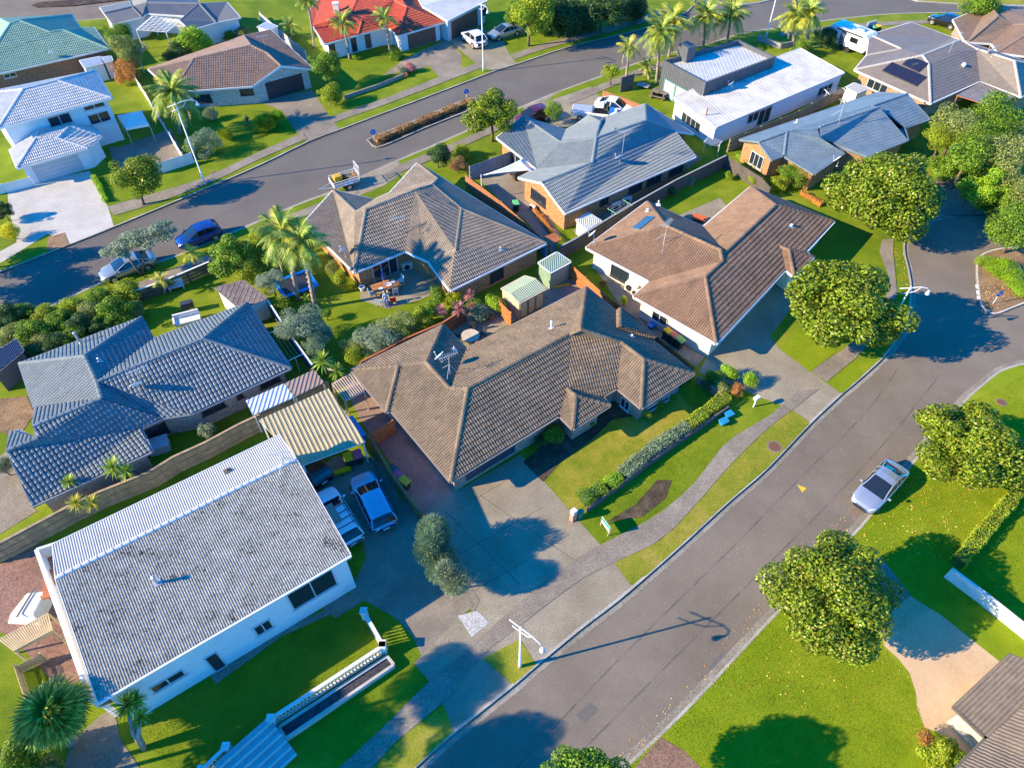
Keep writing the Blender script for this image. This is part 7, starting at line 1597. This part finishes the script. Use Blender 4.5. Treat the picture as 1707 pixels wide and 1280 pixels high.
ac('cream heat pump unit on the white side wall', (1052, 487), R(-38), 0.12, 1.2); ac('second cream heat pump unit on the white side wall', (1060, 494), R(-38), 0.12, 0.9); ac('grey heat pump beside the red brick wall', (1026, 350), R(30)); ac('open frame heat pump on the red brick wall', (1044, 341), R(30)); ac('white heat pump beside the patio door', (680, 450), R(28)); ac('small unit behind the shaded side yard', (888, 350), R(-40), 0.05, 0.7)
# letterboxes, sale sign
b = G((955, 866)); t = thing('letterbox', 'white and red letterbox at the lawn corner', 'letterbox', b, 0.7); box_part('pillar', (0, 0, 0.42), (0.38, 0.3, 0.84), BR_RED and mat('letterbox_brick', (0.55, 0.28, 0.2), 0.8, 0.1, 6), 0.02, t); box_part('box', (0, 0, 1.0), (0.36, 0.34, 0.32), WHITE, 0.02, t); box_part('flap', (0, -0.175, 1.02), (0.26, 0.02, 0.06), DARKFRAME, 0.0, t)
b = G((966, 862)); t = thing('green_meter_box', 'small green service box beside the letterbox', 'service box', b, 0.7); box_part('box', (0, 0, 0.35), (0.4, 0.3, 0.7), mat('service_green', (0.02, 0.20, 0.13), 0.5, 0.05, 3), 0.03, t); box_part('lid', (0, 0, 0.72), (0.44, 0.34, 0.05), MATS['service_green'], 0.02, t)
b = G((1008, 884)); t = thing('sale_sign', 'teal and white property sign on the verge', 'sign', b, R(118)); box_part('board', (0, 0, 0.72), (0.95, 0.03, 0.62), WHITE, 0.0, t); box_part('teal_band', (0, -0.019, 0.88), (0.93, 0.012, 0.26), mat('teal_print', (0.0, 0.30, 0.25), 0.4, 0.03), 0.0, t); box_part('teal_back_band', (0, 0.019, 0.88), (0.93, 0.012, 0.26), MATS['teal_print'], 0.0, t)
for x in (-0.2, 0.25): box_part('print_block', (x, -0.0185, 0.58), (0.24, 0.01, 0.12), MATS['teal_print'], 0.0, t)
for x in (-0.42, 0.42): box_part('stake', (x, 0.03, 0.45), (0.05, 0.05, 0.9), T_PALE, 0.0, t)
for p, lab in (((1256, 678), 'white plastic letterbox on the shaded verge'), ((1374, 576), 'pale concrete letterbox on the small lawn')):
    b = G(p); t = thing('letterbox', lab, 'letterbox', b, 0.6); box_part('post', (0, 0, 0.45), (0.09, 0.09, 0.9), WHITE, 0.0, t); box_part('box', (0, 0, 1.0), (0.5, 0.3, 0.24), WHITE if 'white' in lab else CONC_L, 0.03, t)
for p, lab, m_ in (((1205, 706), 'blue recycling crate on the shaded verge', mat('crate_blue', (0.02, 0.25, 0.45), 0.5, 0.05)), ((1214, 694), 'small blue rubbish bag beside the crate', MATS['crate_blue']), ((1086, 546), 'bright blue tub beside the white side wall', mat('tub_blue', (0.01, 0.18, 0.60), 0.5, 0.05))):
    b = G(p); t = thing('blue_crate', lab, 'crate', b, 0.5); mb = MB(); mb.hexa([(-.24, -.18, 0), (.24, -.18, 0), (.24, .18, 0), (-.24, .18, 0)], [(-.3, -.23, .34), (.3, -.23, .34), (.3, .23, .34), (-.3, .23, .34)]); mb.build('tub', m_, t, bevel=0.03); box_part('rim', (0, 0, .35), (.66, .5, .04), m_, 0.01, t)
# manhole and road mark
for p, lab, rr in (((1291, 744.5), 'rusty round manhole cover in the verge', 0.42), ((1669, 670.5), 'small rusty manhole cover in the far lawn', 0.3), ((357, 289), 'small rusty cover in the far footpath', 0.3)):
    b = G(p); t = thing('manhole_cover', lab, 'manhole cover', b); mb = MB(); mb.lathe((0, 0, -0.02), [(rr * 1.25, 0), (rr * 1.25, 0.04)], 20); mb.build('collar', CONC_D, t); mb = MB(); mb.lathe((0, 0, 0.021), [(rr * 0.95, 0), (rr * 0.95, 0.014)], 20); mb.build('lid', mat('rusty_iron', (0.20, 0.085, 0.045), 0.8, 0.15, 6), t)
mb = MB(); mb.poly([G(p, -0.119) for p in r4(1277, 640) and [r4(1277, 640)(205, 665), r4(1277, 640)(268, 688), r4(1277, 640)(240, 718)]]); mb.build('road_marking', mat('road_yellow', (0.72, 0.50, 0.02), 0.7, 0.08, 6))['kind'] = 'structure'
for p, q_ in ((r4(1277, 640)(50, 500), r4(1277, 640)(80, 485)),): strip('kerb_marking', [p, q_], 0.02, 0.14, WHITE, 0.0, 0.012)
strip('kerb_marking', [r4(1277, 640)(2, 555), r4(1277, 640)(35, 525)], 0.02, 0.14, MATS['road_yellow'], 0.0, 0.012)
for p, q_ in ((r4(1277, 320)(1398, 615), r4(1277, 320)(1402, 640)), (r4(1277, 320)(1404, 655), r4(1277, 320)(1408, 680)), (r4(1277, 320)(1408, 690), r4(1277, 320)(1411, 712))): strip('kerb_marking', [p, q_], -0.16, 0.02, WHITE, 0.0, 0.02)
strip('kerb_marking', [r4(1277, 320)(360, 1155), r4(1277, 320)(440, 1212)], -0.12, 0.12, WHITE, 0.012, 0.024); strip('kerb_marking', [r4(850, 640)(872, 938), r4(850, 640)(935, 1040)], -0.1, 0.1, CONC_L, 0.012, 0.024)
# blue keep-left signs
for p, lab in (((624, 236), 'blue keep left sign on the median nose'), ((778, 168), 'blue keep left sign at the far end of the median'), ((1655, 506), 'blue keep left sign on the planted island')):
    b = G(p); t = thing('traffic_sign', lab, 'sign', b, 0.3); mb = MB(); mb.tube([(0, 0, -0.02), (0, 0, 1.3)], 0.03, 6); mb.build('post', WHITE, t); mb = MB(); mb.tube([(0, -0.03, 1.1), (0, -0.05, 1.1)], 0.3, 16); mb.build('disc', mat('sign_blue', (0.0, 0.16, 0.50), 0.4, 0.03), t); mb = MB(); mb.bar((-0.12, -0.055, 1.2), (0.1, -0.055, 1.0), 0.02, 0.06); mb.build('arrow', WHITE, t)
# ------------------------------------------------------------------ gardens
def round_table(label, p, r_, m, h_=0.72):
    b = G(p, h_); t = thing('garden_table', label, 'table', (b.x, b.y, 0)); mb = MB(); mb.lathe((0, 0, h_ - 0.05), [(r_, 0), (r_, 0.05)], 24); mb.build('table_top', m, t); mb = MB(); mb.lathe((0, 0, 0.005), [(0.3, 0), (0.28, 0.06), (0.07, 0.12), (0.07, h_ - 0.06)], 12); mb.build('pedestal', TRIMB, t); return b
def chair(label, p, rz, m, group=None):
    b = G(p); t = thing('garden_chair', label, 'chair', b, rz, group); mb = MB(); mb.box((0, 0, 0.44), (0.48, 0.48, 0.05)); mb.build('seat', m, t, bevel=0.01); mb = MB(); mb.hexa([(-0.24, 0.20, 0.47), (0.24, 0.20, 0.47), (0.24, 0.25, 0.47), (-0.24, 0.25, 0.47)], [(-0.24, 0.28, 0.95), (0.24, 0.28, 0.95), (0.24, 0.33, 0.95), (-0.24, 0.33, 0.95)]); mb.build('backrest', m, t)
    for x in (-0.21, 0.21):
        for y in (-0.2, 0.2): mb = MB(); mb.box((x, y, 0.21), (0.045, 0.045, 0.42)); mb.build('leg', m, t)
    return t
bt = round_table('round pale stone table on the shaded back patio', (784, 559), 0.72, mat('stone_top', (0.58, 0.48, 0.34), 0.7, 0.08, 3))
for k, (dx, dy, lab) in enumerate(((-1.0, 0.1, 'black patio chair beside the garden end of the stone table'), (0.9, 0.5, 'black patio chair under the brown roof side of the stone table'), (0.1, 1.0, 'black patio chair facing the fence at the stone table'), (0.2, -1.0, 'black patio chair against the shaded roof edge at the stone table'))):
    b = bt + Vector((dx, dy, 0)); t = chair(lab, (784, 559), math.atan2(dy, dx) - math.pi / 2, TRIMB); t.location = (b.x, b.y, 0)
# outdoor dining set with closed parasol
zf = zz(560, 440, 8.535); b = G(zf(700, 300), 0.74); t = thing('dining_table', 'long orange timber dining table on the brick house patio', 'table', (b.x, b.y, 0), R(28)); TM = mat('oiled_timber', (0.52, 0.21, 0.075), 0.6, 0.08, 3)
for k in range(6): box_part('plank', (0, -0.45 + 0.18 * k, 0.73), (2.3, 0.165, 0.035), TM, 0.0, t)
for x in (-1.0, 1.0):
    for y in (-0.4, 0.4): box_part('leg', (x, y, 0.355), (0.08, 0.08, 0.71), TM, 0.0, t)
for x, y, lab, sz in ((-0.5, -0.3, 'white plate stack on the dining table', .2), (0.3, -0.1, 'white tray on the dining table', .26), (0.75, 0.1, 'pale dish on the dining table', .2)):
    p = Matrix.Rotation(R(28), 3, 'Z') @ Vector((x, y, 0)); d_ = thing('table_dish', lab, 'dish', (b.x + p.x, b.y + p.y, 0.75)); mb = MB(); mb.lathe((0, 0, 0), [(sz * 0.6, 0), (sz, 0.03), (sz * .9, 0.035), (sz * .5, 0.012)], 14); mb.build('plate', WHITE, d_)
t = thing('closed_parasol', 'closed blue and white parasol standing in the dining table', 'parasol', (b.x - 0.05, b.y, 0)); mb = MB(); mb.tube([(0, 0, 0.02), (0, 0, 2.4)], 0.025, 8); mb.lathe((0, 0, 0), [(0.25, 0), (0.22, 0.08)], 12); mb.build('pole', WHITE, t); mb = MB(); mb.lathe((0, 0, 1.35), [(0.05, 0), (0.16, 0.08), (0.12, 0.55), (0.04, 1.0)], 9); mb.build('folded_canopy', mat('parasol_blue', (0.06, 0.10, 0.34), 0.8, 0.08, 4), t)
for p, rz_, m_, lab in ((zf(590, 250), 0.5, TM, 'timber chair at the wall side of the dining table'), (zf(690, 225), 0.5, TM, 'timber chair near the sliding door'), (zf(920, 290), -1.0, WHITE, 'white chair at the end of the dining table'), (zf(530, 470), 2.2, mat('chair_silver', (0.40, 0.47, 0.55), 0.5, 0.05), 'silver blue chair at the lawn corner of the dining table'), (zf(850, 440), 3.5, MATS['chair_silver'], 'silver blue chair on the patio edge'), (zf(820, 570), 3.4, mat('chair_red', (0.60, 0.01, 0.012), 0.5, 0.05), 'bright red chair on the lawn edge'), (zf(620, 590), 3.0, MATS['chair_silver'], 'grey lounge chair on the lawn edge')): chair(lab, p, rz_, m_)
# person seated by the table: one continuous skinned body
def person(label, p, rz, shirt, trousers):
    b = G(p); t = thing('person', label, 'person', b, rz)
    J = [(0, 0, .52), (0, .02, .75), (0, .0, 1.0), (0, -.01, 1.10), (0, -.03, 1.25), (.18, 0, 1.0), (.25, -.12, .78), (.2, -.34, .76), (-.18, 0, 1.0), (-.25, -.12, .78), (-.2, -.34, .76), (.1, -.02, .5), (.12, -.45, .5), (.12, -.47, .08), (.12, -.62, .04), (-.1, -.02, .5), (-.12, -.45, .5), (-.12, -.47, .08), (-.12, -.62, .04)]
    E = [(0, 1), (1, 2), (2, 3), (3, 4), (2, 5), (5, 6), (6, 7), (2, 8), (8, 9), (9, 10), (0, 11), (11, 12), (12, 13), (13, 14), (0, 15), (15, 16), (16, 17), (17, 18)]
    rad = [.15, .14, .15, .055, .10, .06, .045, .035, .06, .045, .035, .085, .065, .045, .04, .085, .065, .045, .04]
    me = bpy.data.meshes.new('body'); me.from_pydata(J, E, []); o = link('body', me, None, t)
    for m_ in (mat('skin', (0.48, 0.27, 0.18), 0.6, 0.05, 5), shirt, trousers): me.materials.append(m_)
    sk = o.modifiers.new('skin', 'SKIN'); sv = me.skin_vertices[0].data
    for i, r_ in enumerate(rad): sv[i].radius = (r_, r_ * (0.75 if i < 3 else 1)); sv[i].use_root = (i == 0)
    sb_ = o.modifiers.new('sub', 'SUBSURF'); sb_.levels = 1; sb_.render_levels = 1
    # bake so that materials can follow height
    dg = bpy.context.evaluated_depsgraph_get(); ev = o.evaluated_get(dg); m2 = bpy.data.meshes.new_from_object(ev); o.modifiers.clear(); o.data = m2
    for q_ in m2.polygons:
        c_ = q_.center; q_.use_smooth = True
        q_.material_index = 0 if (c_.z > 1.08 or (abs(c_.x) > .17 and c_.z > .66 and c_.y < -.14) or c_.z < .06) else (1 if c_.z > 0.60 else 2)
    mb = MB(); mb.lathe((0, -0.02, 1.24), [(0.10, 0.0), (0.125, 0.06), (0.11, 0.13), (0.05, 0.17)], 12); mb.build('hair', mat('brown_hair', (0.08, 0.045, 0.02), 0.7, 0.1, 10), t, smooth=True)
    return t
person('person in pale blue shirt and blue jeans seated on the lawn edge', zf(725, 560), 0.2, mat('pale_blue_shirt', (0.42, 0.55, 0.68), 0.8, 0.06, 5), mat('blue_jeans', (0.03, 0.14, 0.42), 0.8, 0.08, 5))
# trampoline
b = G((496, 482)); t = thing('trampoline', 'rectangular trampoline with bright blue edge pads under the palms', 'trampoline', b, R(32)); BP = mat('trampoline_blue', (0.0, 0.22, 0.62), 0.5, 0.05, 3)
box_part('mat_bed', (0, 0, 0.62), (2.6, 2.0, 0.02), TRIMB, 0.0, t)
for x, y, dx, dy in ((0, -1.15, 3.1, 0.32), (0, 1.15, 3.1, 0.32), (-1.43, 0, 0.3, 1.97), (1.43, 0, 0.3, 1.97)): box_part('edge_pad', (x, y, 0.64), (dx, dy, 0.06), BP, 0.02, t)
for x in (-1.3, 1.3):
    for y in (-1.0, 1.0): box_part('leg', (x, y, 0.3), (0.06, 0.06, 0.6), STEEL, 0.0, t)
# shade sail
P = [G((803, 293), 2.6), G((873, 264), 2.4), G((893, 284), 2.3), G((840, 292), 2.3)]; P = P[:3]; c = sum(P, Vector()) / 3; t = thing('shade_sail', 'white triangular shade sail over the brick house yard', 'shade sail', (c.x, c.y, 0))
mb = MB(); N_ = 10; idx = {}
def sail(u, v):
    w_ = 1 - u - v; p = P[0] * w_ + P[1] * u + P[2] * v - Vector((c.x, c.y, 0)); cc = (P[0] + P[1] + P[2]) / 3 - Vector((c.x, c.y, 0)); k = 1 - 0.32 * (4 * (u * v + v * w_ + u * w_) - 0.0) * (1 - 27 * u * v * w_ * 0.9) * 0.6
    p = cc + (p - cc) * k; p.z -= 0.25 * 27 * u * v * w_ * 0.5; return p
for i in range(N_ + 1):
    for j in range(N_ + 1 - i): idx[i, j] = len(mb.v); mb.v.append(tuple(sail(i / N_, j / N_)))
for i in range(N_):
    for j in range(N_ - i):
        mb.f.append([idx[i, j], idx[i + 1, j], idx[i, j + 1]])
        if (i + 1, j + 1) in idx: mb.f.append([idx[i + 1, j], idx[i + 1, j + 1], idx[i, j + 1]])
o = mb.build('canopy', mat('sail_white', (0.78, 0.76, 0.72), 0.8, 0.03, 2), t, smooth=True); so = o.modifiers.new('solid', 'SOLIDIFY'); so.thickness = 0.015
q_ = P[0] - Vector((c.x, c.y, 0)); mb = MB(); mb.tube([(q_.x - 0.05, q_.y, -0.05), (q_.x - 0.05, q_.y, 2.7)], 0.05, 8); mb.build('post', WHITE, t)
# white gazebo tent
a = r4(0, 0); P = [G(a(775, 765), 2.0), G(a(935, 732), 2.0), G(a(985, 822), 2.0), G(a(830, 850), 2.0)]; c = sum(P, Vector()) / 4; c.z = 0; t = thing('gazebo_tent', 'white gazebo tent on the shaded lawn beside the white house', 'gazebo', c); top = Vector((0, 0, 2.7)); mb = MB(); Q = [p - c for p in P]
for i in range(4): mb.poly([Q[i], Q[(i + 1) % 4], top]); mb.poly([Q[i] - Vector((0, 0, .25)), Q[(i + 1) % 4] - Vector((0, 0, .25)), Q[(i + 1) % 4], Q[i]])
mb.build('canopy', MATS['sail_white'], t)
for p in Q: mb = MB(); mb.bar((p.x, p.y, 0), (p.x, p.y, 1.95), 0.05); mb.build('leg', STEEL, t)
# other garden things
def simple(name, label, cat, p, parts, rz=0.0, z=0.0):
    b = G(p, 0); t = thing(name, label, cat, (b.x, b.y, z), rz)
    for nm, cc, dd, m_ in parts: box_part(nm, cc, dd, m_, 0.015, t)
    return t
simple('covered_spa', 'white box shaped garden cover beside the slate house window', 'cover', (268, 748), [('body', (0, 0, .35), (1.3, 1.0, .7), PLASTER_G), ('lid', (0, 0, .73), (1.4, 1.1, .06), PLASTER_G)], 0.4)
simple('garden_bench', 'grey garden bench on the small lawn by the street fence', 'bench', (296, 483), [('seat', (0, 0, .42), (1.3, .5, .06), ALU), ('backrest', (0, .25, .7), (1.3, .06, .5), ALU), ('leg', (-.55, 0, .2), (.07, .45, .39), ALU), ('leg', (.55, 0, .2), (.07, .45, .39), ALU)], 0.4)
simple('barbecue', 'dark barbecue standing on the small lawn', 'barbecue', (316, 518), [('body', (0, 0, .6), (1.0, .5, .4), DARKFRAME), ('hood', (0, 0, .88), (.9, .48, .14), DARKFRAME), ('leg', (-.4, 0, .2), (.06, .4, .39), DARKFRAME), ('leg', (.4, 0, .2), (.06, .4, .39), DARKFRAME)], 0.4)
simple('lounge_seat', 'white lounge seat at the slate roof edge', 'seat', (315, 538), [('seat', (0, 0, .3), (2.0, .8, .25), WHITE), ('backrest', (0, .4, .6), (2.0, .15, .5), WHITE), ('armrest', (-1.0, 0, .45), (.15, .8, .3), WHITE)], 0.4)
simple('barbecue', 'dark barbecue cover beside the orange brick corner', 'barbecue', (866, 298), [('body', (0, 0, .55), (1.3, .7, .9), DARKFRAME), ('shelf', (-.9, 0, .8), (.4, .6, .05), DARKFRAME), ('wheel', (.5, 0, .08), (.1, .6, .16), TYRE)], 0.4)
simple('picnic_table', 'weathered picnic table on the deck by the dark clad box', 'table', (1098, 163), [('table_top', (0, 0, .72), (1.9, .8, .05), DECK), ('bench', (0, -.75, .42), (1.9, .28, .05), DECK), ('bench', (0, .75, .42), (1.9, .28, .05), DECK), ('trestle', (-.7, 0, .35), (.1, 1.4, .68), DECK), ('trestle', (.7, 0, .35), (.1, 1.4, .68), DECK)], -0.5)
simple('fire_bowl', 'orange fabric chair beside the tan roof patio', 'chair', (1165, 368), [('seat', (0, 0, .35), (1.3, .8, .12), mat('orange_fabric', (0.62, 0.12, 0.03), 0.8, 0.05)), ('base', (0, 0, .14), (1.0, .6, .28), DARKFRAME)], -0.5)
simple('ramp_board', 'leaning grey skate ramp beside the black screen', 'ramp', (1072, 146), [('board', (0, 0, .3), (1.5, 1.0, .06), WALLG), ('support', (0, 0, .13), (1.4, .1, .26), DARKFRAME)], -0.5)
simple('blue_storage_box', 'long blue box beside the carport edge', 'box', (598, 722), [('body', (0, 0, .4), (.35, 2.0, .8), mat('box_blue', (0.0, 0.26, 0.60), 0.5, 0.05)), ('lid', (0, 0, .82), (.4, 2.1, .04), MATS['box_blue'])], 0.62)
simple('timber_plank', 'bright yellow plank in the shed yard', 'plank', (934, 477), [('board', (0, 0, .05), (1.6, .2, .1), YL)], 0.25)
simple('red_outhouse', 'small red roofed blue lean-to by the beige roof corner', 'shed', (914, 425), [('body', (0, 0, .8), (1.2, .9, 1.6), mat('lean_blue', (0.06, 0.2, 0.32), 0.6, 0.05)), ('roof', (.1, 0, 1.66), (1.7, 1.2, .08), T_RUST)], 0.5)
simple('kayak_rack', 'long yellow kayak under the tan carport', 'kayak', (545, 796), [('hull', (0, 0, .25), (3.4, .35, .22), YL), ('cradle', (-1, 0, .07), (.1, .5, .14), TRIMB), ('cradle', (1, 0, .07), (.1, .5, .14), TRIMB)], 0.35)
# planters in the patio corner
for p, lab in (((808, 534), 'terracotta pot beside the stone patio'), ((818, 532), 'second terracotta pot nearer the orange fence end'), ((881, 738), 'blue glazed pot beside the garage'), ((899, 733), 'terracotta pot by the front wall'), ((604, 484), 'white bucket at the brick corner of the patio'), ((392, 1082), 'white planter bowl beside the front door')):
    b = G(p); t = thing('plant_pot', lab, 'pot', b); m_ = mat('blue_glaze', (0.02, 0.26, 0.42), 0.3, 0.05) if 'blue' in lab else (WHITE if 'white' in lab else mat('terracotta', (0.42, 0.17, 0.08), 0.8, 0.08, 5)); mb = MB(); mb.lathe((0, 0, 0), [(0.16, 0), (0.25, 0.35), (0.28, 0.36), (0.28, 0.42), (0.24, 0.42), (0.22, 0.34)], 14); mb.build('pot', m_, t, smooth=False); mb = MB(); mb.lathe((0, 0, 0.33), [(0.22, 0), (0.02, 0.02)], 10); mb.build('soil', BARK, t)
# clotheslines
def clothesline(label, a_, b_, hz=1.6):
    A, B = G(a_), G(b_); c = A; t = thing('clothesline', label, 'clothesline', A); e = (B - A); s = Vector((-e.y, e.x, 0)).normalized() * 0.6
    for P in (A, B): p = P - c; mb = MB(); mb.tube([(p.x, p.y, -0.02), (p.x, p.y, hz)], 0.03, 6); mb.bar(p - s + Vector((0, 0, hz)), p + s + Vector((0, 0, hz)), 0.05); mb.build('post', mat('line_green', (0.18, 0.42, 0.25), 0.5, 0.05) if 'green' in label else WHITE, t)
    for k in range(5): f = -1 + 0.5 * k; mb = MB(); mb.bar(s * f + Vector((0, 0, hz + 0.02)), e + s * f + Vector((0, 0, hz + 0.02)), 0.012); mb.build('line', WHITE, t)
clothesline('green ended clothesline on the dark fence', z7(960, 300)(410, 545), z7(960, 300)(590, 440)); clothesline('white rotary style clothesline by the blue metal roof', z5(1220, 140)(790, 215), z5(1220, 140)(950, 200), 1.9); clothesline('white drying lines beside the slate house fence', (468, 575), (500, 620)); clothesline('white lines in the yard beside the grey blue roof corner', (1172, 255), (1195, 262), 1.5)
# bicycle leaning by the carport fence
b = G((622, 772)); t = thing('bicycle', 'black bicycle leaning on the rust fence under the carport edge', 'bicycle', b, R(-58))
for x in (-0.5, 0.5):
    mb = MB(); k = 20; mb.tube([(x + 0.33 * math.cos(2 * math.pi * i / k), 0, 0.34 + 0.33 * math.sin(2 * math.pi * i / k)) for i in range(k + 1)], 0.02, 6, False); mb.build('wheel', TYRE, t)
mb = MB(); mb.bar((-0.5, 0, .34), (-0.15, 0, .34), .03); mb.bar((-0.15, 0, .34), (-0.25, 0, .8), .03); mb.bar((-.25, 0, .75), (.35, 0, .8), .03); mb.bar((-.15, 0, .34), (.35, 0, .72), .03); mb.bar((.5, 0, .34), (.33, 0, .95), .03); mb.bar((-.5, 0, .34), (-.24, 0, .72), .025); mb.build('frame', LBLUE, t); mb = MB(); mb.box((-.27, 0, .86), (.26, .14, .05)); mb.build('saddle', TRIMB, t); mb = MB(); mb.bar((.33, -.28, .97), (.33, .28, .97), .03); mb.build('handlebar', TRIMB, t)
# fallen leaves
r_ = np.random.default_rng(3)
def litter(name, pts, n, m, z=0.01, s=0.09):
    P = [G(p) for p in pts]; tri = tessellate_polygon([P]); ar = [((P[b_] - P[a_]).cross(P[c_] - P[a_])).length for a_, b_, c_ in tri]; ar = np.array(ar) / sum(ar); V = []
    for k in r_.choice(len(tri), n, p=ar):
        u, v = r_.random(2); 
        if u + v > 1: u, v = 1 - u, 1 - v
        a_, b_, c_ = tri[k]; p = P[a_] + (P[b_] - P[a_]) * u + (P[c_] - P[a_]) * v; th = r_.uniform(0, 6.28); d = Vector((math.cos(th), math.sin(th), r_.uniform(-.2, .3))) * s * r_.uniform(.6, 1.3); e = Vector((-d.y, d.x, r_.uniform(-.02, .04))) * 0.5
        p = p + Vector((0, 0, z + 0.02)); V += [p - d, p + e, p + d, p - e]
    o = link(name, np_mesh(name, np.array([tuple(v) for v in V]), np.arange(n * 4).reshape(-1, 4)), m); tag(o, 'x', 'leaves'); o['kind'] = 'stuff'; return o
LF = leafmat('fallen_leaf', (0.16, 0.06, 0.02), (0.40, 0.16, 0.03), (0.62, 0.36, 0.08), 0.1, 0.8)
litter('fallen_leaves', [(1420, 905), (1460, 855), (1540, 765), (1660, 800), (1690, 830), (1600, 940), (1560, 930)], 420, LF, 0.01, 0.055)['label'] = 'scattered brown leaves under the magnolia by the silver sedan'
litter('fallen_leaves', [(1180, 1140), (1290, 1040), (1470, 1080), (1520, 1130), (1400, 1180), (1250, 1180)], 160, LF, 0.01, 0.055)['label'] = 'scattered leaves on the lush lawn below the large magnolia'
litter('fallen_leaves', [(1060, 1255), (1180, 1130), (1420, 880), (1520, 760), (1500, 750), (1300, 960), (1140, 1140), (1020, 1260)], 330, LF, -0.125, 0.05)['label'] = 'brown leaves drifted along the kerb of the road'
litter('fallen_leaves', [(1600, 700), (1530, 745), (1440, 860), (1280, 1010), (1180, 900), (1350, 730), (1480, 610)], 130, LF, -0.14, 0.04)['label'] = 'few loose leaves scattered over the road'
litter('fallen_leaves', [(1490, 410), (1508, 421), (1518, 480), (1500, 480)], 160, LF, 0.01, 0.05)['label'] = 'orange leaves on the narrow verge strip by the lamp'
litter('fallen_leaves', [(1632, 470), (1660, 470), (1707, 495), (1660, 518), (1640, 510)], 260, LF, 0.01, 0.06)['label'] = 'brown leaf litter on the planted island'

# real blades over the nearer lawns, so that the grass has a nap and ragged edges
def blades(name, label, pts, n, m, z=0.0, s=0.055):
    P = [G(p) for p in pts]; tri = tessellate_polygon([P]); ar = np.array([((P[b_] - P[a_]).cross(P[c_] - P[a_])).length for a_, b_, c_ in tri]); A3 = np.array([[tuple(P[i]) for i in t_] for t_ in tri])
    k = r_.choice(len(tri), n, p=ar / ar.sum()); u = r_.random(n); v = r_.random(n); f = u + v > 1; u[f] = 1 - u[f]; v[f] = 1 - v[f]
    X = A3[k, 0] + (A3[k, 1] - A3[k, 0]) * u[:, None] + (A3[k, 2] - A3[k, 0]) * v[:, None]; X[:, 2] = z - 0.01
    th = r_.uniform(0, 6.28, n); d = np.stack([np.cos(th), np.sin(th), 0 * th], 1); hgt = s * r_.uniform(.5, 1.3, n)[:, None]; lean = r_.normal(size=(n, 3)) * s * 0.6; lean[:, 2] = 0
    V = np.stack([X - d * s * .30, X + d * s * .30, X + lean + np.array([0, 0, 1.0]) * hgt], 1).reshape(-1, 3)
    o = link(name, np_mesh(name, V, np.arange(n * 3).reshape(-1, 3)), m); tag(o, label, 'grass', kind='stuff'); return o
GB = leafmat('grass_blade', (0.085, 0.13, 0.002), (0.12, 0.16, 0.003), (0.165, 0.19, 0.008), 0.35, 0.7); GBD = leafmat('dry_grass_blade', (0.09, 0.12, 0.006), (0.15, 0.155, 0.012), (0.24, 0.19, 0.04), 0.3, 0.7)
blades('grass', 'lush mown grass on the lawns across the road', [(1046, 1275), (1140, 1186), (1280, 1037), (1448, 863), (1604, 675), (1720, 620), (1720, 1010), (1560, 1010), (1470, 1075), (1526, 1150), (1541, 1215), (1480, 1300), (1130, 1300)], 90000, GB)
blades('grass', 'mown grass on the shaded front lawn by the balustrade', [(180, 1190), (560, 1010), (640, 1010), (700, 1100), (560, 1270), (300, 1290)], 22000, GB)
blades('grass', 'patchy dry grass of the front lawn and verges', [(911, 805), (960, 862), (972, 845), (1010, 815), (1075, 760), (1150, 715), (1130, 655), (1000, 700), (960, 740)], 9000, GBD, 0.006); blades('grass', 'dry grass of the roadside verge strip', [(1024, 937), (1102, 899), (1152, 849), (1228, 763), (1321, 683), (1350, 705), (1280, 779), (1202, 846), (1142, 901), (1079, 957), (1050, 974)], 9000, GBD, 0.006)
blades('grass', 'grass between hedge wall and footpath', [(985, 868), (1060, 815), (1150, 735), (1215, 690), (1240, 715), (1203, 745), (1165, 795), (1130, 830), (1060, 878), (1002, 907)], 9000, GB)
